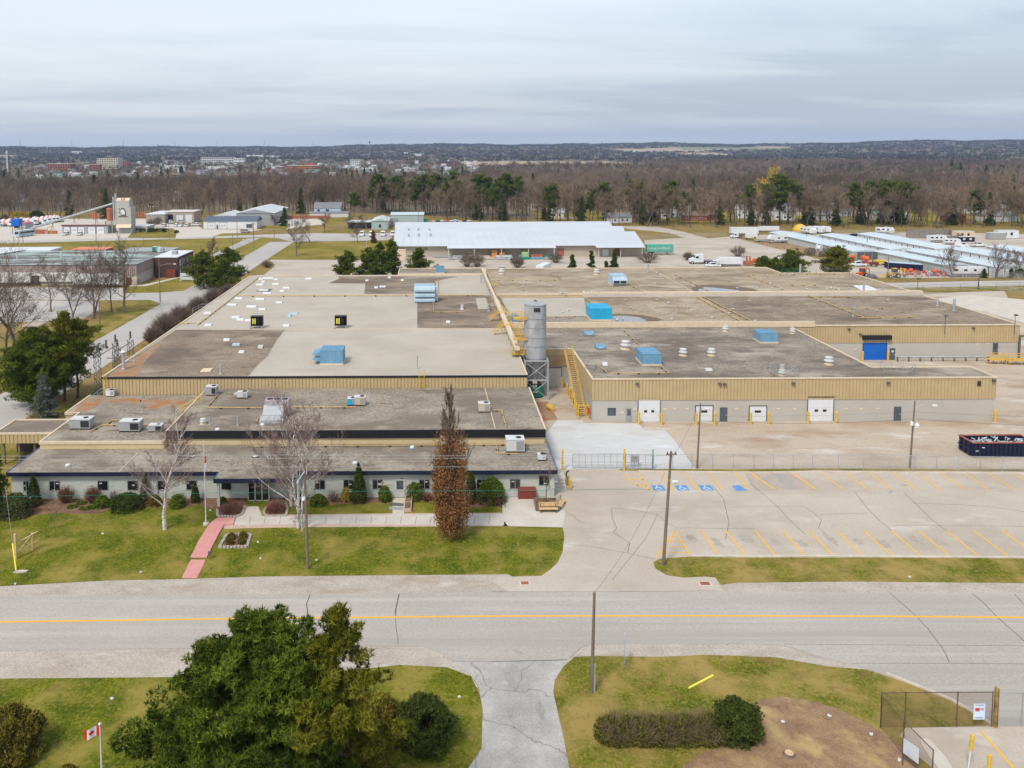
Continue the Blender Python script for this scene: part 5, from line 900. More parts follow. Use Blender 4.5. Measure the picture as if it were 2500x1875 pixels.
crossover('a7',85,410,'yellow crossover stair over the duct farther from the silo');crossover('a7',125,518,'yellow crossover stair over the duct next to the silo')
t=thing('pipe_bridge','small yellow hoop over the duct near the cream parapet','support',at('a7',20,240,DZ));MB().path([(-1,0,.1),(-1,0,1.6),(1,0,1.6),(1,0,.1)],.08).build('frame',m_yelsteel,t);MB().box(-1.2,-.2,0,-.8,.2,.1).box(.8,-.2,0,1.2,.2,.1).build('foot',m_block,t)

# ---------------------------------------------------------------- silo, its frame, bin and stairs
sx,sy=16.0,131.2
t=thing('silo','tall galvanised steel silo on a braced frame between the factory and the warehouse','silo',(sx,sy,0));r=1.78
b=MB();b.lathe([(r,6.6),(r,15.3),(r*.98,15.42),(.05,15.75)],n=32);b.build('shell',m_galv,t);b=MB()
for z in(8.6,10.0,11.6,13.1,15.25):b.lathe([(r+.01,z),(r+.07,z+.01),(r+.07,z+.1),(r+.01,z+.11)],n=32)
b.build('hoop',m_grey,t)
b=MB().lathe([(.25,2.6),(r*.97,6.45),(r*.97,6.6)],n=24).build('hopper',m_grey,t);MB().box(-.45,-r-.12,14.35,.55,-r+.3,14.95).build('hatch',m_dark,t);MB().path([(-.3,0,15.7),(0,0,15.95),(.3,0,15.7)],.05).lathe([(.25,15.7),(.25,15.85)],n=8).build('top_fitting',m_greyd,t);MB().box(-r-.1,-.95,8.0,-r+.5,-.2,9.6).build('access_panel',m_galv,t)
fr=MB();q=1.85
for x in(-q,q):
 for y in(-q,q):fr.box(x-.13,y-.13,0,x+.13,y+.13,6.35)
for z in(6.35,3.2):
 for x in(-q,q):fr.box(x-.1,-q,z-.1,x+.1,q,z+.12)
 for y in(-q,q):fr.box(-q,y-.1,z-.1,q,y+.1,z+.12)
fr.build('frame',m_galv,t);br=MB()
for y in(-q,q):br.tube((-q,y,.2),(q,y,3.1),.06);br.tube((q,y,.2),(-q,y,3.1),.06);br.tube((-q,y,3.3),(q,y,6.2),.06);br.tube((q,y,3.3),(-q,y,6.2),.06)
for x in(-q,q):br.tube((x,-q,3.3),(x,q,6.2),.06);br.tube((x,q,3.3),(x,-q,6.2),.06)
br.build('brace',m_galv,t);MB().box(-q-.16,-q-.1,1.5,-q-.131,q,6.0).build('side_panel',m_trimblue,t)
pf=MB();cg=MB()
for z,x0,x1 in((13.0,-3.6,-1.4),(9.6,-3.6,-1.4),(7.2,-3.9,-1.9)):
 pf.box(x0,-1.3,z,x1,.3,z+.07)
 for h in(.5,1.0):cg.path([(x1,-1.3,z+h),(x0,-1.3,z+h),(x0,.3,z+h),(x1,.3,z+h)],.035,5)
 for a,c in((x0,-1.3),(x0,.3),(x1,-1.3),(x1,.3),((x0+x1)/2,-1.3)):cg.tube((a,c,z),(a,c,z+1.0),.04,.04,5)
pf.build('platform',m_yelsteel,t);cg.build('handrail',m_yelsteel,t);ld=MB()
for x in(-2.9,-2.3):ld.tube((x,-.9,7.2),(x,-.9,14.1),.045,.045,5)
for i in range(22):ld.tube((-2.9,-.9,7.4+i*.3),(-2.3,-.9,7.4+i*.3),.03,.03,4)
for i in range(10):z=7.9+i*.62;ld.path([(-2.95,-.9,z),(-3.0,-1.5,z),(-2.2,-1.5,z),(-2.25,-.9,z)],.025,4)
ld.build('caged_ladder',m_yelsteel,t)
t=thing('scrap_hopper','green round scrap hopper with discharge chute under the silo','hopper',(sx-.1,sy+.2,0));MB().lathe([(1.35,.1),(1.6,.4),(1.62,1.7),(1.5,1.75)],n=24).build('body',m_greenp,t);MB().box(-2.6,-.6,.3,-1.5,.6,1.9).build('side_bin',m_greenp,t);MB().box(-.35,-1.9,1.1,.35,-1.0,1.25).box(-.35,-1.0,1.2,.35,.4,2.6).build('chute',m_coping,t);MB().lathe([(1.0,2.0),(1.1,2.2),(1.0,2.35)],n=16).build('ring',m_dark,t)
p=at('a7',375,1185);t=thing('drain_trough','cream capped trough with a black end beside the office block','trough',(14.4,119.5,0));MB().box(-.3,-3.2,.1,.3,3.2,.7).build('body',m_coping,t);MB().lathe([(.45,-.5),(.5,.2),(.3,.3)],(0,-3.4,.45),12,axis='y').build('outlet',m_navy,t)
t=thing('steel_stair','long rusty yellow staircase climbing to the warehouse roof beside the alley','staircase',(21.6,122.5,0));A0,A1=Vector((21.9,121.3,.1)),Vector((22.2,136.2,6.5));m=MB();n=34
for i in range(n):c=A0.lerp(A1,i/n);m.box(c.x-.55,c.y-.15,c.z,c.x+.55,c.y+.2,c.z+.06)
m.build('tread',m_pipe,t,True);m=MB();o=Vector((.62,0,0))
for s_ in(-1,1):
 m.tube(A0+o*s_-Vector((0,0,.1)),A1+o*s_-Vector((0,0,.1)),.10,.10,6);m.tube(A0+o*s_+Vector((0,0,1.0)),A1+o*s_+Vector((0,0,1.0)),.045,.045,5);m.tube(A0+o*s_+Vector((0,0,.5)),A1+o*s_+Vector((0,0,.5)),.03,.03,5)
 for i in range(10):c=A0.lerp(A1,i/9)+o*s_;m.tube(c,c+Vector((0,0,1.0)),.035,.035,5)
m.build('stringer',m_pipe,t,True);m=MB()
for x in(21.1,22.7):
 for y in(119.8,121.4):m.box(x-.07,y-.07,0,x+.07,y+.07,2.1)
for z in(1.0,2.1):m.path([(21.1,121.4,z),(21.1,119.8,z),(22.7,119.8,z),(22.7,121.4,z)],.05,5)
m.build('gate_frame',m_yelsteel,t,True)
# bollards
def bollard():
 t=thing('bollard','','bollard',(0,0,0),0,'yellow bollards');MB().lathe([(.14,0),(.14,1.15),(.1,1.23),(.02,1.26)],n=12).build('post',m_yelsteel,t);MB().lathe([(.2,0),(.2,.03)],n=12).build('base',m_concl,t);return t
bo=Reuse(bollard())
for k,x,y,l in(('a7',1243,1370,'yellow bollard left of the tall door beside the grey glazed door'),('a7',1434,1378,'yellow bollard right of the tall door beside the grey glazed door'),('a7',1728,1375,'yellow bollard left of the low door behind the street pole'),('a7',1882,1376,'yellow bollard between a low door and the plain dark door'),('a8',103,1258,'yellow bollard left of the middle low door'),('a8',244,1256,'yellow bollard right of the middle low door'),('a8',546,1250,'yellow bollard left of the rightmost tall door'),('a8',763,1250,'yellow bollard right of the rightmost tall door'),('a8',1988,1237,'yellow bollard at the right corner of the warehouse'),
 ('a7',595,1065,'yellow bollard beside the alley door'),('a7',641,1120,'yellow bollard farthest along the alley stair'),('a7',661,1160,'yellow bollard second along the alley stair'),('a7',684,1195,'yellow bollard third along the alley stair'),('a7',706,1232,'yellow bollard nearest the foot of the alley stair'),('a8',966,765,'yellow bollard left of the blue door'),('a8',1160,765,'yellow bollard right of the blue door'),
 ('b3',665,672,'yellow bollard by the steps at the right end of the office'),('b3',648,640,'yellow bollard beside the black pipe at the office corner')):bo.put(at(k,x,y),0,l,sc=(1.3,1.3,1.55)if k in('a7','a8')else 1)
t=thing('yellow_tank','small yellow drum lying in the alley','drum',at('a7',495,1245),R(20));MB().lathe([(.35,-.9),(.4,-.85),(.4,.6),(.35,.7)],(0,0,.42),12,axis='y').build('body',m_yelsteel,t);MB().lathe([(.3,.70),(.3,.8)],(0,0,.42),12,axis='y').build('end_ring',m_dark,t)
t=thing('wall_hydrant','red fire extinguisher cabinet on the warehouse side wall','hydrant',(22.75,119.8,0));MB().box(-.3,-.2,.9,0,.2,1.7).build('cabinet',m_redp,t);MB().box(-.33,-.15,1.2,-.301,.15,1.4).build('plate',m_white,t)
ap=sheet('alley_slab',pts('a7',[(470,1080),(545,1080),(565,1112),(480,1112)][::-1]),Z3+.01,m_concl)
sheet('rusty_ground',pts('a7',[(380,1180),(480,1180),(520,1260),(560,1330),(440,1340)][::-1]),Z2+.02,m_rust)
# yard details behind the blue door block
t=thing('guard_pipe','long grey pipe rail along the foot of the blue door wall','pipe rail',at('a8',1235,768));x1=at('a8',1945,768).x-t.location.x;m=MB();m.tube((0,0,.9),(x1,0,.9),.17,.17,8);m.build('pipe',m_galv,t);m=MB()
for i in range(9):m.box(x1*i/8-.1,-.1,0,x1*i/8+.1,.1,.8)
m.build('support',m_greyd,t)
def steps(k,x,y,label,w=3.0):
 t=thing('access_steps',label,'steps',at(k,x,y),0,'yellow access platforms');m=MB();m.box(-w/2,-.7,.85,w/2,.7,.95)
 for i in range(4):m.box(w/2+i*.3,-.6,.65-i*.2,w/2+.3+i*.3,.6,.7-i*.2)
 m.build('platform',m_yelsteel,t);m=MB()
 for y_ in(-.7,.7):m.path([(-w/2,y_,1.9),(w/2,y_,1.9),(w/2+1.2,y_,1.0)],.05,5);m.path([(-w/2,y_,1.4),(w/2,y_,1.4),(w/2+1.2,y_,.5)],.04,5)
 for x_ in(-w/2,0,w/2):m.tube((x_,-.7,0),(x_,-.7,1.9),.06,.06,5);m.tube((x_,.7,0),(x_,.7,1.9),.06,.06,5)
 m.build('handrail',m_yelsteel,t)
steps('a8',1995,785,'yellow steps below the dark glazed door');steps('a8',2170,790,'yellow rail platform at the far right edge of the yard',4.5)
def roof_lamp(b,tp,label,Y=152.6):
 r=ray('a8',*b);X=r.x*Y/r.y;z0=CAMH+r.z*Y/r.y;z1=high('a8',tp[0],tp[1],Y);t=thing('lamp_mast',label,'lamp mast',(X,Y,z0),0,'lamp masts on the block wall');MB().tube((0,0,0),(0,0,z1-z0),.06,.05,6).build('mast',m_greyd,t);MB().box(-.25,-.5,z1-z0-.05,.25,.1,z1-z0+.2).build('lamp_head',m_greyd,t)
roof_lamp((1600,560),(1610,415),'lamp mast standing up from the ribbed wall right of the blue door');roof_lamp((2138,560),(2155,410),'lamp mast at the right end of the ribbed wall')
t=thing('goal_frame','tall dark steel post frame at the right end of the loading wall','frame',at('a8',2170,752));MB().box(-.15,-.15,0,.15,.15,4.4).box(-.15,-.15,4.4,4.5,.15,4.7).build('frame',m_greyd,t);MB().box(-.3,-.3,0,.3,.3,.1).build('foot',m_concl,t)

# ---------------------------------------------------------------- front lawn things
PY=92.3
S_='shrubs along the office wall'
def gp(k,x,y,z=0.0):return at(k,x,y,z)
shrub('cedar_shrub',1,.95,.9,3.4,gp('b1',290,812),'tall pointed cedar at the left end of the office wall',group=S_,shape='cone',k=1500)
shrub('cedar_shrub',2,.6,.6,3.0,gp('b1',1222,770),'narrow dark cedar behind the left birch',group=S_,shape='cone',k=900);shrub('cedar_shrub',3,.62,.6,2.2,gp('b1',1648,785),'small pointed cedar beside the flagpole',group=S_,shape='cone',k=900)
shrub('cedar_shrub',4,1.0,.95,4.3,gp('b2',957,783),'tallest pointed cedar in front of the office, left of the side door',group=S_,shape='cone',k=2200);shrub('cedar_shrub',5,.55,.55,3.4,gp('b2',1900,790),'narrow cedar just right of the columnar oak',group=S_,shape='column',k=1200)
shrub('round_shrub',6,1.75,1.5,2.3,gp('b1',130,900),'large round juniper at the left edge of the bed',group=S_,mat=m_junip,k=2600,irr=.04);shrub('round_shrub',7,1.9,1.5,1.6,gp('b1',1075,840),'broad low mounded evergreen left of the left birch',group=S_,mat=m_cedar,k=2600,irr=.04)
shrub('round_shrub',8,.95,.8,1.2,gp('b1',862,825),'small round green shrub between a red shrub and the mounded evergreen',group=S_,mat=m_bush,k=900);shrub('round_shrub',9,.85,.8,1.3,gp('b1',1495,825),'small round green shrub right of the left birch',group=S_,mat=m_bush,k=900);shrub('round_shrub',10,.7,.6,1.1,gp('b1',1310,810),'small olive shrub behind the left birch trunk',group=S_,mat=m_cedaryel,k=600)
shrub('round_shrub',11,.95,.8,1.1,gp('b2',612,805),'round green shrub behind the street lamp pole',group=S_,mat=m_bush,k=900);shrub('round_shrub',12,.68,.65,1.55,gp('b2',1172,772),'egg shaped green shrub left of the side door',group=S_,mat=m_bush,k=900,shape='column');shrub('round_shrub',13,.8,.7,2.0,gp('b2',1428,765),'ragged green shrub right of the side door',group=S_,mat=m_bush,k=700,irr=.2,shape='column')
shrub('round_shrub',14,1.6,1.3,2.6,gp('b3',0,782),'large round green bush near the right end of the office',group=S_,mat=m_bush,k=2600,irr=.05);shrub('round_shrub',15,.5,.5,1.5,gp('b2',845,775),'golden upright shrub left of the tallest cedar',group=S_,mat=m_goldtwig,k=500,shape='column')
shrub('round_shrub',16,.6,.55,1.0,gp('b2',440,790),'small green shrub behind the right birch trunks',group=S_,mat=m_cedar,k=500,shape='column');shrub('round_shrub',17,.4,.4,.6,gp('b1',1880,790),'little green shrub left of the entrance',group=S_,mat=m_bush,k=300)
twig_bush('bare_shrub',21,1.0,1.9,gp('b1',555,790),'left of two round reddish brown bare shrubs',S_,n=420);twig_bush('bare_shrub',22,1.0,1.9,gp('b1',785,790),'right of two round reddish brown bare shrubs',S_,n=420);twig_bush('bare_shrub',23,.65,1.5,gp('b1',965,790),'thin grey bare shrub behind the mounded evergreen',S_,mat=m_twig,n=120)
twig_bush('bare_shrub',24,1.4,1.0,gp('b1',1945,870),'low dark red brown shrub in the left entrance bed',S_,n=420);twig_bush('bare_shrub',25,1.3,1.0,gp('b2',255,860),'low dark red brown shrub in the right entrance bed',S_,n=420);twig_bush('bare_shrub',26,.75,1.0,gp('b2',1530,772),'small round red brown shrub left of the columnar oak',S_,n=300)
twig_bush('bare_shrub',27,.8,2.6,gp('b2',1620,770),'tall grey bare shrub behind the columnar oak',S_,mat=m_twig,n=160);twig_bush('bare_shrub',28,.8,1.4,gp('b2',740,780),'pale bare shrub behind the right birch',S_,mat=m_twig,n=130);twig_bush('bare_shrub',29,.7,1.4,gp('b1',1530,800),'thin grey bare shrub right of the left birch',S_,mat=m_twig,n=120);twig_bush('bare_shrub',30,.9,.8,gp('b2',2110,805),'low brown shrub beside the large round bush',S_,n=260)
for i,(x,y)in enumerate(((610,830),(710,845),(780,835),(690,795))):
 shrub('perennial_clump',40+i,.45,.35,.18,gp('b1',x,y),'bright green perennial clump in the mulch bed',cat='plant',group='perennial clumps in the mulch',mat=m_bush,k=90,shape='box')
bare_tree('birch_tree',51,11.6,gp('b1',1390,1012),'white barked birch on the lawn left of the flagpole','birches on the front lawn',spread=.40,trunk_r=.23,fork=.22,n1=19,n2=8,n3=8,n4=6,tw=.014,mat=m_twigbirch,bark=m_birch,up=.5)
bare_tree('birch_tree',58,12.6,gp('b2',455,1002),'multi stemmed white birch behind the street lamp pole','birches on the front lawn',spread=.52,trunk_r=.2,fork=.18,n1=10,n2=8,n3=8,n4=6,tw=.014,mat=m_twigbirch,bark=m_birch,up=.5,stems=3,curve=.3)
ok_=bare_tree('columnar_oak',63,14.6,gp('b2',1735,1075),'columnar oak with dry brown leaves and bare top',None,spread=.34,trunk_r=.26,fork=.08,n1=56,n2=7,n3=7,n4=3,tw=.016,mat=m_twigoak,bark=m_bark,up=.8,curve=.14,col=True)
def oak_leaves(par):
 rng=np.random.default_rng(3);V=[];T=[]
 for i in range(135):
  z=1.3+9.6*rng.random()**1.2;R_=1.85*min(1,(z-.2)/2.4)**.6*(1-max(0,z-7.5)/7)**.7;a=rng.random()*6.28;r=R_*(.25+.75*rng.random()**.6);n=int(110*(1 if z<7.5 else.55 if z<9.5 else.28));q=rng.normal(size=(n,3))*[.26,.26,.75]+[r*math.cos(a),r*math.sin(a),z]
  v,t_=tufts(q,rng,2,.15,.06,-.4,np.clip(rng.normal(rng.uniform(.2,.75),.15,n),0,1));V.append(v);T.append(t_)
 tri_mesh('dry_leaves',np.concatenate(V),np.concatenate(T),m_oakleaf,par)
oak_leaves(ok_)
bare_tree('young_tree',71,4.4,gp('b1',465,1075),'thin young tree with two stakes on the lawn',None,spread=.3,trunk_r=.04,fork=.4,n1=9,n2=4,n3=3,n4=0,tw=.008);s=gp('b1',465,1075)
t=thing('tree_stake','pair of leaning stakes holding the thin young tree','stake',s);MB().tube((-.9,-.1,0),(-.35,0,2.6),.035,.03,5).build('stake',m_wood,t);MB().tube((.9,.1,0),(.25,0,2.6),.035,.03,5).build('stake',m_wood,t)
bare_tree('young_tree',72,4.2,gp('b3',463,795),'small bare tree in the planter beside the benches',None,spread=.4,trunk_r=.07,fork=.35,n1=8,n2=5,n3=4,n4=2,tw=.01,mat=m_redtwig,up=.9)
# flagpoles
def flagpole(base,h,label):
 t=thing('flagpole',label,'flagpole',base);MB().tube((0,0,.3),(0,0,h),.065,.035,8).build('pole',m_white,t);MB().lathe([(.32,0),(.32,.25),(.12,.3),(.1,.6)],n=12).build('base',m_concl,t);MB().lathe([(.02,h),(.1,h+.07),(.1,h+.15),(.02,h+.22)],n=10).build('finial',m_alum,t);return t
flagpole(gp('b1',1738,975),9.1,'white flagpole on the lawn beside the red path');t=thing('limp_flag','small limp red and white flag near the top of the flagpole','flag',gp('b1',1738,975));m=MB();m.prism([(.06,-.05),(.2,.0),(.18,.08),(.06,.05)],6.9,7.7);m.build('red_cloth',m_redp,t);MB().prism([(.06,-.06),(.22,-.1),(.25,-.02)],6.3,6.89).build('white_cloth',m_white,t)
fb_=at('o',250,1930);zt=high('o',245,1772,fb_.y);flagpole(fb_,zt,'white flagpole by the left edge of the nearest pine')
def flag(base,zt):
 t=thing('national_flag','red and white maple leaf flag flying from the near flagpole','flag',(base.x,base.y,zt));W_,H_=1.0,.62;wr=MB();wc=MB();n=24
 def P(u,v):return(-.05-u*W_,.12*math.sin(u*7)+.05*v,-.12-(1-v)*H_-.16*u+.05*math.sin(u*5))
 for i in range(n):
  u0,u1=i/n,(i+1)/n
  for j in range(4):v0,v1=j/4,(j+1)/4;(wr if i<n*.25 or i>=n*.75 else wc).face([P(u0,v0),P(u1,v0),P(u1,v1),P(u0,v1)])
 wr.build('red_band',m_redp,t);wc.build('white_field',m_white,t)
 L_=[(0,1),(.13,.72),(.33,.82),(.26,.35),(.5,.55),(.56,.42),(.86,.46),(.76,.2),(.86,.12),(.44,-.2),(.5,-.36),(.06,-.3),(.06,-.75)];L_=L_+[(-x,y)for x,y in L_[::-1]if x>0];f=MB()
 for s_ in(-.02,.02):f.face([(lambda q:(q[0],q[1]+s_,q[2]))(P(.5+x*.16,.5+y*.33))for x,y in L_])
 f.build('maple_leaf',m_redp,t)
flag(fb_,zt)
# poles and wires
def pole(name,base,h,label,cross=None,lamp=None,r=.15,lean=(0,0),group='wooden street poles',mat=None,fit=True):
 t=thing(name,label,'utility pole',base,0,group);top=Vector((lean[0],lean[1],h));MB().tube((0,0,0),top,r,r*.66,10).build('pole',mat or m_wood,t)
 if cross:
  c=MB()
  for z,w in cross:c.box(-w/2+lean[0],-.2,h-z,w/2+lean[0],-.1,h-z+.12)
  c.build('cross_arm',m_wood,t);i_=MB()
  for z,w in cross:
   for x in(-w/2+.1,w/2-.1):i_.lathe([(.05,0),(.07,.1),(.04,.22)],(x+lean[0],-.15,h-z+.12),8)
  i_.build('insulator',m_greyd,t)
 if lamp:
  z,dx,dy=lamp;g=MB();P=[Vector((lean[0]*z/h,0,z)),Vector((dx*.5,dy*.5,z+.5)),Vector((dx,dy,z+.45))];g.path(P,.035,6);g.build('lamp_arm',m_galv,t);MB().lathe([(.06,-.35),(.17,-.15),(.17,.25),(.08,.35)],(dx,dy,z+.42),10,axis='x' if abs(dx)>abs(dy)else 'y').build('lamp_head',m_hvacw if name!='x' else m_grey,t)
 return t
p1=gp('b2',523,1342);p2=gp('b3',1450,1312);z1=high('b2',506,425,p1.y);z2=high('b3',1500,352,p2.y)
pole('utility_pole',p1,z1,'wooden utility pole with street lamp on the front lawn',((.25,.9),),(z1*.66,-.05,-1.4),.16,(-.15,0));pole('utility_pole',p2,z2,'tall wooden utility pole at the corner of the parking lot',((.3,1.0),),(z2-3.2,.8,-.6),.17,(.55,0))
t=thing('pole_banner','pale blue insulator bracket leaning on the lamp pole top','bracket',p1);MB().tube((-.1,-.3,z1-1.0),(-.75,-.2,z1-2.0),.07,.05,6).build('arm',m_bluep,t);MB().tube((-.75,-.2,z1-2.0),(-.85,-.2,z1-2.3),.10,.03,6).build('insulator',m_white,t)
p3=gp('b3',1735,497);z3=high('a7',1758,1190,p3.y);pole('utility_pole',p3,z3,'wooden pole inside the yard fence in front of the low white door',None,(z3-1.0,.9,-.5),.13,(.25,0));p4=gp('b4',1330,452);z4=high('a8',1378,1070,p4.y);pole('utility_pole',p4,z4,'twin wooden pole with curved lamp arm in the right yard',None,(z4-.9,2.5,-.5),.13,(.3,0))
t=thing('pole_lights','white transformer lamps on the twin pole','lamp',(p4.x,p4.y,0));MB().lathe([(.25,0),(.3,.3),(.1,.6)],(.5,-.35,z4-3.3),10).lathe([(.2,0),(.2,.4),(.05,.5)],(-.2,-.4,z4-3.0),10).build('lamp_head',m_white,t);MB().tube((0,0,z4-3.0),(.5,-.35,z4-3.0),.04).build('bracket',m_galv,t)
p5=gp('b7',845,1003);z5=high('b7',857,160,p5.y);pole('utility_pole',p5,z5,'slim wooden pole on the grass right of the entrance drive',None,None,.15,(.12,0));t=thing('pole_conduit','grey conduit strapped to the base of the slim pole','conduit',p5);MB().box(.13,-.08,0,.25,.06,2.1).build('conduit',m_galv,t);MB().box(.12,-.1,2.1,.26,.08,2.2).build('cap',m_grey,t)
def wire(P,sag,label,r=.014,mat=None,n=14):
 t=thing('overhead_wire',label,'wire',P[0],0,'overhead wires');m=MB()
 for a,b in zip(P,P[1:]):
  a,b=Vector(a),Vector(b);Q=[a.lerp(b,i/n)-Vector((0,0,sag*4*(i/n)*(1-i/n)))for i in range(n+1)];m.path(Q,r,4)
 m.build('cable',mat or m_galv,t,True)
for y,nm in((385,'highest'),(412,'second highest'),(485,'third highest')):
 Z=high('b1',900,y,p1.y);Z2_=high('b2',1500,y-3,p1.y);wire([(-75,p1.y+.6,Z),(p1.x,p1.y,(Z+Z2_)/2),(p2.x+.4,p2.y,min(z2-.3,Z2_))],.12,nm+' of the street wires in front of the office',.016)
wire([(-75,p1.y,high('b1',900,762,p1.y)),(p1.x,p1.y,high('b2',500,690,p1.y)),(p2.x,p2.y,high('b2',1900,690,p1.y))],.05,'lowest street wire in front of the office',.014,m_greenp)
wire([(p3.x+.3,p3.y,z3-2.2),(p4.x,p4.y,z4-2.3),(100,96,6.5)],.5,'dark cable between the two yard poles',.02,m_greyd);wire([(p3.x+.3,p3.y,z3-1.6),(p4.x,p4.y,z4-1.4),(100,96,7.3)],.25,'thin upper cable between the two yard poles',.012,m_greyd)
wire([(p2.x+.5,p2.y,z2-.8),(p3.x,p3.y,z3-.4)],.6,'dark cable from the corner pole to the yard pole',.014,m_greyd);wire([(p5.x,p5.y,z5-.2),(p2.x,p2.y,z2-2)],.9,'thin cable from the slim pole to the corner pole',.011,m_greyd)
t=thing('guy_wire_guard','bright yellow guy wire guard leaning at the left edge of the lawn','guy guard',gp('b1',135,1355));b=gp('b1',135,1355);e=Vector((-.75,1.0,2.2));MB().tube((0,0,0),e,.07,.07,6).build('sleeve',m_yelpl,t);MB().tube(e*.95,e*3.2,.012,.012,4).build('cable',m_galv,t)
t=thing('flat_stone','pale flat stone beside the yellow guy wire guard','stone',gp('b1',178,1372));MB().prism([(-.65,-.2),(-.1,-.28),(.55,-.1),(.65,.15),(.1,.22),(-.5,.12)],0,.14).build('slab',m_concl,t);MB().prism([(-.5,-.24),(-.1,-.2),(-.3,-.02)],.141,.2).build('chip',m_stone,t)
# timber frame on the lawn
q1,q2=gp('b1',135,1262),gp('b1',278,1185);t=thing('sign_trestle','fresh timber sign frame with crossed rails on the lawn','timber frame',q1);d=q2-q1;m=MB();m.box(-.09,-.09,0,.09,.09,2.6).box(d.x-.09,d.y-.09,0,d.x+.09,d.y+.09,1.8);m.build('post',m_wood2,t);m=MB()
m.tube((-.1,-.12,1.5),(d.x+.5,d.y+.1,1.9),.07,.07,4);m.tube((-.1,-.12,.55),(d.x+.5,d.y+.1,.95),.07,.07,4);m.tube((-.1,-.1,2.4),(d.x,d.y,.2),.05,.05,4);m.tube((0,0,.4),(d.x,d.y,1.7),.05,.05,4);m.build('rail',m_wood2,t)
# square stone bed with four clipped shrubs
P_=pts('b1',[(1850,1172),(2085,1165),(2118,1060),(1915,1060)]);t=thing('stone_planter','square bed edged with white stones beside the red path','planter',P_[0]);m=MB()
for a,b in zip(P_,P_[1:]+P_[:1]):
 n=int((b-a).length/.34)
 for i in range(n):c=a.lerp(b,(i+.5)/n);m.box(c.x-.14,c.y-.12,.02,c.x+.13,c.y+.12,.2+.03*(i%3))
m.build('edging',m_stone,t,True);m=MB();m.face([(p.x,p.y,.06)for p in P_]);m.build('soil',m_mulch,t,True)
for i,(x,y)in enumerate(((1938,1140),(2040,1132),(1955,1095),(2052,1085))):shrub('clipped_shrub',80+i,.42,.42,.62,gp('b1',x,y),('front left','front right','back left','back right')[i]+' bronze clipped shrub in the stone edged bed',group='clipped shrubs in the square bed',mat=m_cedaryel,k=300,ln=.1)
t=thing('path_light','small dark box light beside the red path','path light',gp('b1',1772,1262));MB().box(-.04,-.04,0,.04,.04,.55).build('post',m_greyd,t);MB().box(-.16,-.12,.55,.16,.12,.8).build('lamp',m_greyd,t)
# patio: benches, box, planter, railing
def bench(base,rz,label):
 t=thing('bench',label,'bench',base,rz,'slatted benches by the planter');m=MB()
 for i in range(3):m.box(-1.05,-.25+i*.17,.44,1.05,-.12+i*.17,.49)
 m.build('seat',m_wood2,t);m=MB()
 for i in range(3):m.box(-1.05,.3+i*.04,.58+i*.15,1.05,.34+i*.04,.7+i*.15)
 m.build('backrest',m_wood2,t)
 for x in(-.85,.85):MB().box(x-.05,-.22,0,x+.05,.3,.43).box(x-.04,.28,.43,x+.04,.33,.95).build('leg',m_greyd,t)
bench(gp('b3',480,868),0.0,'slatted bench seen from its back in front of the planter');bench(gp('b3',590,818),R(68),'slatted bench at the right side of the planter');t=thing('low_planter','low timber edged planter around the small bare tree','planter',gp('b3',460,850));P_=pts('b3',[(378,858),(570,858),(540,770),(360,768)]);m=MB()
kerb(m,P_+P_[:1],.16,.35);m.build('edging',m_wood,t,True);MB().face([(p.x,p.y,.2)for p in P_]).build('soil',m_mulch,t,True)
t=thing('storage_box','dark red lidded box against the office wall','box',gp('b3',300,758));MB().box(-1.0,0,0,1.0,.8,.95).build('body',m_maroon,t);MB().xprism([(-.06,.96),(.86,1.25),(.86,1.3),(-.06,1.02)],-1.06,1.06).build('lid',m_maroon,t)
t=thing('brick_planter','long narrow planter box beside the side door walk','planter',gp('b2',1365,868));q=gp('b2',1368,755).y-t.location.y;MB().box(-.42,0,0,.42,q,.45).build('box',m_pinkgravel,t);MB().box(-.32,.1,.451,.32,q/2-.08,.47).box(-.32,q/2+.08,.451,.32,q-.1,.47).build('soil',m_mulch,t)
t=thing('pipe_rail','black pipe bike rack beside the large round bush','bike rack',gp('b3',115,828));MB().path([(-.45,0,0),(-.45,0,.95),(.0,0,.95),(.0,0,0)],.035).path([(-.3,.8,0),(-.3,.8,1.6)],.05).build('frame',m_black,t);MB().path([(-.45,0,.4),(0,0,.4)],.025).build('rail',m_black,t)
t=thing('concrete_steps','concrete steps with pipe rails at the right end of the office','steps',gp('b3',570,690));m=MB()
for i in range(4):m.box(-.95,i*.5,0,.95,3.4,.22*(i+1))
m.build('tread',m_concl,t);MB().path([(-.9,.1,.2),(-.9,.1,1.1),(-.9,1.8,1.9),(-.9,3.3,1.9)],.03).path([(.9,.1,.2),(.9,.1,1.1),(.9,1.8,1.9),(.9,3.3,1.9)],.03).build('handrail',m_galv,t)
t=thing('fill_pipe','black hooked pipe by the concrete steps','pipe',gp('b3',630,655));MB().path([(0,0,0),(0,0,1.7),(.1,0,1.95),(.35,0,2.0)],.09).build('pipe',m_black,t);MB().box(-.25,-.25,0,.25,.25,.12).build('base',m_yelsteel,t)
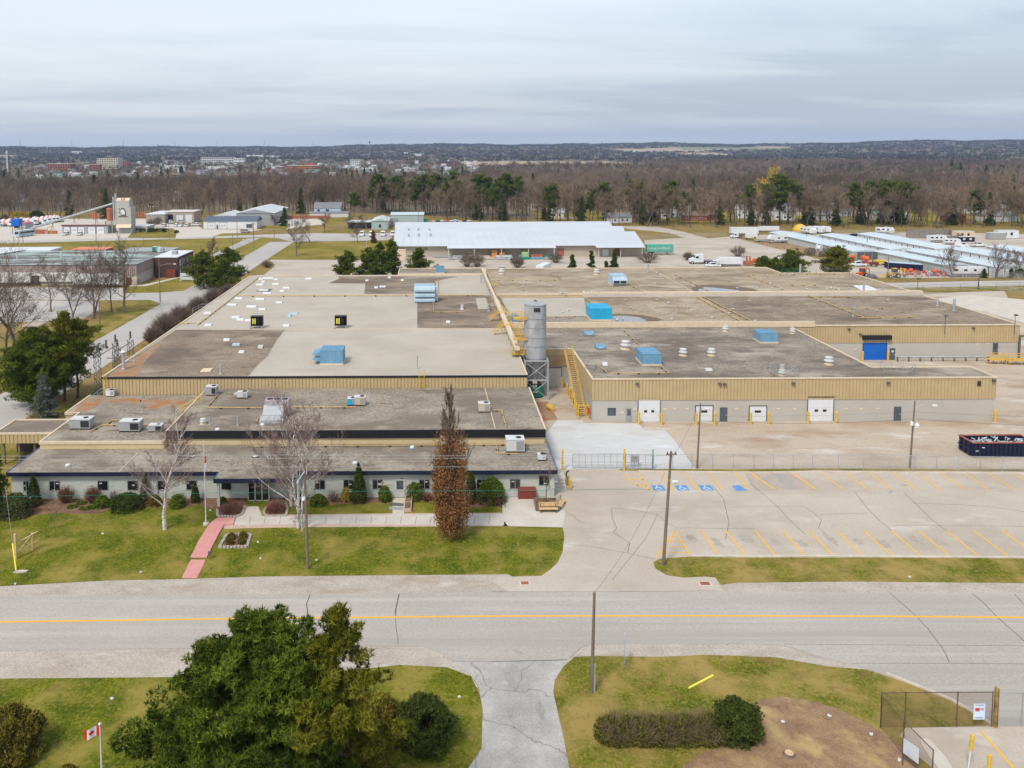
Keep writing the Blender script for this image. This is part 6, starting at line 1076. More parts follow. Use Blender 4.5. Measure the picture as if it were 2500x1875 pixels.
# fences
def chain_fence(P,h,label,step=2.4,mat=None,post=None,rails=True,r=.035,cat='fence',group='chain link fences',barbed=False):
 P=[Vector(p)for p in P];t=thing('chain_link_fence',label,cat,P[0],0,group);m=MB();rr=MB();pm=post or m_grey;ps=MB();cnt=0
 for a,b in zip(P,P[1:]):
  m.face([(a.x,a.y,a.z+.05),(b.x,b.y,b.z+.05),(b.x,b.y,b.z+h-.05),(a.x,a.y,a.z+h-.05)]);rr.tube(a+Vector((0,0,h)),b+Vector((0,0,h)),r*.8,r*.8,6)
  n=max(1,round((b-a).length/step))
  for i in range(n+1 if b is P[-1]or b==P[-1]else n):
   c=a.lerp(b,i/n);cnt+=1;MB().tube(c,c+Vector((0,0,h+.05)),r,r,6).build('fence_post',pm,t,True)if cnt<=90 else ps.tube(c,c+Vector((0,0,h+.05)),r,r,6)
 m.build('mesh_panel',mat or m_mesh,t,True);rr.build('top_rail',pm,t,True)
 return t
chain_fence(pts('b3',[(1365,512),(1690,497),(2212,503)])+pts('b4',[(580,465),(1368,470),(2212,482)])+[at('o',3100,1160)],1.9,'long chain link fence between the parking lot and the warehouse yard',2.9,post=m_galv,r=.04)
def swing_gate(a,b,label,h=1.9,n=8):
 a,b=Vector(a),Vector(b);t=thing('chain_link_gate',label,'gate',a,0,'chain link gate leaves');f=MB();d=b-a
 f.path([a+Vector((0,0,.12)),b+Vector((0,0,.12)),b+Vector((0,0,h)),a+Vector((0,0,h)),a+Vector((0,0,.12))],.04);f.tube(a+Vector((0,0,h*.45)),b+Vector((0,0,h*.45)),.03)
 for i in range(1,n):c=a.lerp(b,i/n);f.tube(c+Vector((0,0,.12)),c+Vector((0,0,h)),.025)
 f.build('frame',m_grey,t,True);MB().face([a+Vector((0,0,.12)),b+Vector((0,0,.12)),b+Vector((0,0,h)),a+Vector((0,0,h))]).build('mesh_panel',m_mesh,t,True)
swing_gate(gp('b3',685,498),gp('b3',1112,498),'wide closed gate leaf between the two yellow gate posts');swing_gate(gp('b3',1130,500),gp('b3',1355,505),'shorter gate leaf between the right yellow post and the green post',n=4)
for x,l in((598,'tall yellow gate post near the office corner'),(1120,'tall yellow gate post in the middle of the gateway')):t=thing('gate_post',l,'gate post',gp('b3',x,512),0,'yellow gate posts');MB().tube((0,0,0),(0,0,2.7),.12,.12,10).build('post',m_yelsteel,t);MB().lathe([(.14,2.7),(.05,2.8)],n=10).box(-.22,-.03,.9,.22,.03,1.0).build('cap',m_yelsteel,t)
t=thing('green_post','green steel post where the gate meets the fence','gate post',gp('b3',1360,512));MB().tube((0,0,0),(0,0,2.7),.08,.08,10).build('post',M('grey_green_paint',(.12,.24,.24),.6),t);MB().lathe([(.1,2.7),(.02,2.78)],n=8).build('cap',m_galv,t)
t=thing('electrical_cabinet','grey electrical cabinet on two legs inside the gate','cabinet',gp('b3',1208,487));MB().box(-.5,-.2,.75,.5,.2,1.6).build('cabinet',m_hvac,t);MB().box(-.5,-.05,0,-.42,.05,.74).box(.42,-.05,0,.5,.05,.74).box(-.1,-.05,0,0,.05,.74).build('leg',m_grey,t);MB().box(-.05,-.23,1.2,.05,-.201,1.35).build('handle',m_greyd,t)
# skip
a=gp('b4',1815,372);t=thing('waste_skip','large dark navy open top skip full of scrap beside the yard fence','skip',(a.x,a.y,0));Lx,Ly,Hz=8.2,2.9,1.95;m=MB()
m.box(0,0,.2,Lx,.1,Hz).box(0,Ly-.1,.2,Lx,Ly,Hz).box(0,.101,.2,.1,Ly-.101,Hz).box(Lx-.1,.101,.2,Lx,Ly-.101,Hz).box(.101,.101,.2,Lx-.101,Ly-.101,.3);m.build('body',m_navy,t);m=MB()
for i in range(15):x=.15+i*(Lx-.3)/14;m.box(x-.06,-.12,.25,x+.06,-.001,Hz-.1);
for y in(.5,1.45,2.4):m.box(-.14,y-.07,.3,-.001,y+.07,Hz)
m.box(-.15,-.13,.9,-.001,Ly,1.05);m.build('rib',m_navy,t);MB().box(-.08,-.1,Hz,Lx+.08,.12,Hz+.12).box(-.08,Ly-.12,Hz,Lx+.08,Ly+.1,Hz+.12).box(-.08,.121,Hz,.12,Ly-.121,Hz+.12).box(Lx-.12,.121,Hz,Lx+.08,Ly-.121,Hz+.12).build('rim',m_reddk,t)
m=MB();rg2=random.Random(9)
for i in range(70):x,y=rg2.uniform(.4,Lx-.6),rg2.uniform(.35,Ly-.4);z=rg2.uniform(1.3,1.8);m.tube((x,y,z),(x+rg2.uniform(-.8,.8),y+rg2.uniform(-.5,.5),z+rg2.uniform(-.1,.4)),rg2.uniform(.03,.14),.06,4,True,rg2.randrange(3))
m.build('scrap_load',[m_white,m_hvacw,m_bluep],t)['kind']='stuff';m=MB();m.box(.3,.3,.31,Lx-.3,Ly-.3,1.35).build('scrap_bed',m_greyd,t)
for i,(x,y)in enumerate(((1.1,1.45),(.3,1.0))):MB().box(x,-.14,y-.1,x+.35,-.121,y).build('sticker',m_white,t)
# near grass: sign, yellow stake, hedges, pines
b=gp('b7',1120,785);zt=high('b7',1117,520,b.y);t=thing('street_sign','narrow blue and white sign on a thin post seen almost edge on','sign',b);MB().tube((0,0,0),(0,0,zt),.035,.03,6).build('post',m_grey,t);MB().prism([(-.13,-.5),(-.10,-.5),(.16,.5),(.13,.5)],zt-1.3,zt-.05).build('panel',m_white,t)
m=MB()
for z in(.1,.45,.75,1.0):m.prism([(-.135,-.45),(-.131,-.45),(.1,.38),(.096,.38)],zt-1.3+z,zt-1.3+z+.13)
m.build('lettering',m_doorblue,t)
a,b=gp('b7',1665,975),gp('b7',1865,870);t=thing('fallen_marker','yellow plastic marker tube lying on the grass','marker',a);d=b-a;MB().tube((0,0,.08),(d.x,d.y,.08),.08,.07,8).build('tube',m_yelpl,t);MB().tube((d.x*.97,d.y*.97,.08),(d.x*1.01,d.y*1.01,.08),.09,.09,8).build('cap',m_yelpl,t)
m_hedge=leafmat('olive_hedge',(.05,.055,.008),(.20,.19,.03));m_hedgetw=leafmat('hedge_twigs',(.10,.075,.035),(.26,.21,.11))
shrub('evergreen_bush',90,2.0,1.9,3.0,at('o',20,1850),'large round bronze tipped evergreen at the left edge of the photo',mat=m_cedaryel,k=3400,per=5,irr=.14,shape='column',ln=.24);shrub('evergreen_bush',91,.9,.8,1.3,at('o',165,1925),'bronze tipped bush at the very bottom left of the nearest pine',mat=m_cedaryel,k=700,irr=.12)
shrub('evergreen_bush',92,1.85,1.6,3.0,gp('b6',1500,1440),'dark upright cedar beside the entrance drive',mat=m_cedar,k=3800,per=5,irr=.17,shape='column',ln=.24);shrub('evergreen_bush',93,2.3,1.6,2.7,gp('b6',1080,1400),'golden green cedar between the yellowish pine and the dark upright cedar',mat=m_cedaryel,k=3600,per=5,irr=.13,shape='column',ln=.2)
shrub('evergreen_bush',94,1.7,1.5,1.6,gp('b6',950,1600),'low golden juniper under the yellowish pine',mat=m_cedaryel,k=1800,per=5,irr=.15,ln=.2)
for i,(x,rx,h,l)in enumerate(((1070,1.5,1.55,'leftmost shrub of the brown hedge'),(1260,1.5,1.45,'second shrub from the left in the brown hedge'),(1450,1.5,1.4,'third shrub from the left in the brown hedge'),(1640,1.5,1.5,'fourth shrub from the left in the brown hedge'),(1820,1.5,1.6,'last shrub of the brown hedge before the tall green bush'))):
 t=twig_bush('hedge_shrub',100+i,rx,h,gp('b7',x,1395),l,'shrubs of the brown hedge',mat=m_hedgetw,n=420,tw=.011,branch=4);rng=np.random.default_rng(130+i);n=2600;u=rng.random(n)*6.28;q=rng.random(n)**.5;zz=rng.random(n)
 c=np.stack([np.cos(u)*q*rx*1.1,np.sin(u)*q*1.0,h*zz*(1-.45*q**3)*(.8+.25*np.sin(u*3+i))],1);c=c[(np.sin(c[:,0]*3.1+i)+np.sin(c[:,1]*4.3)+np.cos(c[:,2]*5+c[:,0]*2))>-.5];v,tt=tufts(c,rng,5,.17,.045,.4);tri_mesh('foliage',v,tt,m_hedge,t)
shrub('evergreen_bush',96,1.55,1.3,2.6,gp('b7',2070,1400),'taller green bush at the right end of the brown hedge',mat=m_cedar,k=2600,per=5,irr=.13,shape='column',ln=.2)
conifer('pine_tree',201,16.0,4.7,(-8.9,41.5,0),'large dark green pine nearest the camera',base=.06,limbs=230,cr=.62,k=30,per=10,ln=.23,wd=.03,trunk_r=.35,irr=.24,group='pines in the near foreground')
conifer('pine_tree',203,13.8,4.3,(-12.2,42.0,0),'lower dark pine at the left of the near group',base=.06,limbs=100,cr=.75,k=30,per=10,ln=.24,wd=.03,trunk_r=.3,irr=.26,group='pines in the near foreground')
conifer('pine_tree',202,16.4,2.8,(-5.1,41.0,0),'yellowish green pine at the right of the near group',base=.3,limbs=80,cr=.6,k=28,per=9,ln=.24,wd=.028,mat=m_pineyel,trunk_r=.28,irr=.35,group='pines in the near foreground')
# gated lot corner fence at lower right
f0,f1,f2,f3=gp('b8',1105,1195),gp('b8',1290,1192),gp('b8',1690,1190),gp('b8',1960,1188)
chain_fence([f0,f1,f2,f3],2.6,'rusty chain link fence across the dirt patch at the lower right',3.0,m_meshbr,m_barkp,r=.04);chain_fence([f0,gp('b8',1275,1400),gp('b8',1500,1640)],2.4,'rusty chain link fence running towards the camera at the lower right',3.5,m_meshbr,m_barkp,r=.04)
chain_fence([gp('b8',1985,1188),gp('b8',2190,1186),gp('b8',2600,1184)],2.5,'pale chain link gate right of the yellow gate column',3.0,m_mesh,m_grey,r=.035);t=thing('gate_column','yellow and brown gate column holding the sign fence','gate post',f3+Vector((.25,0,0)));MB().box(-.1,-.1,0,.06,.1,2.95).build('post',M('old_yellow_paint',(.30,.19,.05),.8,amt=.5,scale=3),t);MB().box(.08,-.06,0,.15,.06,2.85).build('hinge_post',m_barkp,t)
Ysg=f2.y-.12;r0,r1=ray('d7',1425,480),ray('d7',1612,240);X0,X1=r0.x*Ysg/r0.y,r1.x*Ysg/r1.y;za,zb=CAMH+r0.z*Ysg/r0.y,CAMH+r1.z*Ysg/r1.y
t=thing('fence_sign','pale blue sign with red and grey print on the rusty fence','sign',(X0,Ysg,0));MB().box(0,-.03,za,X1-X0,0,zb).build('board',M('pale_blue_board',(.55,.66,.80),.5),t);w=X1-X0;hh=zb-za
m=MB().box(w*.12,-.036,za+hh*.58,w*.52,-.031,za+hh*.74).box(w*.15,-.036,za+hh*.52,w*.5,-.031,za+hh*.56);m.build('red_mark',m_redp,t);MB().box(w*.56,-.036,za+hh*.60,w*.9,-.031,za+hh*.72).build('grey_mark',m_grey,t)
m=MB();
for i in range(9):x=w*(.15+.08*i);m.box(x,-.036,za+hh*.90,x+w*.05,-.031,za+hh*.95);m.box(x,-.036,za+hh*.08,x+w*.055,-.031,za+hh*.14)
m.build('small_print',m_greyd,t);a=at('d7',385,1240);t=thing('fence_sign','blank pale sign on the near side fence','sign',gp('d7',390,1190));MB().prism([(-.25,-.02),(-.2,-.05),(.2,-1.0),(.15,-1.0)],.9,1.9).build('board',M('pale_sign_board',(.55,.60,.66),.5),t);MB().tube((-.22,0,0),(-.22,0,2.3),.04).build('post',m_barkp,t)
for i,(k,x,y)in enumerate((('b8',350,1150),('b8',400,1400),('b8',710,1105),('b8',1035,1247),('b8',1250,1445),('b8',1330,32),('b1',868,1052),('b1',1187,1378),('b2',102,1122),('b2',598,1276),('b1',1775,855),('b5',130,92),('b5',945,1062),('b6',1800,1050),('b2',124,1260))):
 t=thing('litter_scrap','small white scrap of litter on the ground','litter',gp(k,x,y),i,'scraps of litter on the grass');MB().prism([(-.12,-.1),(.14,-.06),(.1,.1),(-.08,.08)],.04,.12).build('scrap',m_white,t);MB().prism([(-.05,-.04),(.07,-.02),(.0,.05)],.121,.16).build('fold',m_hvacw,t)
t=thing('tree_stump','pale cut stump on the dirt mound','stump',gp('b8',400,1402));MB().lathe([(.45,0),(.32,.18)],n=10).build('bark',m_bark,t);MB().lathe([(.29,.181),(.28,.2)],n=10).build('cut_face',m_wood2,t)

for x0,y0,xt,yt,l in((1345,1290,1420,722,'left marker post with yellow sleeve on a white pole in the gated lot'),(1650,1500,1688,1030,'right marker post with yellow sleeve in the gated lot')):
 p,h=tall('d7',(x0,y0),(xt,yt));lx=(high('d7',xt,yt,p.y)*0+(ray('d7',xt,yt).x*p.y/ray('d7',xt,yt).y))-p.x;t=thing('marker_post',l,'marker post',p,0,'yellow sleeved marker posts');MB().tube((0,0,0),(lx*.6,0,h*.62),.05,.05,8).build('pole',m_white,t);MB().tube((lx*.55,0,h*.6),(lx,0,h),.12,.12,12).tube((lx,0,h),(lx*1.02,0,h+.05),.12,.06,12).build('sleeve',m_yelsteel,t)

# ---------------------------------------------------------------- vehicles (length along y, front towards -y)
def wheels(t,xs,ys,r=.34,w=.22):
 for y in ys:
  for x in xs:o=MB().lathe([(r,-w/2),(r,w/2)],(x,y,r),12,axis='x').build('wheel',m_rubber,t);MB().lathe([(r*.5,-w/2-.012),(r*.5,w/2+.012)],(x,y,r),8,axis='x').build('rim',m_hvacw,o)
def car(kind,col,name='parked_car',cat='car'):
 t=thing(name,'',cat)
 if kind=='sedan':L_,H_,prof,cab=4.6,1.45,[(-2.3,.3),(-2.3,.75),(-1.2,.95),(1.5,.98),(2.25,.95),(2.3,.35)],[(-1.25,.95),(-.6,1.42),(.9,1.42),(1.65,.97)]
 elif kind=='suv':prof,cab=[(-2.3,.35),(-2.3,.9),(-1.2,1.05),(2.3,1.08),(2.35,.4)],[(-1.25,1.05),(-.65,1.72),(2.0,1.72),(2.25,1.08)]
 elif kind=='pickup':prof,cab=[(-2.8,.4),(-2.8,1.0),(-1.5,1.12),(2.8,1.12),(2.8,.45)],[(-1.55,1.12),(-.95,1.85),(.85,1.85),(1.05,1.13)]
 else:prof,cab=[(-2.7,.35),(-2.7,1.0),(-2.0,1.3),(2.7,1.3),(2.7,.4)],[(-2.0,1.3),(-1.4,2.1),(2.6,2.1),(2.7,1.31)]
 w=.9 if kind in('sedan',)else.98
 MB().xprism(prof,-w,w).build('body',col,t);MB().xprism(cab,-w+.12,w-.12).build('cabin',col,t)
 c=cab;g=MB();a,b=c[0],c[1];g.xprism([(a[0]-.03,a[1]+.05),(b[0]-.03,b[1]-.06),(b[0]-.01,b[1]-.06),(a[0]-.01,a[1]+.05)],-w+.2,w-.2)
 e=c[3];f=c[2];g.xprism([(f[0]+.02,f[1]-.08),(e[0]+.03,e[1]+.08),(e[0]+.01,e[1]+.08),(f[0],f[1]-.08)],-w+.2,w-.2)
 yy=c[1][0]+.05,(c[2][0]-.05 if kind!='van' else.0)
 for s in(-1,1):x=s*(w-.118);g.box(min(x,x+s*.01),yy[0],c[0][1]+.1,max(x,x+s*.01),yy[1],c[1][1]-.1)
 g.build('window',m_glass,t)
 if kind=='pickup':MB().box(-w+.12,1.15,1.121,w-.12,2.7,1.135).build('cargo_bed',m_dark,t)
 y0,y1=prof[0][0]*.64,prof[-1][0]*.62;wheels(t,(-w+.1,w-.1),(y0,y1));MB().box(-w+.15,prof[0][0]-.03,.6,-w+.5,prof[0][0]-.001,.78).build('headlight',m_white,t);MB().box(w-.5,prof[0][0]-.03,.6,w-.15,prof[0][0]-.001,.78).build('headlight',m_white,t);return t
def trailer(L_,H_,col,w=2.5,name='semi_trailer',cat='trailer',deck=1.1):
 t=thing(name,'',cat);MB().box(-w/2,-L_/2,deck,w/2,L_/2,deck+H_).build('box',col,t);m=MB()
 for i in range(int(L_/1.2)):y=-L_/2+.6+i*1.2;m.box(-w/2-.02,y,deck+.05,-w/2-.001,y+.08,deck+H_-.05);m.box(w/2+.001,y,deck+.05,w/2+.02,y+.08,deck+H_-.05)
 m.build('rib',col,t);MB().box(-w/2+.3,-L_/2+.2,deck-.25,w/2-.3,L_/2-.2,deck-.001).build('chassis',m_greyd,t);wheels(t,(-w/2+.2,w/2-.2),(L_/2-1.3,L_/2-2.5),.5,.35);MB().box(-w/2+.4,-L_/2+2,0,-w/2+.55,-L_/2+2.15,deck-.26).box(w/2-.55,-L_/2+2,0,w/2-.4,-L_/2+2.15,deck-.26).build('landing_leg',m_greyd,t);return t
def tractor(col,sleeper=True):
 t=thing('semi_truck','','truck');MB().xprism([(-3.6,.6),(-3.6,1.6),(-2.2,2.0),(-2.2,.6)],-1.0,1.0).build('bonnet',col,t);MB().xprism([(-2.19,.6),(-2.19,2.0),(-1.7,2.9),(-.6 if not sleeper else.8,3.3 if sleeper else 2.9),(-.6 if not sleeper else.8,.7)],-1.15,1.15).build('cab',col,t)
 MB().xprism([(-2.2,2.1),(-1.8,2.8),(-1.78,2.8),(-2.17,2.1)],-1.0,1.0).box(-1.17,-1.8,1.9,-1.151,-.8,2.6).box(1.151,-1.8,1.9,1.17,-.8,2.6).build('window',m_glass,t);MB().box(-.5,-2.2,.6,.5,3.4,.9).build('chassis',m_greyd,t);wheels(t,(-1.0,1.0),(-2.9,1.6,2.8),.5,.35);MB().tube((1.2,-.5,1),(1.2,-.5,3.4),.08).build('exhaust',m_alum,t);return t
def rv(L_=9,stripe=None,fifth=False,name='camper_trailer'):
 t=thing(name,'','camper');P=[(-L_/2,.7),(-L_/2-.1,2.2),(-L_/2+.5,3.1),(L_/2,3.1),(L_/2,.6)]
 if fifth:P=[(-L_/2+1.9,.7),(-L_/2+1.8,1.5),(-L_/2-.4,1.7),(-L_/2,2.7),(-L_/2+.6,3.4),(L_/2,3.3),(L_/2,.6)]
 MB().xprism(P,-1.2,1.2).build('body',m_white,t);g=MB()
 for y,w_ in((-L_*.2,.8),(L_*.05,1.0),(L_*.3,1.3)):
  for s in(-1,1):x=s*1.2;g.box(min(x,x+s*.02),y,1.9,max(x,x+s*.02),y+w_,2.5)
 g.build('window',m_glass,t);m=MB()
 for s in(-1,1):x=s*1.2;m.box(min(x,x+s*.012),-L_/2+2,.75,max(x,x+s*.012),L_/2-.1,1.1)
 m.build('stripe',stripe or m_navy,t);MB().box(-.4,-1,3.3 if fifth else 3.11,.4,0,3.6 if fifth else 3.35).build('roof_unit',m_hvacw,t);wheels(t,(-1.05,1.05),(.9,1.8),.36);MB().box(-.06,-L_/2-(1.2 if not fifth else.2),.5,.06,-L_/2+(.2 if not fifth else.5),.62).build('hitch',m_greyd,t);return t
def mixer():
 t=thing('mixer_truck','','concrete mixer');MB().xprism([(-4.2,.7),(-4.2,1.7),(-3.2,1.9),(-2.9,2.7),(-1.9,2.7),(-1.9,.7)],-1.15,1.15).build('cab',m_white,t);MB().xprism([(-3.25,1.95),(-2.95,2.6),(-2.93,2.6),(-3.2,1.95)],-.95,.95).build('window',m_glass,t);MB().box(-.6,-4.0,.6,.6,4.0,1.0).build('chassis',m_greyd,t)
 d=MB();prof=[(.5,-1.7),(1.15,-1.2),(1.35,.6),(1.0,2.4),(.5,3.4)];b=MB();b.lathe(prof,(0,0,0),14,axis='y');sl=.18;b.v=[(x,y,z*1.0+2.15+(y+1.7)*sl)for x,y,z in b.v];b.build('drum',m_white,t)
 c=MB();c.lathe([(1.30,-.2),(1.37,.4),(1.375,.6)],(0,0,0),14,axis='y');c.v=[(x,y,z+2.15+(y+1.7)*sl)for x,y,z in c.v];c.build('drum_stripe',m_orange,t);MB().xprism([(3.3,2.9),(4.4,1.5),(4.5,1.6),(3.5,3.3)],-.4,.4).build('chute',m_hvacw,t);wheels(t,(-1.0,1.0),(-3.2,1.2,2.5),.52,.35);return t
def backhoe(col):
 t=thing('backhoe','','digger');MB().box(-.5,-1.8,.7,.5,1.4,1.5).box(-.7,-.4,1.5,.7,1.0,1.7).build('body',col,t);MB().box(-.65,-.3,1.7,.65,.9,2.75).build('cab',m_glassb,t);MB().box(-.75,-.4,2.75,.75,1.0,2.85).build('cab_roof',col,t);MB().path([(0,1.4,1.1),(0,2.2,2.9),(0,3.3,2.2),(0,3.2,.9)],.17).build('digger_arm',col,t);MB().xprism([(3.0,.3),(3.5,.4),(3.4,1.0),(3.1,1.0)],-.35,.35).build('bucket',m_greyd,t)
 MB().path([(-.5,-1.2,1.1),(-.5,-2.6,.8)],.1).path([(.5,-1.2,1.1),(.5,-2.6,.8)],.1).build('loader_arm',col,t);MB().xprism([(-3.3,.1),(-2.6,.2),(-2.6,.9)],-1.1,1.1).build('loader_bucket',col,t);wheels(t,(-.75,.75),(1.0,),.72,.4);wheels(t,(-.75,.75),(-1.3,),.5,.35);return t
CARS={}
def place(kind,colname,p,rz,label,group=None,sc=None):
 key=(kind,colname)
 if key not in CARS:
  col={'white':m_white,'silver':m_hvacw,'blue':m_blueu,'navy':m_navy,'red':m_redp,'black':m_black,'grey':m_grey,'orange':m_orange,'yellow':m_yelsteel,'maroon':m_maroon}.get(colname)
  o={'sedan':lambda:car('sedan',col),'suv':lambda:car('suv',col),'pickup':lambda:car('pickup',col,'pickup_truck','pickup truck'),'van':lambda:car('van',col,'delivery_van','van'),'tractor':lambda:tractor(col),'mixer':mixer,'backhoe':lambda:backhoe(col)}[kind]();CARS[key]=Reuse(o)
 return CARS[key].put(p,rz,label,group,sc)

# ---------------------------------------------------------------- street trees on the left
GT='bare street trees on the left'
def bt(seed,h,p,label,spread=.5,**kw):
 a=dict(trunk_r=.34,fork=.2,n1=15,n2=8,n3=7,n4=4,tw=.024,curve=.35);a.update(kw);return bare_tree('street_tree',seed,h,p,label,GT,spread,**a)
bt(301,19,at('a5',153,765),'largest bare tree at the left edge with a thick leaning trunk',.62,trunk_r=.42,n1=15);bt(302,16,at('a5',1055,432),'bare tree with mossy trunk on the grass corner',.5,trunk_r=.36)
bt(303,15.5,at('a5',790,480),'many limbed bare tree behind the dark evergreen',.6,trunk_r=.32,stems=2);bt(304,12.5,at('a5',945,425),'slender bare tree between two larger ones on the corner',.45,trunk_r=.22);bt(305,13,at('a5',600,470),'spindly bare tree left of the many limbed tree',.5,trunk_r=.2,stems=2)
bt(306,18,at('a5',-40,640),'bare tree mostly cut by the left edge of the photo',.6,trunk_r=.3);bt(307,10,at('a5',-5,420),'small bare tree by the white trailers at the left edge',.5,trunk_r=.22);bt(319,12,at('a5',430,420),'pale twigged bare tree beyond the largest one at the left',.5,trunk_r=.24);bt(320,13,at('a5',40,800),'second bare tree at the left edge behind the largest one',.6,trunk_r=.3)
bt(308,9,at('a2',430,1055),'round crowned bare tree on the lawn corner by the street',.72,trunk_r=.33,n1=14,up=.5);bt(309,10,at('a2',545,945),'bare tree behind the round crowned one on the corner',.6,trunk_r=.3,up=.5);bt(310,7.5,at('a2',662,850),'smaller bare tree farther along the back street',.6,trunk_r=.25);bt(311,7.0,at('a2',943,942),'bare tree left of the dark red spruce',.62,trunk_r=.22)
bt(312,7,at('a2',865,830),'left bare tree in front of the teal shed',.6,trunk_r=.2);bt(313,7.5,at('a2',1025,830),'right bare tree in front of the teal shed',.5,trunk_r=.2);bt(314,8.5,at('a1',1795,1120),'bare tree behind the pair of pines by the street',.5,trunk_r=.2);bt(315,5.5,at('a2',250,800),'bare tree beside the small dark spruce at the office lot',.6,trunk_r=.16)
bt(316,7.5,at('c4',1910,615),'broad bare tree beside the back road at the right',.8,trunk_r=.4,n1=15,up=.5);bt(317,7.5,at('c4',1430,612),'spreading bare tree by the grey camper',.7,trunk_r=.3,up=.5);bt(318,6.5,at('c4',2170,600),'small bare tree at the far right edge of the storage yard',.6,trunk_r=.15)
# shrub row along the street
for i,(x,y,r,h)in enumerate(((1430,640,3.0,5.0),(1560,545,2.9,4.6),(1700,455,2.8,4.4),(1830,375,2.8,4.2),(1950,320,2.6,4.0),(1330,700,2.0,3.6))):
 q=at('a5',x,y);twig_bush('bare_shrub',330+i,r,h,(q.x-.8,q.y,0),('nearest','second','third','fourth','farthest','small front')[i]+' of the big bare shrubs between the side street and the main roof','big bare shrubs beside the factory',mat=m_twig,n=700,tw=.02,branch=5)
conifer('pine_tree',211,12.2,4.6,at('a5',320,1330)+Vector((-3.2,6,0)),'large dark round pine at the left beside the low wing',base=.08,limbs=140,cr=.9,k=30,per=8,ln=.28,wd=.032,irr=.22,trunk_r=.25,ptop=.62);conifer('pine_tree',212,14.2,3.8,at('a5',600,1200)+Vector((-2,2,0)),'tall rust tinged pine behind the dark round pine',base=.25,limbs=90,cr=.8,k=22,per=8,ln=.28,wd=.032,mat=m_pineyel,irr=.3,trunk_r=.25,ptop=.62)
conifer('pine_tree',213,12.6,3.0,at('a5',735,1150)+Vector((-1.5,0,0)),'dark ragged pine next to the ribbed wall corner',base=.3,limbs=80,cr=.75,k=22,per=7,ln=.28,wd=.032,irr=.35,trunk_r=.22,ptop=.4);conifer('pine_tree',214,10.8,3.8,at('a5',480,1240)+Vector((-3,5,0)),'mid green pine wedged between the dark round pine and the rust tinged pine',base=.1,limbs=80,cr=.8,k=22,per=8,ln=.28,wd=.032,irr=.25,trunk_r=.22,ptop=.4)
conifer('blue_spruce',215,6.6,1.9,at('a5',378,1330),'grey green blue spruce in front of the dark pines',base=.12,shape='spruce',limbs=100,cr=.55,k=20,per=7,ln=.2,wd=.025,mat=m_bspruce,irr=.25,trunk_r=.12);conifer('spruce_tree',216,9.5,1.9,at('b1',-75,905),'dark spruce cut by the left edge of the photo',base=.05,shape='spruce',limbs=130,cr=.6,k=22,per=7,ln=.22,wd=.028,mat=m_cedar,irr=.25)
GP_='pines behind the factory roof'
conifer('pine_tree',219,7.0,4.0,at('a1',1830,1345),'low pine filling the gap between the pair by the street',base=.05,limbs=80,cr=.9,k=18,per=7,ln=.32,wd=.045,irr=.28,group=GP_,ptop=.45);conifer('pine_tree',217,10.5,4.2,at('a1',1720,1330)+Vector((0,0,0)),'left of the pair of pines where the street passes the main roof',base=.1,limbs=80,cr=.9,k=18,per=7,ln=.32,wd=.045,irr=.28,group=GP_,ptop=.45);conifer('pine_tree',218,11.6,4.3,at('a1',1930,1335),'right of the pair of pines where the street passes the main roof',base=.1,limbs=80,cr=.9,k=18,per=7,ln=.32,wd=.045,irr=.28,group=GP_,ptop=.45)
for i,(k,x,yt,r,Y,l)in enumerate((('a2',860,1025,3.6,233,'leftmost of the four pines in front of the long white roof'),('a2',1030,990,2.5,235,'second of the four pines in front of the long white roof'),('a2',1120,960,2.7,237,'third of the four pines in front of the long white roof'),('a2',1235,925,2.5,239,'tallest right one of the four pines in front of the long white roof'),('a2',1470,995,3.5,234,'round pine standing alone behind the rear annex'))):
 r_=ray(k,x,yt);conifer('pine_tree',220+i,high(k,x,yt,Y),r,(r_.x*Y/r_.y,Y,0),l,base=.08,limbs=80,cr=.85,k=18,per=7,ln=.32,wd=.05,irr=.22,group=GP_,ptop=.45)
for i,(x,yt,r,Y,l)in enumerate(((685,1045,2.6,240,'left spruce of the three behind the rear roof'),(845,1015,2.3,240,'middle spruce of the three behind the rear roof'),(1040,1005,2.4,240,'right spruce of the three behind the rear roof'),(965,1100,1.5,239,'short dark spruce at the foot of the right spruce'))):
 r_=ray('a3',x,yt);conifer('spruce_tree',230+i,high('a3',x,yt,Y),r,(r_.x*Y/r_.y,Y,0),l,base=.05,shape='spruce',limbs=90,cr=.5,k=16,per=6,ln=.28,wd=.045,irr=.15,mat=m_spruce,group='spruces behind the rear roof')
for i,(x,yt,r,Y,l)in enumerate(((770,370,4.2,240,'broad dark pine behind the right end of the rear roof'),(300,480,2.6,238,'smaller dark pine left of the broad one behind the rear roof'),(1540,305,4.1,240,'tall bright pine near the orange yard behind the rear roof'),(500,500,2.4,238,'low pine between the smaller and the broad pine'))):
 r_=ray('d1',x,yt);conifer('pine_tree',240+i,high('d1',x,yt,Y),r,(r_.x*Y/r_.y,Y,0),l,base=.08,limbs=90,cr=.9,k=18,per=7,ln=.32,wd=.05,irr=.2,group=GP_,ptop=.4,mat=m_pine if i!=2 else m_pineyel)
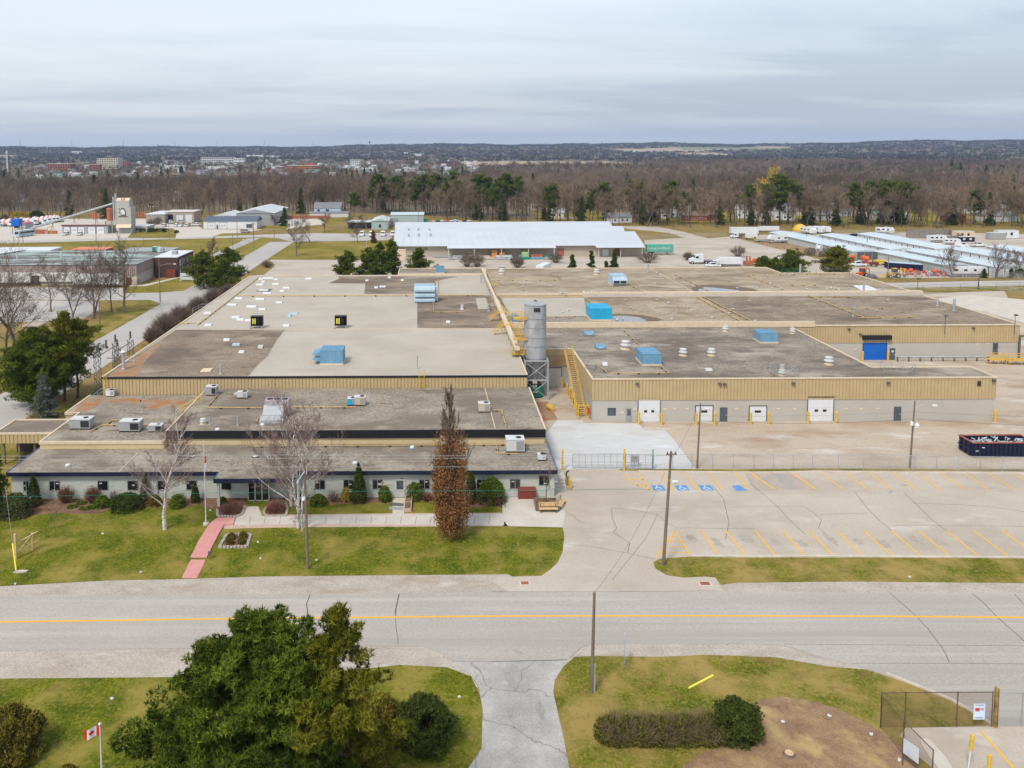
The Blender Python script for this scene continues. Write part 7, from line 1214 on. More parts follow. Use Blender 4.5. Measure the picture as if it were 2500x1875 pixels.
for i,(k,x,y,r,h)in enumerate((('d3',1240,700,3.0,4.6),('d3',1420,700,3.2,4.4),('d3',2100,720,2.6,3.4),('a3',210,1120,2.4,3.0),('a3',540,1110,2.8,3.4),('a3',1320,1110,4.0,3.4),('a3',1660,1090,2.3,2.8),('a3',2080,1060,3.0,3.8),('a2',180,1150,2.2,2.2),('d2',820,700,3.0,3.4),('d4',980,520,3.0,4.5),('d4',1080,470,2.4,4.0))):
 q=at(k,x,y);q=Vector((q.x,max(q.y,236),0))if k in('d3','a3')else q;twig_bush('bare_shrub',350+i,r,h,q,'bare twiggy shrub standing beyond the roofs','bare twiggy shrubs beyond the roofs',mat=m_twig,n=150,tw=.035,branch=5)
conifer('spruce_tree',250,5.2,1.8,at('a2',1078,945),'small dark red spruce on the lawn before the long white roof',base=.05,shape='spruce',limbs=60,cr=.5,k=12,per=5,ln=.28,wd=.06,mat=m_redtwig);conifer('spruce_tree',251,9.5,3.0,at('a2',325,800),'dark spruce beside the office lot behind the white garage',base=.05,shape='spruce',limbs=70,cr=.7,k=12,per=5,ln=.4,wd=.08,mat=m_spruce)
conifer('cedar_tree',252,2.8,.9,at('c4',1780,615),'small pointed cedar before the grey camper',base=.02,shape='spruce',limbs=40,cr=.4,k=12,per=5,ln=.2,wd=.06,mat=m_cedar);conifer('cedar_tree',253,2.8,.9,at('c4',2070,615),'small pointed cedar right of the broad bare tree',base=.02,shape='spruce',limbs=40,cr=.4,k=12,per=5,ln=.2,wd=.06,mat=m_cedar);shrub('round_shrub',254,2.0,1.5,2.2,at('c4',2180,600),'dark clipped evergreen at the right edge of the back road',mat=m_cedar,k=900,ln=.3,wd=.1)
# substation
t=thing('substation','small lattice electrical substation in a fenced strip left of the main roof','substation',(-52.6,128,0));m=MB()
def lattice(m,x,y,h,w=.45):
 for a in(-w,w):
  for b in(-w,w):m.tube((x+a,y+b,0),(x+a*.8,y+b*.8,h),.035,.035,4)
 n=int(h/.9)
 for i in range(n):
  z0,z1=h*i/n,h*(i+1)/n;s=1 if i%2 else-1
  for b in(-w,w):m.tube((x-w*s,y+b,z0),(x+w*s,y+b,z1),.035,.035,4);m.tube((x+b,y-w*s,z0),(x+b,y+w*s,z1),.035,.035,4)
for x,y in((-1.4,0),(.2,4.2),(-1.4,7.5),(.2,10)):lattice(m,x,y,8.2)
m.box(-1.45,0,7.6,-1.35,7.5,7.7).box(.15,4.2,7.6,.25,10,7.7).box(-1.5,3.9,6.4,.4,4.1,6.5);m.build('lattice_frame',m_greyd,t);m=MB()
for x,y in((-1.4,0),(.2,4.2),(-1.4,7.5),(.2,10),(-1.4,3.7)):m.lathe([(.1,8.3),(.22,8.5),(.12,8.7),(.22,8.9),(.12,9.1),(.2,9.4),(.05,9.6)],(x,y,0),8)
for i in range(10):m.lathe([(.12,3.2),(.2,3.5),(.12,3.8),(.2,4.1),(.06,4.4)],(-1.2+(i%2)*1.4,9+i*1.0,0),8)
m.build('insulator',m_greyd,t);m=MB()
for i in range(6):m.box(-1.5,9.2+i*1.7,.2,.3,10.3+i*1.7,2.2);m.tube((-1.2,9.8+i*1.7,2.2),(-1.2,9.8+i*1.7,3.4),.08)
m.build('switch_gear',m_blueu,t)
chain_fence([(-50.2,119.5,0),(-54.5,119.5,0),(-54.5,149,0),(-50.2,149,0)],2.3,'green chain link fence around the substation',2.6,m_meshgr,m_greyd)
chain_fence([(-49.8,216,0),(-20,217.5,0),(-10,217.5,0)],1.9,'wire fence with thin posts behind the back edge of the main roof',3.6,m_mesh,m_greyd)
GS_='street light poles on the left'
def slight(b,tp,arm,label,k='a5'):p,h=tall(k,b,tp);return pole('street_light',p,h,label,None,(h-2.2,arm,-.2),.15,(0,0),GS_)
slight((1352,338),(1345,-40),4.2,'street light pole at the junction with arm towards the factory');slight((842,520),(838,240),4.6,'street light pole among the bare trees on the grass corner');p,h=tall('a1',(1698,1110),(1697,960));pole('street_light',p,h,'street light pole behind the dark brick office',None,(h-3,4.5,0),.13,(0,0),GS_);p,h=tall('a1',(1967,1035),(1964,860));pole('street_light',p,h,'street light pole in the field beside the asphalt path',None,(h-3,4.0,0),.13,(0,0),GS_)
GU='dark utility poles along the back street'
for k,b,tp,l in(('a1',(195,945),(188,780),'first utility pole from the left before the batching yard'),('a1',(812,930),(806,740),'utility pole before the grey garage with white doors'),('a1',(1428,912),(1424,760),'utility pole with twin boxes by the small lawn'),('a1',(2002,898),(2000,720),'utility pole before the white garage'),('a1',(2143,990),(2140,780),'utility pole in the field right of the white garage'),('a2',(68,990),(66,770),'utility pole beside the street corner'),('a2',(240,900),(236,715),'utility pole by the office lot entrance'),('a2',(390,800),(388,690),'utility pole with twin white lamps in the office lot'),('a2',(1192,840),(1190,690),'utility pole behind the white vans'),('a2',(1455,800),(1453,640),'utility pole behind the teal shed'),('a1',(1175,640),(1174,530),'utility pole standing in the bare wood'),('c2',(225,615),(215,450),'pale pole left in the mixer yard'),('c2',(442,605),(435,420),'pale pole in the middle of the mixer yard'),('c2',(800,570),(788,410),'pale pole right in the mixer yard'),('c4',(740,620),(745,385),'wooden pole by the yellow digger'),('c4',(2130,615),(2140,355),'wooden pole at the far right of the back road'),('c6',(1850,250),(1868,110),'dark lamp pole by the storage fence'),('d1',(2048,350),(2058,140),'dark lamp pole at the end of the first storage row'),('a5',(100*0+1580,262),(1578,262-1),'')):
 if not l:continue
 p,h=tall(k,b,tp);pole('utility_pole',p,h,l,((.5,1.8),)if 'pale' not in l and 'lamp' not in l else None,None,.14,(0,0),GU,m_wood if 'lamp pole' not in l else m_greyd)
p,h=tall('a2',(1017,990),(1014,810));flagpole(p,h,'tall white flagpole on the lawn before the white vans');p,h=tall('c3',(2032,580),(2028,350));flagpole(p,h,'left white flagpole before the dark brick office');p,h=tall('c3',(2056,520),(2055,330));flagpole(p,h,'right white flagpole before the dark brick office');p,h=tall('a1',(65,345),(58,168))
# ---------------------------------------------------------------- left mill building
m_mauve=M('mauve_ribbed_siding',(.33,.26,.245),.7,amt=.07);m_mauve2=M('mauve_groove_shade',(.24,.185,.18),.7);m_milllow=M('cream_block',(.50,.46,.38),.85,amt=.06)  # groove mauve carries painted rib shade over the plain siding colour
m_mintroof=layer(layer(M('greenish_roof_membrane',(.31,.39,.36),.9,scale=.06,col2=(.38,.45,.42),detail=7),(.15,.14,.135),.16,.44,.52,(.35,1.5,1),26,9),(.44,.48,.46),.3,.64,.74,(1,2,1),3)
mill=thing('mill_building','large mauve clad industrial building with stained green roof at the left','building',(-110,243,0))
MB().prism([(-150,243.6),(-90,243.6),(-90,279),(-150,279)],0,5.9).build('wall',m_milllow,mill,True);w=MB();ribbed(w,(-150,243.4),(-89.8,243.4),3.0,5.95,(0,-1),.6);ribbed(w,(-89.8,243.4),(-89.8,261.5),3.0,5.95,(1,0),.6);w.build('siding',[m_mauve,m_mauve2],mill,True)
MB().prism([(-149.9,243.6),(-90.05,243.6),(-90.05,279),(-149.9,279)],5.96,6.05).build('roof',m_mintroof,mill,True);cp=MB();cp.box(-150,243.3,5.96,-89.7,243.59,6.2);cp.box(-90.04,243.6,5.96,-89.7,262,6.2);cp.build('coping',m_greyd,mill,True);mandoor(mill,-93.1,-91.6,2.3,243.4,m_maroon)
for x in(-133,-119,-107,-98):MB().tube((x,258+(x%7),6.05),(x,258+(x%7),8.2),.2).build('vent_pipe',m_hvacw,mill,True)
MB().box(-128,243.0,.1,-119,243.39,3.0).build('dock_shade_panel',m_dark,mill,True);MB().box(-89.9,262,5.0,-89.6,262.1,5.1).build('wall_lamp',m_greyd,mill,True)  # dock is a dark slab on the closed wall, its inner shade painted
t=thing('brick_office','dark brown brick office with white roof joined to the mauve building','building',(-86,258,0));MB().prism([(-89.6,258),(-82.2,258),(-82.2,275),(-89.6,275)],0,6.3).build('wall',m_brickd,t,True);MB().prism([(-89.7,257.9),(-82.1,257.9),(-82.1,275.1),(-89.7,275.1)],6.3,6.5).build('roof',m_white,t,True)
for i in range(4):y=260+i*3.7;windowed(t,y,y+1.8,.8,2.4,-82.2,2,m_alum,ax='+x');windowed(t,y,y+1.8,3.6,5.2,-82.2,2,m_alum,ax='+x')
MB().box(-85.5,256.5,0,-82.6,257.99,2.6).build('porch',m_maroon,t,True);put_=MB().box(-85.9,264,6.51,-84.4,266,7.5).build('roof_unit',m_hvac,t,True)
t=thing('white_annex','long white roofed annex behind the mauve building','building',(-145,280,0));MB().prism([(-180,279.2),(-132.5,279.2),(-132.5,288),(-180,288)],0,5.6).build('wall',m_milllow,t,True);MB().prism([(-180.2,279.1),(-132.3,279.1),(-132.3,288.2),(-180.2,288.2)],5.6,6.3).build('roof',m_white,t,True)
t=thing('white_annex','white roofed wing at the left edge beside the mauve building','building',(-155,250,0));MB().prism([(-180,246),(-150.2,246),(-150.2,279),(-180,279)],0,5.2).build('wall',m_milllow,t,True);MB().prism([(-180.2,245.9),(-150.1,245.9),(-141,279.05),(-180.2,279.05)],6.21,6.5).build('roof',m_white,t,True)
t=thing('red_roof_shed','orange red roofed shed behind the mauve building','building',(-120,281,0));MB().prism([(-125.6,281),(-114.4,281),(-114.4,288),(-125.6,288)],0,6.0).build('wall',m_reddk,t,True);MB().prism([(-126,280.6),(-114,280.6),(-114,288.4),(-126,288.4)],6.0,6.25).build('roof',M('coral_roof',(.62,.22,.14),.7),t,True)
t=thing('grey_annex','low grey roofed annex behind the brick office','building',(-98,280,0));MB().prism([(-107,279.2),(-90.5,279.2),(-90.5,286),(-107,286)],0,5.6).build('wall',m_milllow,t,True);MB().prism([(-107.2,279.1),(-90.3,279.1),(-90.3,286.2),(-107.2,286.2)],5.6,6.2).build('roof',m_hvac,t,True)
put(packaged(2.2,2,1.4,m_greenp,False),'a1',1320,1015,6.05,'green unit on the mauve building roof');put(packaged(1.8,2,1.5,m_hvacw,False),'a1',1360,1025,6.05,'white unit on the mauve building roof')
tw1=trailer(13.5,2.8,m_hvacw);tw1.location=at('c3',420,640)+Vector((-9,1.5,0));tw1.rotation_euler=(0,0,R(90));tag(tw1,'white semi trailer backed to the mauve building at the left edge',None,'white semi trailers on the left');dup(tw1,at('c3',420,640)+Vector((4,2.5,0)),R(90),'white semi trailer with red lettering at the mauve building');dup(tw1,at('c3',1050,670)+Vector((0,3,0)),R(90),'white semi trailer behind the many limbed bare tree')
t=thing('entrance_sign','pale rounded ground sign on the lawn by the brick office','sign',at('c3',2105,585));MB().box(-2.0,-.3,.5,2.0,.3,2.5).build('board',M('pale_green_board',(.55,.62,.60),.6),t);MB().box(-1.8,-.2,0,-1.5,.2,.49).box(1.5,-.2,0,1.8,.2,.49).build('post',m_grey,t);MB().box(-1.3,-.33,1.5,1.0,-.301,1.7).build('lettering',m_greyd,t)
t=thing('brick_house','small brick building half hidden by the bare trees at the left edge','building',at('a5',265,690));MB().box(-1.6,0,0,1.6,3,3.6).build('wall',m_brick,t);MB().box(-1.8,-.2,3.6,1.8,3.2,3.9).build('roof',m_hvacb,t);windowed(t,t.location.x-1.2,t.location.x+1.2,1.0,3.2,t.location.y,2,m_white,m_glassb)

# ---------------------------------------------------------------- batching plant and sheds beyond the field
Yb=395.0
def bx_(k,x,Y,yref=700):r=ray(k,x,yref);return r.x*Y/r.y
t=thing('batch_tower','tall grey concrete batching tower with white lion emblem','tower',(-151.5,Yb,0));m_tower=M('tower_cladding',(.43,.42,.37),.8,amt=.05)
x0,x1=-154.6,-147.5;m=MB();zt=high('c2',2000,235,Yb);zm=high('c2',2000,385,Yb);zl=high('c2',2000,705,Yb)
m.box(x0,Yb,zl,x1-.9,Yb+5,zt-1.3);m.box(x0+.2,Yb-.4,zl,x1,Yb+5.5,zm).box(x0+.3,Yb+.5,0,x0+1.5,Yb+4.5,zl-.001).box(x1-1.0,Yb+.5,0,x1,Yb+4.5,zl-.001);m.xprism([(Yb,zt-1.29),(Yb+1.6,zt),(Yb+3.4,zt),(Yb+5,zt-1.29)],x0,x1-.9);m.build('wall',m_tower,t,True)
MB().xprism([(Yb-.1,zt-1.28),(Yb+1.55,zt+.08),(Yb+1.6,zt+.01),(Yb-.0,zt-1.28)],x0-.1,x1-.8).xprism([(Yb-1.6,zl-.6),(Yb-.41,zl+.9),(Yb-.41,zl+.75),(Yb-1.6,zl-.75)],x0,x1+.1).build('roof',m_coping,t,True);MB().box(x0+1.5,Yb+.6,0,x1-1.0,Yb+.8,zl-1).build('bay_door',m_hvac,t,True)
m=MB().box(x0+2.3,Yb+.3,zt-1.0,x0+2.7,Yb+.5,zt-.1).box(x0+3.4,Yb+.3,zt-1.0,x0+3.9,Yb+.5,zt-.1);m.v=[(a,b-(c-(zt-.1))*.0-.35+((c-(zt-1.0))*1.2),c)for a,b,c in m.v];m.build('roof_mark',m_greyd,t,True)
# lion emblem: traced shape in plate thickness
LN=[(0.02,.86),(.06,.96),(.18,.97),(.23,.86),(.33,.90),(.42,1.0),(.60,1.0),(.74,.95),(.82,.82),(.86,.66),(.98,.55),(1.0,.42),(.90,.40),(.86,.50),(.80,.52),(.84,.40),(.95,.25),(.93,.06),(.80,0),(.72,.08),(.60,.03),(.30,.02),(.26,.12),(.33,.30),(.20,.36),(.05,.38),(.04,.48),(.18,.54),(.05,.68),(.16,.72),(.28,.70),(.16,.78)]
def emblem(sc_,off,mat,nm,dy):
 cx,cy=.5,.5;m=MB();P=[((x-cx)*sc_+cx,(y-cy)*sc_+cy)for x,y in LN];e0=x0+1.65;W_=2.9;z0_=zm-3.9;H_=3.1
 f=[(e0+p[0]*W_,Yb-.4-dy,z0_+p[1]*H_)for p in P];b=[(a,Yb-.4-dy+.05,c)for a,_,c in f];m.face(f);n=len(f);k=len(m.v);m.v+=b;
 for i in range(n):j=(i+1)%n;m.f.append([i,k+i,k+j,j]);m.m.append(0)
 m.build(nm,mat,t,True)
emblem(1.22,0,m_navy,'emblem_outline',.06);emblem(.86,0,m_white,'lion_emblem',.12)
m=MB().box(x0+1.0,Yb-.5,zm-4.7,x0+5.6,Yb-.42,zm-4.3);m.build('red_lettering_band',m_maroon,t,True);MB().box(x0+.8,Yb-.46,zm-5.0,x0+6.0,Yb-.42,zm-4.9).build('trim_line',m_grey,t,True)
m=MB()
for x,h,r in((x0-1.0,zt+2.2,.5),(x0-2.1,zt+.7,.42)):m.tube((x,Yb+2,3),(x,Yb+2,h),r,r,10)
m.tube((x0-.6,Yb+2,zt+2),(x0-.6,Yb+2,zt+5.5),.05);m.build('filter_stack',m_galv,t,True);m=MB().lathe([(1.6,6.0),(1.7,6.2),(1.7,12.0),(1.5,12.2)],(x0-4.2,Yb+3,0),16);m.build('rusty_silo',m_reddk,t,True);MB().box(x0-6,Yb+1,0,x0-5.6,Yb+1.4,6).box(x0-3,Yb+1,0,x0-2.6,Yb+1.4,6).box(x0-6,Yb+1,4,x0-.1,Yb+4.5,6.1).build('silo_frame',m_tower,t,True)
t=thing('conveyor','long inclined grey conveyor tube rising to the batching tower','conveyor',(-175,400,0));a=Vector((-202,407,1.6));b=Vector((x0-.05,Yb+2.2,high('c2',1985,300,Yb+2)));MB().tube(a,b,.55,.55,10).build('tube',m_galv,t,True);m=MB()
for f in(.25,.5,.75,.92):c=a.lerp(b,f);m.tube((c.x-1,c.y+.8,0),c,.1);m.tube((c.x+1,c.y-.6,0),c,.1)
m.build('trestle',m_greyd,t,True)
def shed(name,label,x0,x1,y0,y1,h,wall,roof,rise=0.0,doors=(),dm=None,ridge='x',fascia=None,over=.3,cat='building',windows=()):
 t=thing(name,label,cat,((x0+x1)/2,y0,0))
 if rise and ridge=='x':
  MB().prism(ringP(x0,y0,x1,y1),0,h-.05).build('wall',wall,t,True);ym=(y0+y1)/2;m=MB();m.xprism([(y0-over,h-.04),(ym,h+rise),(y1+over,h-.04)],x0-over,x1+over);m.build('roof',roof,t,True)
 elif rise:
  MB().prism(ringP(x0,y0,x1,y1),0,h-.05).build('wall',wall,t,True);xm=(x0+x1)/2;m=MB();P=[(x0-over,h-.04),(xm,h+rise),(x1+over,h-.04)];m.v=[(x,y0-over,z)for x,z in P]+[(x,y1+over,z)for x,z in P];m.f=[[0,1,2],[5,4,3],[0,3,4,1],[1,4,5,2],[2,5,3,0]];m.m=[0]*5;m.build('roof',roof,t,True)
  g=MB();g.v=[(x,y0-over-.02,z-.06)for x,z in((x0,h),(xm,h+rise-.1),(x1,h))];g.f=[[0,1,2]];g.m=[0];g.build('gable',wall,t,True)
 else:
  MB().prism(ringP(x0,y0,x1,y1),0,h-.05).build('wall',wall,t,True);MB().prism(ringP(x0-over,y0-over,x1+over,y1+over),h-.049,h+.2).build('roof',roof,t,True)
 if fascia:MB().box(x0-over-.03,y0-over-.06,h-.3,x1+over+.03,y0-over-.001,h+.22).build('fascia',fascia,t,True)
 for a,b,hh in doors:overhead(t,a,b,hh,y0,2 if hh<4.2 else 0,dm or m_doorwhite)
 for a,b,z0_,z1_ in windows:windowed(t,a,b,z0_,z1_,y0,2)
 return t
gx=lambda x,Y=394:bx_('c2',x,Y)
gar=shed('grey_garage','grey block garage with five white overhead doors',gx(1045),gx(1815),394,405,4.3,M('grey_block',(.36,.37,.36),.85,amt=.06),M('pinkish_roof',(.55,.46,.42),.8),doors=[(gx(a),gx(b),3.4)for a,b in((1075,1175),(1198,1300),(1315,1418),(1482,1605),(1632,1755))],fascia=m_maroon)
ax_=lambda x,Y:bx_('a1',x,Y)
shed('block_workshop','tan block workshop with black open bay and white doors',ax_(1390,452),ax_(1635,452),452,466,6.0,M('tan_block',(.40,.34,.28),.85,amt=.1,scale=2),M('cream_roof',(.62,.57,.53),.8),doors=[(ax_(1485,452),ax_(1545,452),4.3),(ax_(1562,452),ax_(1622,452),4.6)]);t_=C.objects;MB().box(ax_(1402,452)-ax_(1512,452)+0,-.06,0,ax_(1460,452)-ax_(1512,452),-.01,4.6).build('bay_shade_panel',m_black,[o for o in C.objects if o.name.startswith('block_workshop')][0])  # bay is a black slab on the wall, painted as its unlit interior
shed('block_workshop','stone coloured wing with white roof left of the open bay',ax_(1230,446),ax_(1388,446),446,470,5.2,M('rough_stone_block',(.33,.30,.26),.9,amt=.25,scale=3),m_white)
shed('site_office','low site office with white roof and a row of windows beside the tower',ax_(1115,400),ax_(1240,400),400,410,2.9,m_milllow,m_white,windows=[(ax_(1120+i*21,400),ax_(1136+i*21,400),.9,2.1)for i in range(5)])
wg=shed('white_garage','long white garage with slate blue roof and paired overhead doors',ax_(1715,415),ax_(2165,415),415,428,3.9,m_white,M('slate_blue_roof',(.10,.12,.16),.6,amt=.1),2.2,doors=[(ax_(1752,415),ax_(1812,415),3.3),(ax_(1852,415),ax_(1912,415),3.3)]);windowed(wg,ax_(2075,415),ax_(2130,415),.5,2.6,415,3,m_alum,m_glassb)
mandoor(wg,ax_(1824,415),ax_(1838,415),2.2,415);m_palemetal=M('pale_grey_metal_roof',(.53,.56,.56),.5,amt=.04);shed('metal_barn','tall pale metal barn with low pitched roof behind the white garage',-106,-86,433,475,6.6,m_hvac,m_palemetal,2.2,ridge='y');shed('metal_barn','lower pale metal barn between the white garage and the tall barn',-118,-106.5,430,455,5.2,m_hvacw,m_palemetal,1.6,ridge='y')
ts=shed('teal_shed','pale teal metal shed with low roof behind the white vans',bx_('a2',1060,409),bx_('a2',1200,409),409,432,4.2,M('pale_teal_siding',(.36,.45,.44),.6,amt=.05),M('pale_teal_roof',(.50,.57,.57),.5,amt=.05),1.2,ridge='y',doors=[]);windowed(ts,bx_('a2',1122,409),bx_('a2',1142,409),1,2.6,409,1,m_greyd)
shed('teal_shed','longer pale teal shed with one overhead door at the right',bx_('a2',1225,430),bx_('a2',1500,430),430,444,5.6,M('pale_teal_siding2',(.37,.46,.46),.6,amt=.05),M('pale_teal_roof2',(.48,.56,.58),.5),1.0,doors=[(bx_('a2',1238,430),bx_('a2',1282,430),3.5)],dm=m_hvac);shed('teal_shed','open fronted low lean-to at the left of the teal shed',bx_('a2',860,414),bx_('a2',1050,414),414,426,3.2,m_dark,m_palemetal)  # lean-to walls are solid; their dark colour paints the shade of the open front
# long white roofed building
lw=thing('timber_warehouse','very long low building with stepped bright white roof behind the factory','building',(30,305,0));Y0=304.5;m_wall=M('olive_beige_wall',(.42,.37,.29),.8,amt=.04);m_wr=layer(M('white_metal_roof',(.52,.55,.585),.5,scale=.05,col2=(.58,.61,.64),detail=5),(.52,.55,.60),.05,.55,.7,(1,.1,1),3)
x0,xa,xb=-15.8,77.5,44.5;m_seam=M('roof_seam',(.47,.50,.54),.6)
MB().prism([(x0,Y0),(xa,Y0),(xa,341),(x0,341)],0,4.0).box(x0-1,340.9,4.9,79,341.0,5.5).box(x0-2,361.9,5.2,82.5,362.0,5.7).prism([(x0,345.01),(79,345.01),(79,385),(x0,385)],0,3.9).build('wall',m_wall,lw,True)
m=MB();e=4.2
m.face([(x0-.5,Y0-1.2,e+.1),(xa,Y0-1.2,e+.1),(83.0,341,e+1.3),(x0-1.5,341,e+1.3)]);m.face([(x0-1.5,341.02,e+1.0),(79.0,341.02,e+1.0),(82.8,362,e+1.5),(x0-2.5,362,e+1.5)]);m.face([(x0-2.5,362.02,e+1.2),(78.4,362.02,e+1.2),(81.6,384,e+1.7),(x0-3.5,384,e+1.7)])
m.box(x0-.5,Y0-1.4,e-.12,77.5,Y0-1.21,e+.098);m.build('roof',m_wr,lw,True)
for i in range(1,32):x=x0+i*2.95;MB().face([(x-.06,Y0-1.1,e+.115+.03),(x+.06,Y0-1.1,e+.115+.03),(x+.06,340.8,e+1.33),(x-.06,340.8,e+1.33)]).build('roof_seam',m_seam,lw,True)
m=MB();m.face([(4,Y0-4.2,e-.45),(44.2,Y0-4.2,e-.45),(44.2,Y0-1.0,e+.16),(4,Y0-1.0,e+.16)]);m.box(4,Y0-4.3,e-.6,44.2,Y0-4.21,e-.4);m.face([(59,Y0-5,e-.45),(77,Y0-5,e-.45),(77,Y0-1.0,e+.17),(59,Y0-1.0,e+.17)]);m.build('canopy',m_wr,lw,True);
for x in(4.5,14,24,34,43.5,60,68,76):MB().box(x-.1,Y0-4.1,0,x+.1,Y0-3.9,e-.6).build('canopy_post',m_hvacw,lw,True)
overhead(lw,45.2,47.6,2.8,Y0,0,m_reddk,'rust brown door');overhead(lw,62,64.5,2.6,Y0,0,m_doorwhite);overhead(lw,67,69,2.8,Y0,0,M('brown_door',(.2,.07,.03),.7))
for k,x,y in(('d3',265,95),('d3',425,92),('d3',610,95),('d3',262,185),('d3',430,183),('d3',632,182)):q=at(k,x,y,5.2);MB().lathe([(.5,0),(.5,.4),(.25,.5),(.25,.8),(.5,.9),(.4,1.15),(.05,1.2)],(q.x,q.y,5.0),10).build('roof_ventilator',m_hvac,lw,True)
for i,(x0_,x1_,z,mt,l)in enumerate(((-1,5,.5,m_hvac,'grey'),(6,13,.5,m_galv,'galvanised'),(14,20,.4,m_hvacb,'beige'),(22,28,.5,m_hvacw,'pale'),(30.5,34.5,.5,m_blueu,'blue'),(35,39.5,.8,m_reddk,'red'),(40,44,.5,m_greenp,'green'))):
 t=thing('material_stack',l+' bundle of building material under the canopy of the long white roof','bundle',(x0_,Y0-3.6,0),0,'bundles of material in front of the long building');MB().box(0,0,.2,x1_-x0_,1.2,.2+z).box(.1,.1,.21+z,x1_-x0_-.1,1.1,.4+z).build('bundle',mt,t);MB().box(.2,0,0,.5,1.2,.19).box(x1_-x0_-.5,0,0,x1_-x0_-.2,1.2,.19).build('bearer',m_wood2,t)
for i in range(9):
 xx=4+i*4.4;t=thing('material_stack',('first','second','third','fourth','fifth','sixth','seventh','eighth','ninth')[i]+' long bundle from the left lying in the open before the canopy','bundle',(xx,Y0-9+.3*(i%2),0),0,'bundles of material in front of the long building');mt=(m_galv,m_bluep,m_hvacw,m_hvacb,m_galv,m_bluep,m_greenp,m_blueu,m_hvac)[i];MB().box(0,0,.15,4.1,1.3,.55).box(.2,.1,.551,3.6,1.1,.85).build('bundle',mt,t);MB().box(.3,0,0,.6,1.3,.149).box(3.3,0,0,3.6,1.3,.149).build('bearer',m_wood2,t)
for i,(x,l)in enumerate(((21.5,'taller orange crate stack against the long building'),(24.3,'shorter orange crate stack against the long building'))):t=thing('crate_stack',l,'crates',(x,Y0-3,0),0,'orange crate stacks');
for o,hh in zip([o for o in C.objects if o.name.startswith('crate_stack')],(3,2)):
 for j in range(hh):MB().box(-1.0,0,.1+j*.95,1.0,1.2,.95+j*.95).build('crate',M('orange_crate',(.62,.27,.09),.8),o)
t=thing('white_tank_box','cream storage box at the left corner of the long building','box',at('d3',130,590));MB().box(-1.7,0,0,1.7,2,3.6).build('box',m_coping,t);MB().box(-1.8,-.1,3.6,1.8,2.1,3.75).build('lid',m_coping,t)
t=thing('green_bin','light green square bin under the canopy','bin',(32.6,Y0-6.4,0));MB().box(-1.2,0,.2,1.2,1.5,2.3).build('bin',M('light_green',(.35,.50,.25),.7),t);MB().box(-1.3,-.1,0,1.3,1.6,.19).build('base',m_greyd,t)
tr=trailer(10,2.7,M('sea_green_container',(.10,.38,.29),.6,amt=.1),deck=1.2,name='container_trailer');q=at('a3',1400,1048);tr.location=(84.4,308,0);tr.rotation_euler=(0,0,R(90));tag(tr,'sea green shipping container trailer with white lettering by the long building')
cu=bpy.data.curves.new('text','FONT');cu.body='CHINA SHIPPING';cu.size=1.1;cu.extrude=.02;cu.align_x='CENTER';cu.space_character=1.05;ob=bpy.data.objects.new('tmp',cu);C.objects.link(ob);bpy.context.view_layer.update();me=bpy.data.meshes.new_from_object(ob.evaluated_get(bpy.context.evaluated_depsgraph_get()));bpy.data.objects.remove(ob)
me.name='lettering';me.materials.clear();me.materials.append(m_white);lo=bpy.data.objects.new('lettering',me);C.objects.link(lo);lo.parent=tr;lo.matrix_local=Matrix(((0,0,-1,-1.31),(-1,0,0,.6),(0,1,0,2.15),(0,0,0,1)))
# self storage rows
m_stroof=layer(M('pale_blue_metal_roof',(.50,.585,.62),.5,scale=.3,col2=(.54,.62,.65)),(.58,.64,.66),.04,.5,.65,(1,1,1),2);m_stwall=M('pale_grey_green_wall',(.47,.51,.48),.6,amt=.04);m_stwhite=M('white_unit_wall',(.68,.70,.72),.6,amt=.03)
def storage(xl,yf,xr,y1,label,ang,h=2.75,doors=0,rise=.55):
 """row of units: front left corner (xl,yf), width xr-xl, depth y1-yf, slightly turned"""
 t=thing('storage_row',label,'storage building',(xl,yf,0),ang,'rows of storage units');w=xr-xl;L_=y1-yf;MB().box(0,0,0,w,L_,h).build('wall',m_stwall if not doors else m_stwhite,t)
 n=3;rf=MB()
 for i in range(n):
  a,b=L_*i/n,L_*(i+1)/n-.02;dz=(n-1-i)*-.12+.2;P=[(-.3,h+.01+dz-.2),(-.3,h+.12+dz-.2),(w/2,h+rise+dz),(w+.3,h+.12+dz-.2),(w+.3,h+.01+dz-.2)];k=len(rf.v);rf.v+=[(x,a-.15*(i==0),z)for x,z in P]+[(x,b,z)for x,z in P];rf.f+=[[k+4,k+3,k+2,k+1,k],[k+5,k+6,k+7,k+8,k+9],[k,k+1,k+6,k+5],[k+1,k+2,k+7,k+6],[k+2,k+3,k+8,k+7],[k+3,k+4,k+9,k+8],[k+4,k,k+5,k+9]];rf.m+=[0]*7
 rf.build('roof',m_stroof,t);tr_=MB()
 tr_.box(-.36,0,h-.12,-.301,L_,h+.05);tr_.build('gutter',m_grey,t)
 if doors:
  for i in range(doors):y=L_*(i+.5)/doors;MB().box(-.03,y-.22,.1,-.001,y+.22,h-.4).build('divider',m_greyd,t)
  for i in range(4):x=w*(i+.5)/4;MB().box(x-.12,-.03,.1,x+.12,-.001,h-.4).build('divider',m_greyd,t)
 return t
storage(150.4,294,161.2,361,'first row of storage units, nearest the truck yard',R(2.6));storage(167,299.5,177.5,350,'second row of storage units with a white gable end',R(2.6),doors=10);storage(184.3,300.5,195.6,353,'third row of storage units with dark dividers and a wide gable',R(2.0),doors=14)
storage(161.5,259,170.0,293,'front row of storage units behind the stacked blue tanks',R(6.5));storage(174.5,254,184,296,'second front row of storage units behind the bare tree',R(5.5),doors=9);storage(192.0,256,203,300,'third front row of storage units right of the bare tree',R(4.0),doors=10);storage(209.5,254,221,306,'storage row at the right edge of the photo',R(3.0),doors=8)
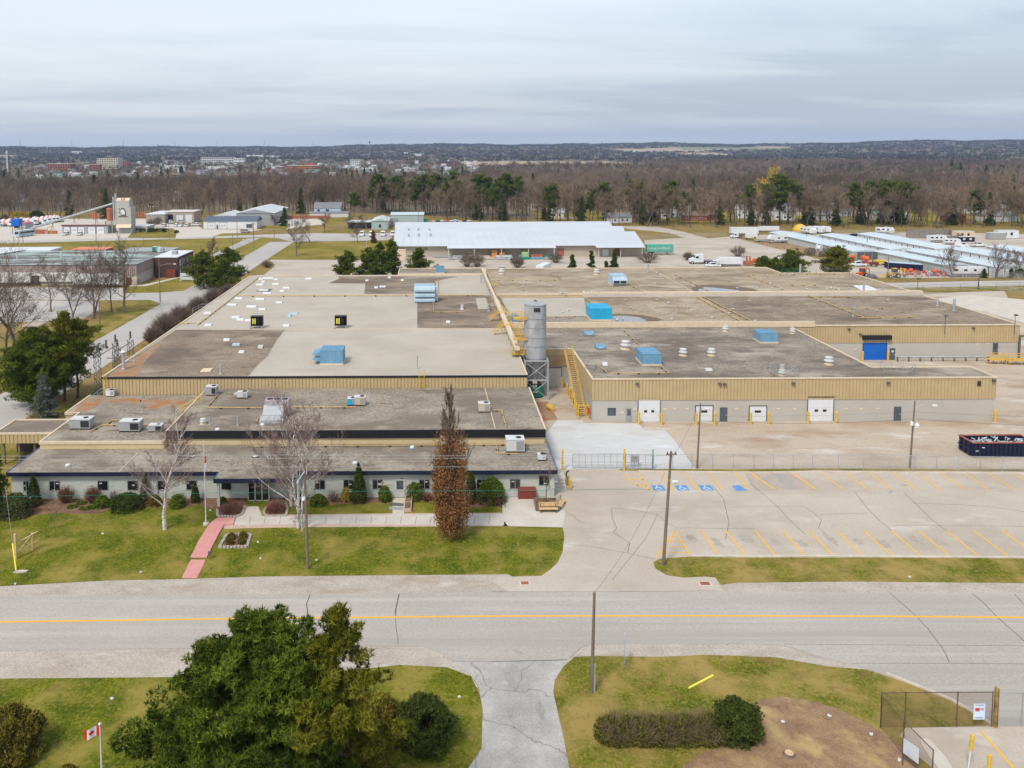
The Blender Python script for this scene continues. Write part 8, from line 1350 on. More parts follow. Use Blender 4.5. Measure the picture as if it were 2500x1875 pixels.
chain_fence([(148.5,360,0),(151.0,293,0),(158.5,292,0),(161,256,0),(172,251,0),(176,244,0)],2.2,'dark fence along the storage rows',3.0,m_mesh,m_greyd);t=thing('screened_fence','dark screened fence at the end of the first storage row','fence',(150.5,291,0));MB().box(0,-.06,.2,10.8,.06,2.9).build('screen',m_greyd,t);m=MB()
for i in range(5):m.box(i*2.65-.0,-.15,0,i*2.65+.1,-.07,3.0)
m.build('fence_post',m_grey,t)
fa=at('c4',640,625);chain_fence([at('c4',500,618),at('c4',1180,622),at('c4',1450,618),at('c4',2212,612),at('o',2700,676)],2.0,'dark chain link fence along the storage yard by the back road',5.5,m_mesh,m_greyd);chain_fence([at('c4',850,765),at('c4',1120,764),at('c4',1720,738),at('c4',1915,735),at('o',2600,705)],1.9,'dark chain link fence on the near side of the back road',6,m_mesh,m_greyd)
chain_fence([at('c4',1915,735),at('c4',2212,790)],1.6,'pale fence in the right yard',5,m_mesh,m_galv);chain_fence(pts('c6',[(60,190),(260,185),(540,180)]),1.6,'wire fence on the brown grass by the north drive',6,m_mesh,m_greyd);chain_fence(pts('c6',[(640,165),(1000,165)]),1.8,'wire fence left of the long white trailer',6,m_mesh,m_greyd);chain_fence([at('c4',160,135),at('c4',700,140),at('c4',1000,150)],1.8,'wire fence on the brown grass behind the storage rows',6,m_mesh,m_greyd)
t=thing('lamp_post','dark lamp post beside the back road','lamp post',at('c4',1063,740));MB().tube((0,0,0),(0,0,3.0),.08).build('post',m_greyd,t);MB().box(-.1,-.3,2.9,.7,.3,3.4).build('lamp_head',m_greyd,t)
t=thing('gate_stop_post','dark post with white plate by the back road fence','post',at('c4',1718,740));MB().box(-.12,-.1,0,.12,.1,3.4).build('post',m_greyd,t);MB().box(.12,-.12,1.9,.6,-.08,2.4).build('plate',m_white,t)
sheet('pale_patch',pts('a8',[(1400,300),(1800,250),(2212,290),(2500,330),(2500,460),(2212,470),(1900,380)]),Z1+.01,m_concl);crack('c4',[(1040,790),(1500,765),(2212,745)],.5,Z1+.03,m_mulch,'rail_track')
# vehicles and goods
V1='vehicles in the yards'
T_=trailer(12.5,2.7,m_white);T_.location=at('c6',1190,158)+Vector((0,1.5,0));T_.rotation_euler=(0,0,R(88));tag(T_,'long white box trailer at the head of the truck yard',None,'white trailers in the truck yard');dup(T_,at('c6',1470,125)+Vector((0,3,0)),R(88),'white box trailer behind the first storage row',None,.75);dup(T_,at('c6',1265,200)+Vector((0,1,0)),R(88),'small white cargo trailer beside the yellow loader',None,(.8,.38,.7))
place('tractor','white',at('c6',1105,185)+Vector((0,1,0)),R(-80),'white truck cab parked before the long white trailer',V1,.75);place('backhoe','yellow',at('c6',1300,210),R(80),'small yellow loader in front of the cargo trailer',V1,.6)
r5=rv(11,m_navy,True,'fifth_wheel_camper');r5.location=at('c6',1600,238)+Vector((0,1.5,0));r5.rotation_euler=(0,0,R(-85)+R(180)-R(180));tag(r5,'large white fifth wheel camper with dark swoosh stripes',None,'campers');fl=thing('flatbed_trailer','empty flatbed trailer beside the large camper','trailer',at('c6',1380,225),R(85));MB().box(-1.1,-3.2,.6,1.1,3.2,.8).box(-1.1,-3.2,.8,-1.0,3.2,1.1).box(1.0,-3.2,.8,1.1,3.2,1.1).build('deck',m_grey,fl);wheels(fl,(-1.1,1.1),(.3,1.2));MB().box(-.05,-4.6,.5,.05,-3.2,.6).build('hitch',m_greyd,fl)
cv=rv(7.5,m_greyd);cv.location=at('c6',1915,148)+Vector((0,4,0));cv.rotation_euler=(0,0,R(20));tag(cv,'left white camper behind the storage rows',None,'campers');dup(cv,at('c6',2010,142)+Vector((0,5,0)),R(35),'middle white camper behind the storage rows');dup(cv,at('c6',2090,140)+Vector((0,6,0)),R(60),'right white camper behind the storage rows')
dup(cv,at('d2',810,235)+Vector((0,3,0)),R(95),'white camper by the grey timber fence','campers');dup(cv,at('c4',770,150)+Vector((0,5,0)),R(75),'white camper behind the third storage row','campers');dup(cv,at('d2',1070,270)+Vector((0,3,0)),R(80),'cream camper next to the white pickup','campers',.8)
gc=rv(11,m_dark,False,'grey_camper');gc.location=at('c4',1660,615)+Vector((0,3,0));gc.rotation_euler=(0,0,R(88));tag(gc,'long grey and white camper behind the fence by the back road',None,'campers');
place('sedan','navy',at('c4',385,168),R(80),'dark blue car behind the second storage row',V1);place('pickup','white',at('d2',1440,290),R(80),'white pickup beyond the storage rows',V1);place('suv','white',at('c4',575,388),R(10),'white car at the end of the first storage row',V1,.9);place('suv','white',at('c4',535,382),R(10),'second white car at the end of the first storage row',V1,.85);place('pickup','white',at('c4',415,487),R(-95),'white pickup beside the orange machines',V1,.95);place('van','white',at('d2',1160,300),R(60),'beige van beyond the storage rows',V1,.9)
to=thing('tent_dome','yellow domed tarpaulin shelter behind the first storage row','tarpaulin',at('c6',1825,122)+Vector((0,4,0)));MB().lathe([(3.6,0),(3.4,1.2),(2.6,2.6),(1.2,3.5),(.1,3.7)],n=14).build('cover',m_yelsteel,to,smooth=True);MB().lathe([(3.7,0),(3.7,.25)],n=14).build('skirt',m_coping,to)
for i,(k,x,y,w,d,h,mt,l)in enumerate((('d2',1230,160,8,3,3.0,m_coping,'cream site cabin with greenish roof beyond the storage rows'),('d2',1265,213,6.4,2.5,1.9,m_doorblue,'dark blue container with two white panels'),('d2',1780,175,7.2,2.6,2.7,m_hvac,'grey metal container at the right of the far lot'),('d2',1960,160,9,3,3.4,m_white,'white box trailer behind the grey metal container'),('a2',1515,795,3.2,3,3.0,m_greenp,'green container at the corner of the teal shed'))):
 t=thing('container',l,'container',at(k,x,y)+Vector((0,.5,0)),0,'containers in the far lots');MB().box(-w/2,0,.15,w/2,d,.15+h).build('body',mt if i!=1 else m_navy,t);m=MB()
 for j in range(int(w/.6)):m.box(-w/2+.1+j*.6,-.05,.25,-w/2+.3+j*.6,-.001,h)
 m.build('rib',mt if i!=1 else m_navy,t);MB().box(-w/2-.05,-.06,.15+h,w/2+.05,d+.05,.25+h).build('roof',m_hvacw if i!=4 else m_greenp,t)
 if i in(1,0,3):MB().box(-1.8,-.09,h*.45,-.8,-.06,h*.8).box(.9,-.09,h*.45,1.9,-.06,h*.8).build('panel',m_white if i==1 else m_glass,t)
t=thing('timber_fence_pen','weathered grey timber fence pen beyond the storage rows','fence',at('c4',940,180));P_=[at('c4',x,y)-t.location for x,y in((940,180),(1180,190),(1400,230),(1540,215),(1400,150),(940,150))];m=MB()
for a,b in zip(P_,P_[1:]+P_[:1]):m.v+=[(a.x,a.y,.1),(b.x,b.y,.1),(b.x,b.y,2.6),(a.x,a.y,2.6)];k=len(m.v)-4;m.f.append([k,k+1,k+2,k+3]);m.m.append(0)
m.build('board',M('weathered_boards',(.22,.20,.18),.9,amt=.3,scale=1.5),t);m=MB()
for a,b in zip(P_,P_[1:]+P_[:1]):m.tube((a.x,a.y,0),(a.x,a.y,2.8),.12)
m.build('fence_post',m_wood,t)
# orange yard
for i,(k,x,y,mt,r,l)in enumerate((('d1',1800,545,m_orange,1.2,'left'),('d1',1990,560,m_orange,1.25,'middle'),('d1',2050,575,m_orange,1.2,'right'),('d2',200,775,m_orange,1.0,'tipped'),('d2',300,765,m_orange,.9,'second tipped'),('d2',720,785,m_orange,1.0,'far right'),('d1',155,610,m_orange,1.2,'lone leftmost'))):
 t=thing('orange_mixer',l+' orange mixer drum machine in the equipment yard','mixer drum',at(k,x,y),i*.5,'orange mixer drums in the equipment yard');MB().lathe([(r*.3,-.65*r),(r*.72,-.35*r),(r*.72,.35*r),(r*.35,.9*r)],(0,0,r+.5),12,axis='x' if i%2 else 'y').build('drum',mt,t);MB().box(-.9,-.7,.25,.9,.7,.5).build('chassis',m_redp,t);wheels(t,(-.7,.7),(0,),.3)
t=thing('compressor','beige towable compressor right of the orange machines','compressor',at('c4',660,475));MB().xprism([(-.9,.6),(-.9,1.7),(.9,1.8),(.9,.6)],-1.9,1.9).build('housing',m_yelsteel,t);wheels(t,(-1.0,1.0),(0,),.4);t=thing('red_trailer','dark red towable machine between the pickup and the beige compressor','trailer',at('c4',590,488));MB().box(-1.3,-.6,.6,1.3,.6,1.5).tube((-.4,0,1.5),(-.6,0,2.3),.15).build('housing',m_maroon,t);wheels(t,(-.9,.9),(0,),.42)
place('backhoe','orange',at('c4',455,605),R(-70),'orange digger beside the gravel heap',V1);place('backhoe','yellow',at('c4',800,612),R(-90),'yellow digger by the wooden pole',V1,1.05);t=thing('gravel_heap','dark gravel heap beside the orange digger','heap',at('c4',578,612));MB().lathe([(1.6,0),(1.1,.6),(.5,1.1),(.05,1.25)],n=14).build('heap',m_greyd,t,smooth=True);MB().lathe([(2.0,0),(1.9,.12)],n=14).build('spill',m_mulch,t)
tk=thing('plastic_tank','dark navy tank with pale top in the block of stacked tanks','tank',(0,0,0),0,'navy tanks in the equipment yard');MB().lathe([(.62,0),(.66,.1),(.66,2.1),(.55,2.25)],n=12).build('body',m_navy,tk);MB().lathe([(.56,2.26),(.5,2.36),(.1,2.42)],n=10).build('lid',m_bluep,tk);tk=Reuse(tk);q0,q1=at('c4',770,520),at('c4',1120,545)
for i in range(13):
 for j in range(3):c=q0.lerp(q1,i/12);tk.put((c.x+j*.3,c.y+j*1.45+1,0),0,sc=(.8,.8,.95))
rgx=random.Random(8)
for i in range(26):
 c=at('c4',rgx.uniform(1015,1420),rgx.uniform(560,605));mt=rgx.choice([m_blueu,m_redp,m_orange,m_bluep,m_doorblue,m_hvacw,m_maroon,m_wood]);t=thing('scrap_machine','small piece of colourful equipment among the clutter by the back road','equipment',c,rgx.random()*3,'colourful clutter by the back road');s=rgx.uniform(.4,.9);MB().lathe([(s*.5,0),(s*.6,.2),(s*.5,s),(s*.2,s*1.3)],n=8).build('body',mt,t);MB().box(-s,-.1,.1,s,.1,.25).tube((0,0,s),(s*.8,.2,s*1.8),.05).build('frame',m_reddk,t)
for i,(x,y,r,l)in enumerate(((1870,368,1.3,'leftmost cable reel lying by the dirt lot'),(1905,372,1.5,'grey cable reel second from the left'),(1990,330,1.5,'white wrapped cable reel on top of the stack'),(2010,385,1.2,'small cable reel at the foot of the stack'),(2060,370,1.5,'cable reel next to the bright pine'))):
 q=at('c6',x,y if i!=2 else 385);t=thing('cable_reel',l,'cable reel',q+Vector((0,0,1.9 if i==2 else 0)),.4*i,'wooden cable reels');MB().lathe([(r,-.75),(r,-.6)],(0,0,r),16,axis='y').lathe([(r,.6),(r,.75)],(0,0,r),16,axis='y').build('flange',m_wood if i!=2 else m_white,t);MB().lathe([(r*.55,-.6),(r*.55,.6)],(0,0,r),14,axis='y').build('drum',m_greyd if i!=2 else m_white,t)
# trucks behind the rear roof
place('tractor','white',at('c6',720,465)+Vector((0,1.5,0)),R(-92),'white semi truck cab standing alone on the truck yard',V1,1.05);fl2=dup(fl,at('c6',840,460)+Vector((0,1.5,0)),R(88),'flatbed trailer behind the lone white semi truck');place('tractor','white',at('c6',905,500)+Vector((0,2,0)),R(-90),'white truck cab pulling the lettered white box',V1);Tb=dup(T_,at('c6',1050,500)+Vector((0,3,0)),R(90),'white box body with small red print behind the roof edge',None,(1,.62,.8));place('pickup','white',at('c6',850,500)+Vector((0,.8,0)),R(-95),'white pickup in front of the truck cab',V1,.9)
t=thing('rusty_machine','rusty twin piped machine behind the roof edge','machine',at('c6',1225,480));MB().box(-1.5,-.8,.3,1.5,.8,1.6).build('body',m_reddk,t);MB().tube((-.6,0,1.6),(-.6,0,3.4),.3).tube((.5,0,1.6),(.5,0,3.2),.3).build('pipe',m_reddk,t)
for i,(x,kind,c,l)in enumerate(((1640,'suv','blue','blue grey car behind the rear annex'),(1830,'suv','navy','dark blue car left of the white mushroom fan'),(2010,'sedan','blue','blue car right of the orange fork lift'))):q=at('d3',x,745);place(kind,c,(q.x,262+i,0),R(15),l,V1)
t=thing('fork_lift','orange fork lift beside the dark blue car','fork lift',(at('d3',1755,745).x,262,0));MB().box(-.6,-1,.4,.6,.9,1.2).build('body',m_orange,t);MB().box(-.5,-1.2,0,-.4,-1.05,2.2).box(.4,-1.2,0,.5,-1.05,2.2).build('mast',m_greyd,t);wheels(t,(-.5,.5),(-.7,.6),.25);Td=dup(T_,(at('a3',400,1150).x,264,0),R(-25),'white box truck body behind the rear roof',None,(1,.7,.75))
for i,x in enumerate((980,1060,1158,1240)):place('van','white',at('a2',x,885),0,('first','second','third','fourth')[i]+' white van from the left facing the street by the teal shed','white vans by the teal shed',1.05)
# vehicles on the left lots
for i in range(11):
 x=(60,165,265,365,480,590,640,720,800,860,925)[i];y=(720,710,700,690,695,672,690,665,655,648,640)[i];place('mixer','white',at('c2',x,y)+Vector((0,3,0)),R(70),('first','second','third','fourth','fifth','sixth','seventh','eighth','ninth','tenth','eleventh')[i]+' white and orange concrete mixer truck from the left','concrete mixer trucks in a row')
q=at('c2',330,900);t=thing('bus','pale blue bus near the left edge of the batching yard','bus',q+Vector((0,5,0)),R(-14));MB().xprism([(-5.2,.5),(-5.2,2.0),(-4.9,3.1),(5.2,3.1),(5.2,.5)],-1.25,1.25).build('body',m_bluep,t);MB().box(-1.0,-5.26,1.6,1.0,-5.21,2.7).box(-1.29,-4.4,1.7,-1.255,4.8,2.5).box(1.255,-4.4,1.7,1.29,4.8,2.5).build('window',m_glass,t);MB().box(-1.2,-5.1,3.11,1.2,5.1,3.2).build('roof',m_white,t);wheels(t,(-1.1,1.1),(-3.4,3.2),.45)
t=thing('blue_hopper','bright blue square hopper on legs in the batching yard','hopper',at('c2',218,850)+Vector((0,4,0)));MB().box(-1.9,-1.5,4.0,1.9,1.5,7.4).build('bin',m_doorblue,t);MB().box(-1.0,-.8,2.9,1.0,.8,3.99).build('chute',m_navy,t);
for x in(-1.6,1.6):MB().box(x-.1,-1.3,0,x+.1,-1.1,4.0).box(x-.1,1.1,0,x+.1,1.3,4.0).build('leg',m_greyd,t)
shed('red_roof_shelter','low shelter with red roof behind the pale blue bus',bx_('c2',275,412),bx_('c2',430,412),412,420,3.4,m_hvac,M('dull_red_roof',(.42,.13,.12),.7));place('suv','silver',at('c2',1108,860),0,'silver car left in front of the grey garage',V1);place('suv','silver',at('c2',1345,860),R(8),'silver car right in front of the grey garage',V1)
t=thing('aggregate_bay','stacked timber aggregate bay with yellow loader frame under the conveyor','bay',at('c2',650,850)+Vector((0,3,0)));MB().box(-6,0,0,3,.4,2.2).box(-6,.4,0,-5.6,5,2.2).box(3.5,0,0,7.5,.4,1.6).build('wall',m_reddk,t);MB().box(-5.5,.5,0,2.9,5,1.5).build('sand',m_wood2,t);MB().path([(3,0,0),(3,0,3.4),(5,0,3.8),(5,0,0)],.16).build('frame',m_yelsteel,t)
for i,(x,y,kd,c,l)in enumerate(((1383,808,'suv','silver','silver car at the left of the workshop lot'),(1485,806,'suv','white','white car second in the workshop lot front row'),(1525,806,'sedan','white','white sedan third in the workshop lot front row'),(1578,806,'suv','silver','silver car at the right of the workshop lot front row'),(1435,778,'pickup','white','white pickup before the black open bay'),(1525,776,'pickup','silver','silver pickup before the white workshop door'),(1600,765,'pickup','navy','navy truck with white box in the workshop lot'),(1655,800,'pickup','white','white truck cab at the corner of the white garage'),(2068,858,'suv','grey','grey car before the right end of the white garage'))):place(kd,c,at('a1',x,y),R(10+i*7 if i>3 else 0),l,V1)
for i,(x,y,c)in enumerate(((185,785,'maroon'),(222,785,'silver'),(285,790,'grey'),(425,785,'blue'))):place('sedan',c,at('a2',x,y),R(15),c+' car in the office lot beside the dark spruce',V1)
for i in range(9):c=('white','navy','white','orange','white','silver','white','black','white')[i];q=at('a2',1585+i*38,792);place(('suv','pickup','van')[i%3],c,q+Vector((0,6,0)),R(20),('first','second','third','fourth','fifth','sixth','seventh','eighth','ninth')[i]+' vehicle from the left in the row above the long white roof','vehicles parked behind the long white roof')
t=thing('log_stack','long low stack of rusty material behind the dark spruce','stack',at('a2',530,740));MB().box(-14,0,0,12,3,1.6).build('stack',m_reddk,t);m=MB()
for i in range(13):m.box(-13.5+i*2,-.2,0,-13.3+i*2,-.01,2.0)
m.build('stake',m_wood,t)
for k,x0_,x1_,y in(('a1',760,905,740),('a1',1130,1230,730)):t=thing('rusty_rack','rack of rusty steel forms behind the '+('grey garage' if x0_<900 else 'batching tower'),'rack',at(k,x0_,y));L_=at(k,x1_,y).x-t.location.x;MB().box(0,0,.4,L_,2,3.2).build('forms',m_reddk,t);m=MB();[m.box(i*L_/8,-.1,0,i*L_/8+.15,-.01,3.4)for i in range(9)];m.build('rail',m_wood2,t)
shrub('round_shrub',401,5.5,3,4.2,at('c2',330,590),'wide golden willow shrubs behind the mixer trucks',mat=m_goldtwig,k=1100,ln=.6,wd=.12);shrub('round_shrub',402,4.5,3,4.0,at('c2',620,575),'olive bush right of the golden willow shrubs',mat=m_cedar,k=800,ln=.6,wd=.2);shrub('round_shrub',403,2.6,2,3.2,at('c2',80,620),'grey lilac bush at the left of the golden willow shrubs',mat=m_twig,k=700,ln=.5,wd=.1);shrub('round_shrub',404,6,2,1.5,at('d4',1000,600),'low dark hedge on the small lawn by the site office',mat=m_cedar,k=900,ln=.4,wd=.15,shape='box');shrub('round_shrub',405,1.2,1.2,1.3,at('a1',1490,862),'single low bush at the right tip of the small lawn',mat=m_cedar,k=300,ln=.3,wd=.1)

# ---------------------------------------------------------------- woods behind the yards
m_twf=leafmat('wood_twigs',(.085,.062,.046),(.25,.19,.14),rand=.85,rcol=(.32,.235,.16));m_woodstuff=leafmat('bare_wood',(.065,.047,.038),(.26,.195,.145));m_trunkf=M('wood_trunks',(.115,.095,.08),.9,amt=.3,scale=.2);m_tan_tw=leafmat('tan_twigs',(.20,.13,.07),(.40,.28,.16));m_yel_tw=leafmat('yellow_twigs',(.42,.28,.03),(.62,.44,.07))
protoB=[]
for i in range(7):
 o=bare_tree('bare_tree',500+i,20,(0,0,0),'','bare trees at the edge of the wood',spread=(.34,.40,.46)[i%3],trunk_r=.24,fork=(.34,.3,.25)[i%3],n1=15,n2=7,n3=7,n4=5,tw=.032,curve=.32,up=.5 if i%3 else.8,mat=m_twf,bark=m_trunkf,twl=1.2);protoB.append(Reuse(o))
rw=random.Random(77)
def edge_y(x):
 X=[-420,-330,-150,-60,0,30,66,130,180,340];Y_=[500,470,476,512,470,424,426,408,400,400];return float(np.interp(x,X,Y_))
cnt=0;L_wood='bare leafless tree at the edge of the wood behind the yards'
while cnt<296:
 x=rw.uniform(-385,352)if cnt%3 else rw.uniform(60,352);dy=rw.random()**1.2*44;y=edge_y(x)+dy
 if-75<x<-50 and y<505:continue
 if 20<x<62 and dy<10:continue
 if x>140 and dy<5 and rw.random()<.5:continue
 h=rw.uniform(.62,1.12)*(.92 if x>170 else(.72 if x<-150 else 1.0))
 q=protoB[rw.randrange(7)].put((x,y,-.1),rw.random()*6.28,L_wood,sc=(h*rw.uniform(.8,1.1),h*rw.uniform(.8,1.1),h));cnt+=1
# evergreens standing in the wood
wp=[Reuse(conifer('white_pine',600+i,20,4.3,(0,0,0),'',group='white pines in the wood',base=.42,limbs=46,cr=.95,k=9,per=5,ln=.75,wd=.14,mat=m_wpine,trunk_r=.25,irr=.45,ptop=.35))for i in range(3)]
sp=[Reuse(conifer('spruce_tree',610+i,20,3.6,(0,0,0),'',group='dark spruces in the wood',base=.06,shape='spruce',limbs=70,cr=.9,k=8,per=4,ln=.8,wd=.2,mat=m_spruce,trunk_r=.22,irr=.2))for i in range(2)]
def ever(lst,k,x,yt,Y,lab,wmul=1.0):

 r=ray(k,x,yt)
 if Y>550:Y=(CAMH-rw.uniform(15,18))*r.y/-r.z
 h=high(k,x,yt,Y);s=h/20;lst[rw.randrange(len(lst))].put((r.x*Y/r.y,Y,0),rw.random()*6.28,lab,sc=(s*wmul,s*wmul,s))
WL='feathery white pine rising above the bare wood'
for k,x,yt,Y,w in(('a2',915,520,486,1.0),('a2',1085,385,505,.8),('a2',1130,370,508,.9),('a2',1300,385,515,.9),('a2',1430,425,495,1.0),('a2',1500,375,500,1.0),('a2',1550,385,505,1.0),('a2',1610,370,512,.9),('a2',1700,400,512,.8),('a2',1750,350,520,.7),('a2',1985,375,490,.9),('a2',2040,400,492,.9),('a2',2190,375,485,.9),('a3',120,365,480,.9),('a3',215,395,478,.6),('a3',60,420,480,.8),
 ('c8',1160,160,426,1.1),('c8',1545,185,426,.9),('c8',1640,190,426,1.0),('c8',1690,185,426,1.1),('c8',1745,208,426,.8),('c8',2190,235,426,1.2),('c7',1640,158,520,.7)):ever(wp,k,x,yt,Y,WL,w)
SL='dark spruce among the bare trees of the wood'
for k,x,yt,Y,w in(('a2',630,380,560,.7),('a2',770,345,620,.9),('a2',810,315,640,1.0),('a2',850,335,640,1.0),('a2',900,345,640,.9),('a2',940,315,650,.8),('a2',1000,305,660,1.1),('a2',1095,318,640,.8),('a2',1330,340,600,.7),('a2',1345,345,640,.9),('a2',1655,305,700,.9),('a2',1830,305,800,.9),('a2',80,540,520,.8),('a2',2160,545,460,.8),('a3',90,540,455,1.0),('a3',1145,345,560,.6),('a3',740,470,470,1.1),('a3',1010,500,460,1.2),('a3',1340,520,452,1.2),('a3',1700,405,480,.6),('a3',560,320,700,1.2),('a3',350,360,640,1.2),
 ('a1',1360,300,760,1.0),('a1',1530,295,760,2.0),('a1',1415,310,780,.8),('a1',790,370,700,1.8),('a1',1015,410,640,1.0),('a1',1160,350,760,1.2),('a1',2020,300,800,1.0),('a1',2180,290,820,.9),('a1',180,205,1100,1.5),('a1',435,205,1100,1.4),('a1',805,210,1200,1.0),('a1',905,330,760,.8),('a1',155,310,760,.7),('a1',30,330,720,1.1),('a1',2150,530,520,.8),
 ('c8',2070,232,416,.8),('c8',1900,90,800,1.5),('c8',2050,110,760,1.5),('c8',1940,100,850,1.2),('c8',2165,155,600,.9),('c8',1880,330,425,.6),('c8',900,245,426,.9),('c8',1100,250,426,.8),('c8',1240,105,900,1.5),('c8',1600,250,426,1.0),('c8',1510,260,426,1.2),('c8',300,245,426,.9),('c8',560,250,426,.6)):ever(sp,k,x,yt,Y,SL,w)
for i in range(34):x=rw.uniform(-60,340);y=edge_y(x)+rw.uniform(6,60);h=rw.uniform(.75,1.12);wp[i%3].put((x,y,0),rw.random()*6.28,WL,sc=(h*.9,h*.9,h))
for i in range(26):x=rw.uniform(-330,340);y=edge_y(x)+rw.uniform(4,60);h=rw.uniform(.5,.95);sp[i%2].put((x,y,0),rw.random()*6.28,SL,sc=(h,h,h))
r_=ray('c8',1100,148);q=bare_tree('willow_tree',620,19,(0,0,0),'bright yellow willow standing out of the bare wood',None,spread=.45,trunk_r=.3,n1=16,n2=7,n3=6,n4=4,tw=.07,mat=m_yel_tw,up=.2);Yw_=470;q.location=(r_.x*Yw_/r_.y,Yw_,0);s=high('c8',1100,142,Yw_)/19;q.scale=(s,s,s)
r_=ray('c8',2110,190);q=bare_tree('willow_tree',621,19,(0,0,0),'broad tan willow at the right of the wood',None,spread=.6,trunk_r=.3,n1=16,n2=7,n3=6,n4=4,tw=.07,mat=m_tan_tw,up=.1);Yw_=500;q.location=(r_.x*Yw_/r_.y,Yw_,0);s=high('c8',2110,182,Yw_)/19;q.scale=(s*1.15,s*1.15,s)
# the far woods: countless trees as one mass, evergreens as another
FIELDS=[('c7',2010,2185,100,116,'tan_field'),('c8',25,420,98,112,'tan_field'),('c8',480,760,43,55,'tan_field'),('c8',745,1060,36,47,'green_field'),('c8',1060,1180,34,39,'tan_field'),('c8',740,880,60,70,'brown_field')]
fr=[]
for k,x0,x1,y0,y1,nm in FIELDS:
 P=[onland(k,x0,y1),onland(k,x1,y1),onland(k,x1-8,y0),onland(k,x0+8,y0)];fr.append((min(p.x for p in P),max(p.x for p in P),min(p.y for p in P),max(p.y for p in P)))
def in_field(X,Y_):
 m=np.zeros(len(X),bool)
 for a,b,c,d in fr:m|=(X>a)&(X<b)&(Y_>c-60)&(Y_<d)
 return m
def forest(name,n,r0,r1,a0,a1,per,size,wd,hgt,rad,mat,seed,mask=None,dens=None,trunk=True,kind_lab=''):
 rng=np.random.default_rng(seed);az=np.radians(rng.uniform(a0,a1,n));r=np.sqrt(rng.uniform(r0**2,r1**2,n));X=r*np.sin(az);Y_=r*np.cos(az);keep=~in_field(X,Y_)
 if dens is not None:keep&=rng.random(n)<dens(X,Y_,rng)
 keep&=Y_>np.interp(X,[-600,-420,-330,-150,-60,0,30,66,130,180,340,600],[540,520,492,498,530,488,440,442,426,418,418,420])
 X,Y_=X[keep],Y_[keep];n=len(X);Z=terrain_z(X,Y_);h=hgt*rng.uniform(.6,1.25,n)*np.interp(np.hypot(X,Y_),[470,560,800,1200],[1.12,1.0,.82,.74]);h=h*np.where(town(X,Y_,rng)<1,.75,1);R_=rad*rng.uniform(.7,1.3,n)
 T=np.clip(.42+.25*np.sin(X/95+seed)*np.cos(Y_/120)+rng.normal(0,.28,n),0,1)
 d=unit(rng,n*per);q=(.45+.55*rng.random((n*per,1)));c=np.repeat(np.stack([X,Y_,Z+h*.62],1),per,0);ax=np.repeat(np.stack([R_,R_,h*.38],1),per,0);c=c+d*q*ax
 u=d*.9;u[:,2]=np.abs(u[:,2])+.9;u+=rng.normal(0,.3,u.shape);u/=np.linalg.norm(u,axis=1,keepdims=True);s=np.cross(u,unit(rng,len(u)));s/=np.linalg.norm(s,axis=1,keepdims=True)+1e-9
 l=size*(.6+.8*rng.random((len(c),1)));V=np.empty((len(c),3,3));V[:,0]=c-s*wd;V[:,1]=c+s*wd;V[:,2]=c+u*l;TT=np.repeat(np.clip(np.repeat(T,per)+rng.normal(0,.13,n*per),0,1),3);V=V.reshape(-1,3)
 if trunk:
  b=np.stack([X,Y_,Z-.5],1);W2=np.empty((n,3,3));W2[:,0]=b+[-.28,0,0];W2[:,1]=b+[.28,0,0];W2[:,2]=np.stack([X,Y_,Z+h*.85],1);V=np.concatenate([V,W2.reshape(-1,3)]);TT=np.concatenate([TT,np.repeat(T*.5,3)])
 o=tri_mesh(name,V,TT,mat);tag(o,kind_lab,'woodland',None,'stuff');return o
def town(X,Y_,rng):a=np.degrees(np.arctan2(X,Y_));return np.where((a>-28)&(a<3)&(np.hypot(X,Y_)>1050)&(np.hypot(X,Y_)<2900),.34,1.0)
def suburb(X,Y_,rng):return np.where((X>40)&(Y_<520),.75,.95)
forest('bare_woodland',7600,430,1000,-38,41,90,2.3,.085,16,4.4,m_woodstuff,1,dens=suburb,kind_lab='grey brown mass of bare trees filling the ground behind the yards')
forest('bare_woodland',10500,1000,2300,-38,41,26,2.8,.38,14,4.6,m_woodstuff,2,dens=town,kind_lab='bare tree cover running through the town in the middle distance')
forest('bare_woodland',16000,2300,6800,-38,41,10,6,2.2,11,11,leafmat('far_wood',(.03,.026,.028),(.12,.095,.085)),3,dens=town,trunk=False,kind_lab='far tree cover fading towards the blue hills')
def ev(X,Y_,rng):return np.clip(.1+1.1*np.sin(X/140+2)*np.sin(Y_/190+1),0.08,1)
forest('evergreen_woodland',2300,445,2300,-38,41,70,1.7,.42,14,2.7,m_spruce,4,dens=ev,kind_lab='scattered dark evergreens among the far bare trees');forest('evergreen_woodland',2600,2300,6600,-38,41,8,9,3,14,12,m_spruce,5,dens=ev,trunk=False,kind_lab='dark evergreen patches near the horizon')
m_tf=M('tan_field',(.40,.31,.22),.95,amt=.1,scale=.02);m_gf=M('green_field',(.20,.22,.10),.95,amt=.1,scale=.02)
for i,(a,b,c,d)in enumerate(fr):
 nx,ny=8,6;m=MB();g=[[(a+(b-a)*i_/nx,c+(d-c)*j_/ny)for j_ in range(ny+1)]for i_ in range(nx+1)]
 for i_ in range(nx):
  for j_ in range(ny):m.face([(x,y,float(terrain_z(x,y))+1.5)for x,y in(g[i_][j_],g[i_+1][j_],g[i_+1][j_+1],g[i_][j_+1])])
 m.build('field',m_gf if 'green' in FIELDS[i][5]else m_tf,kind='structure')
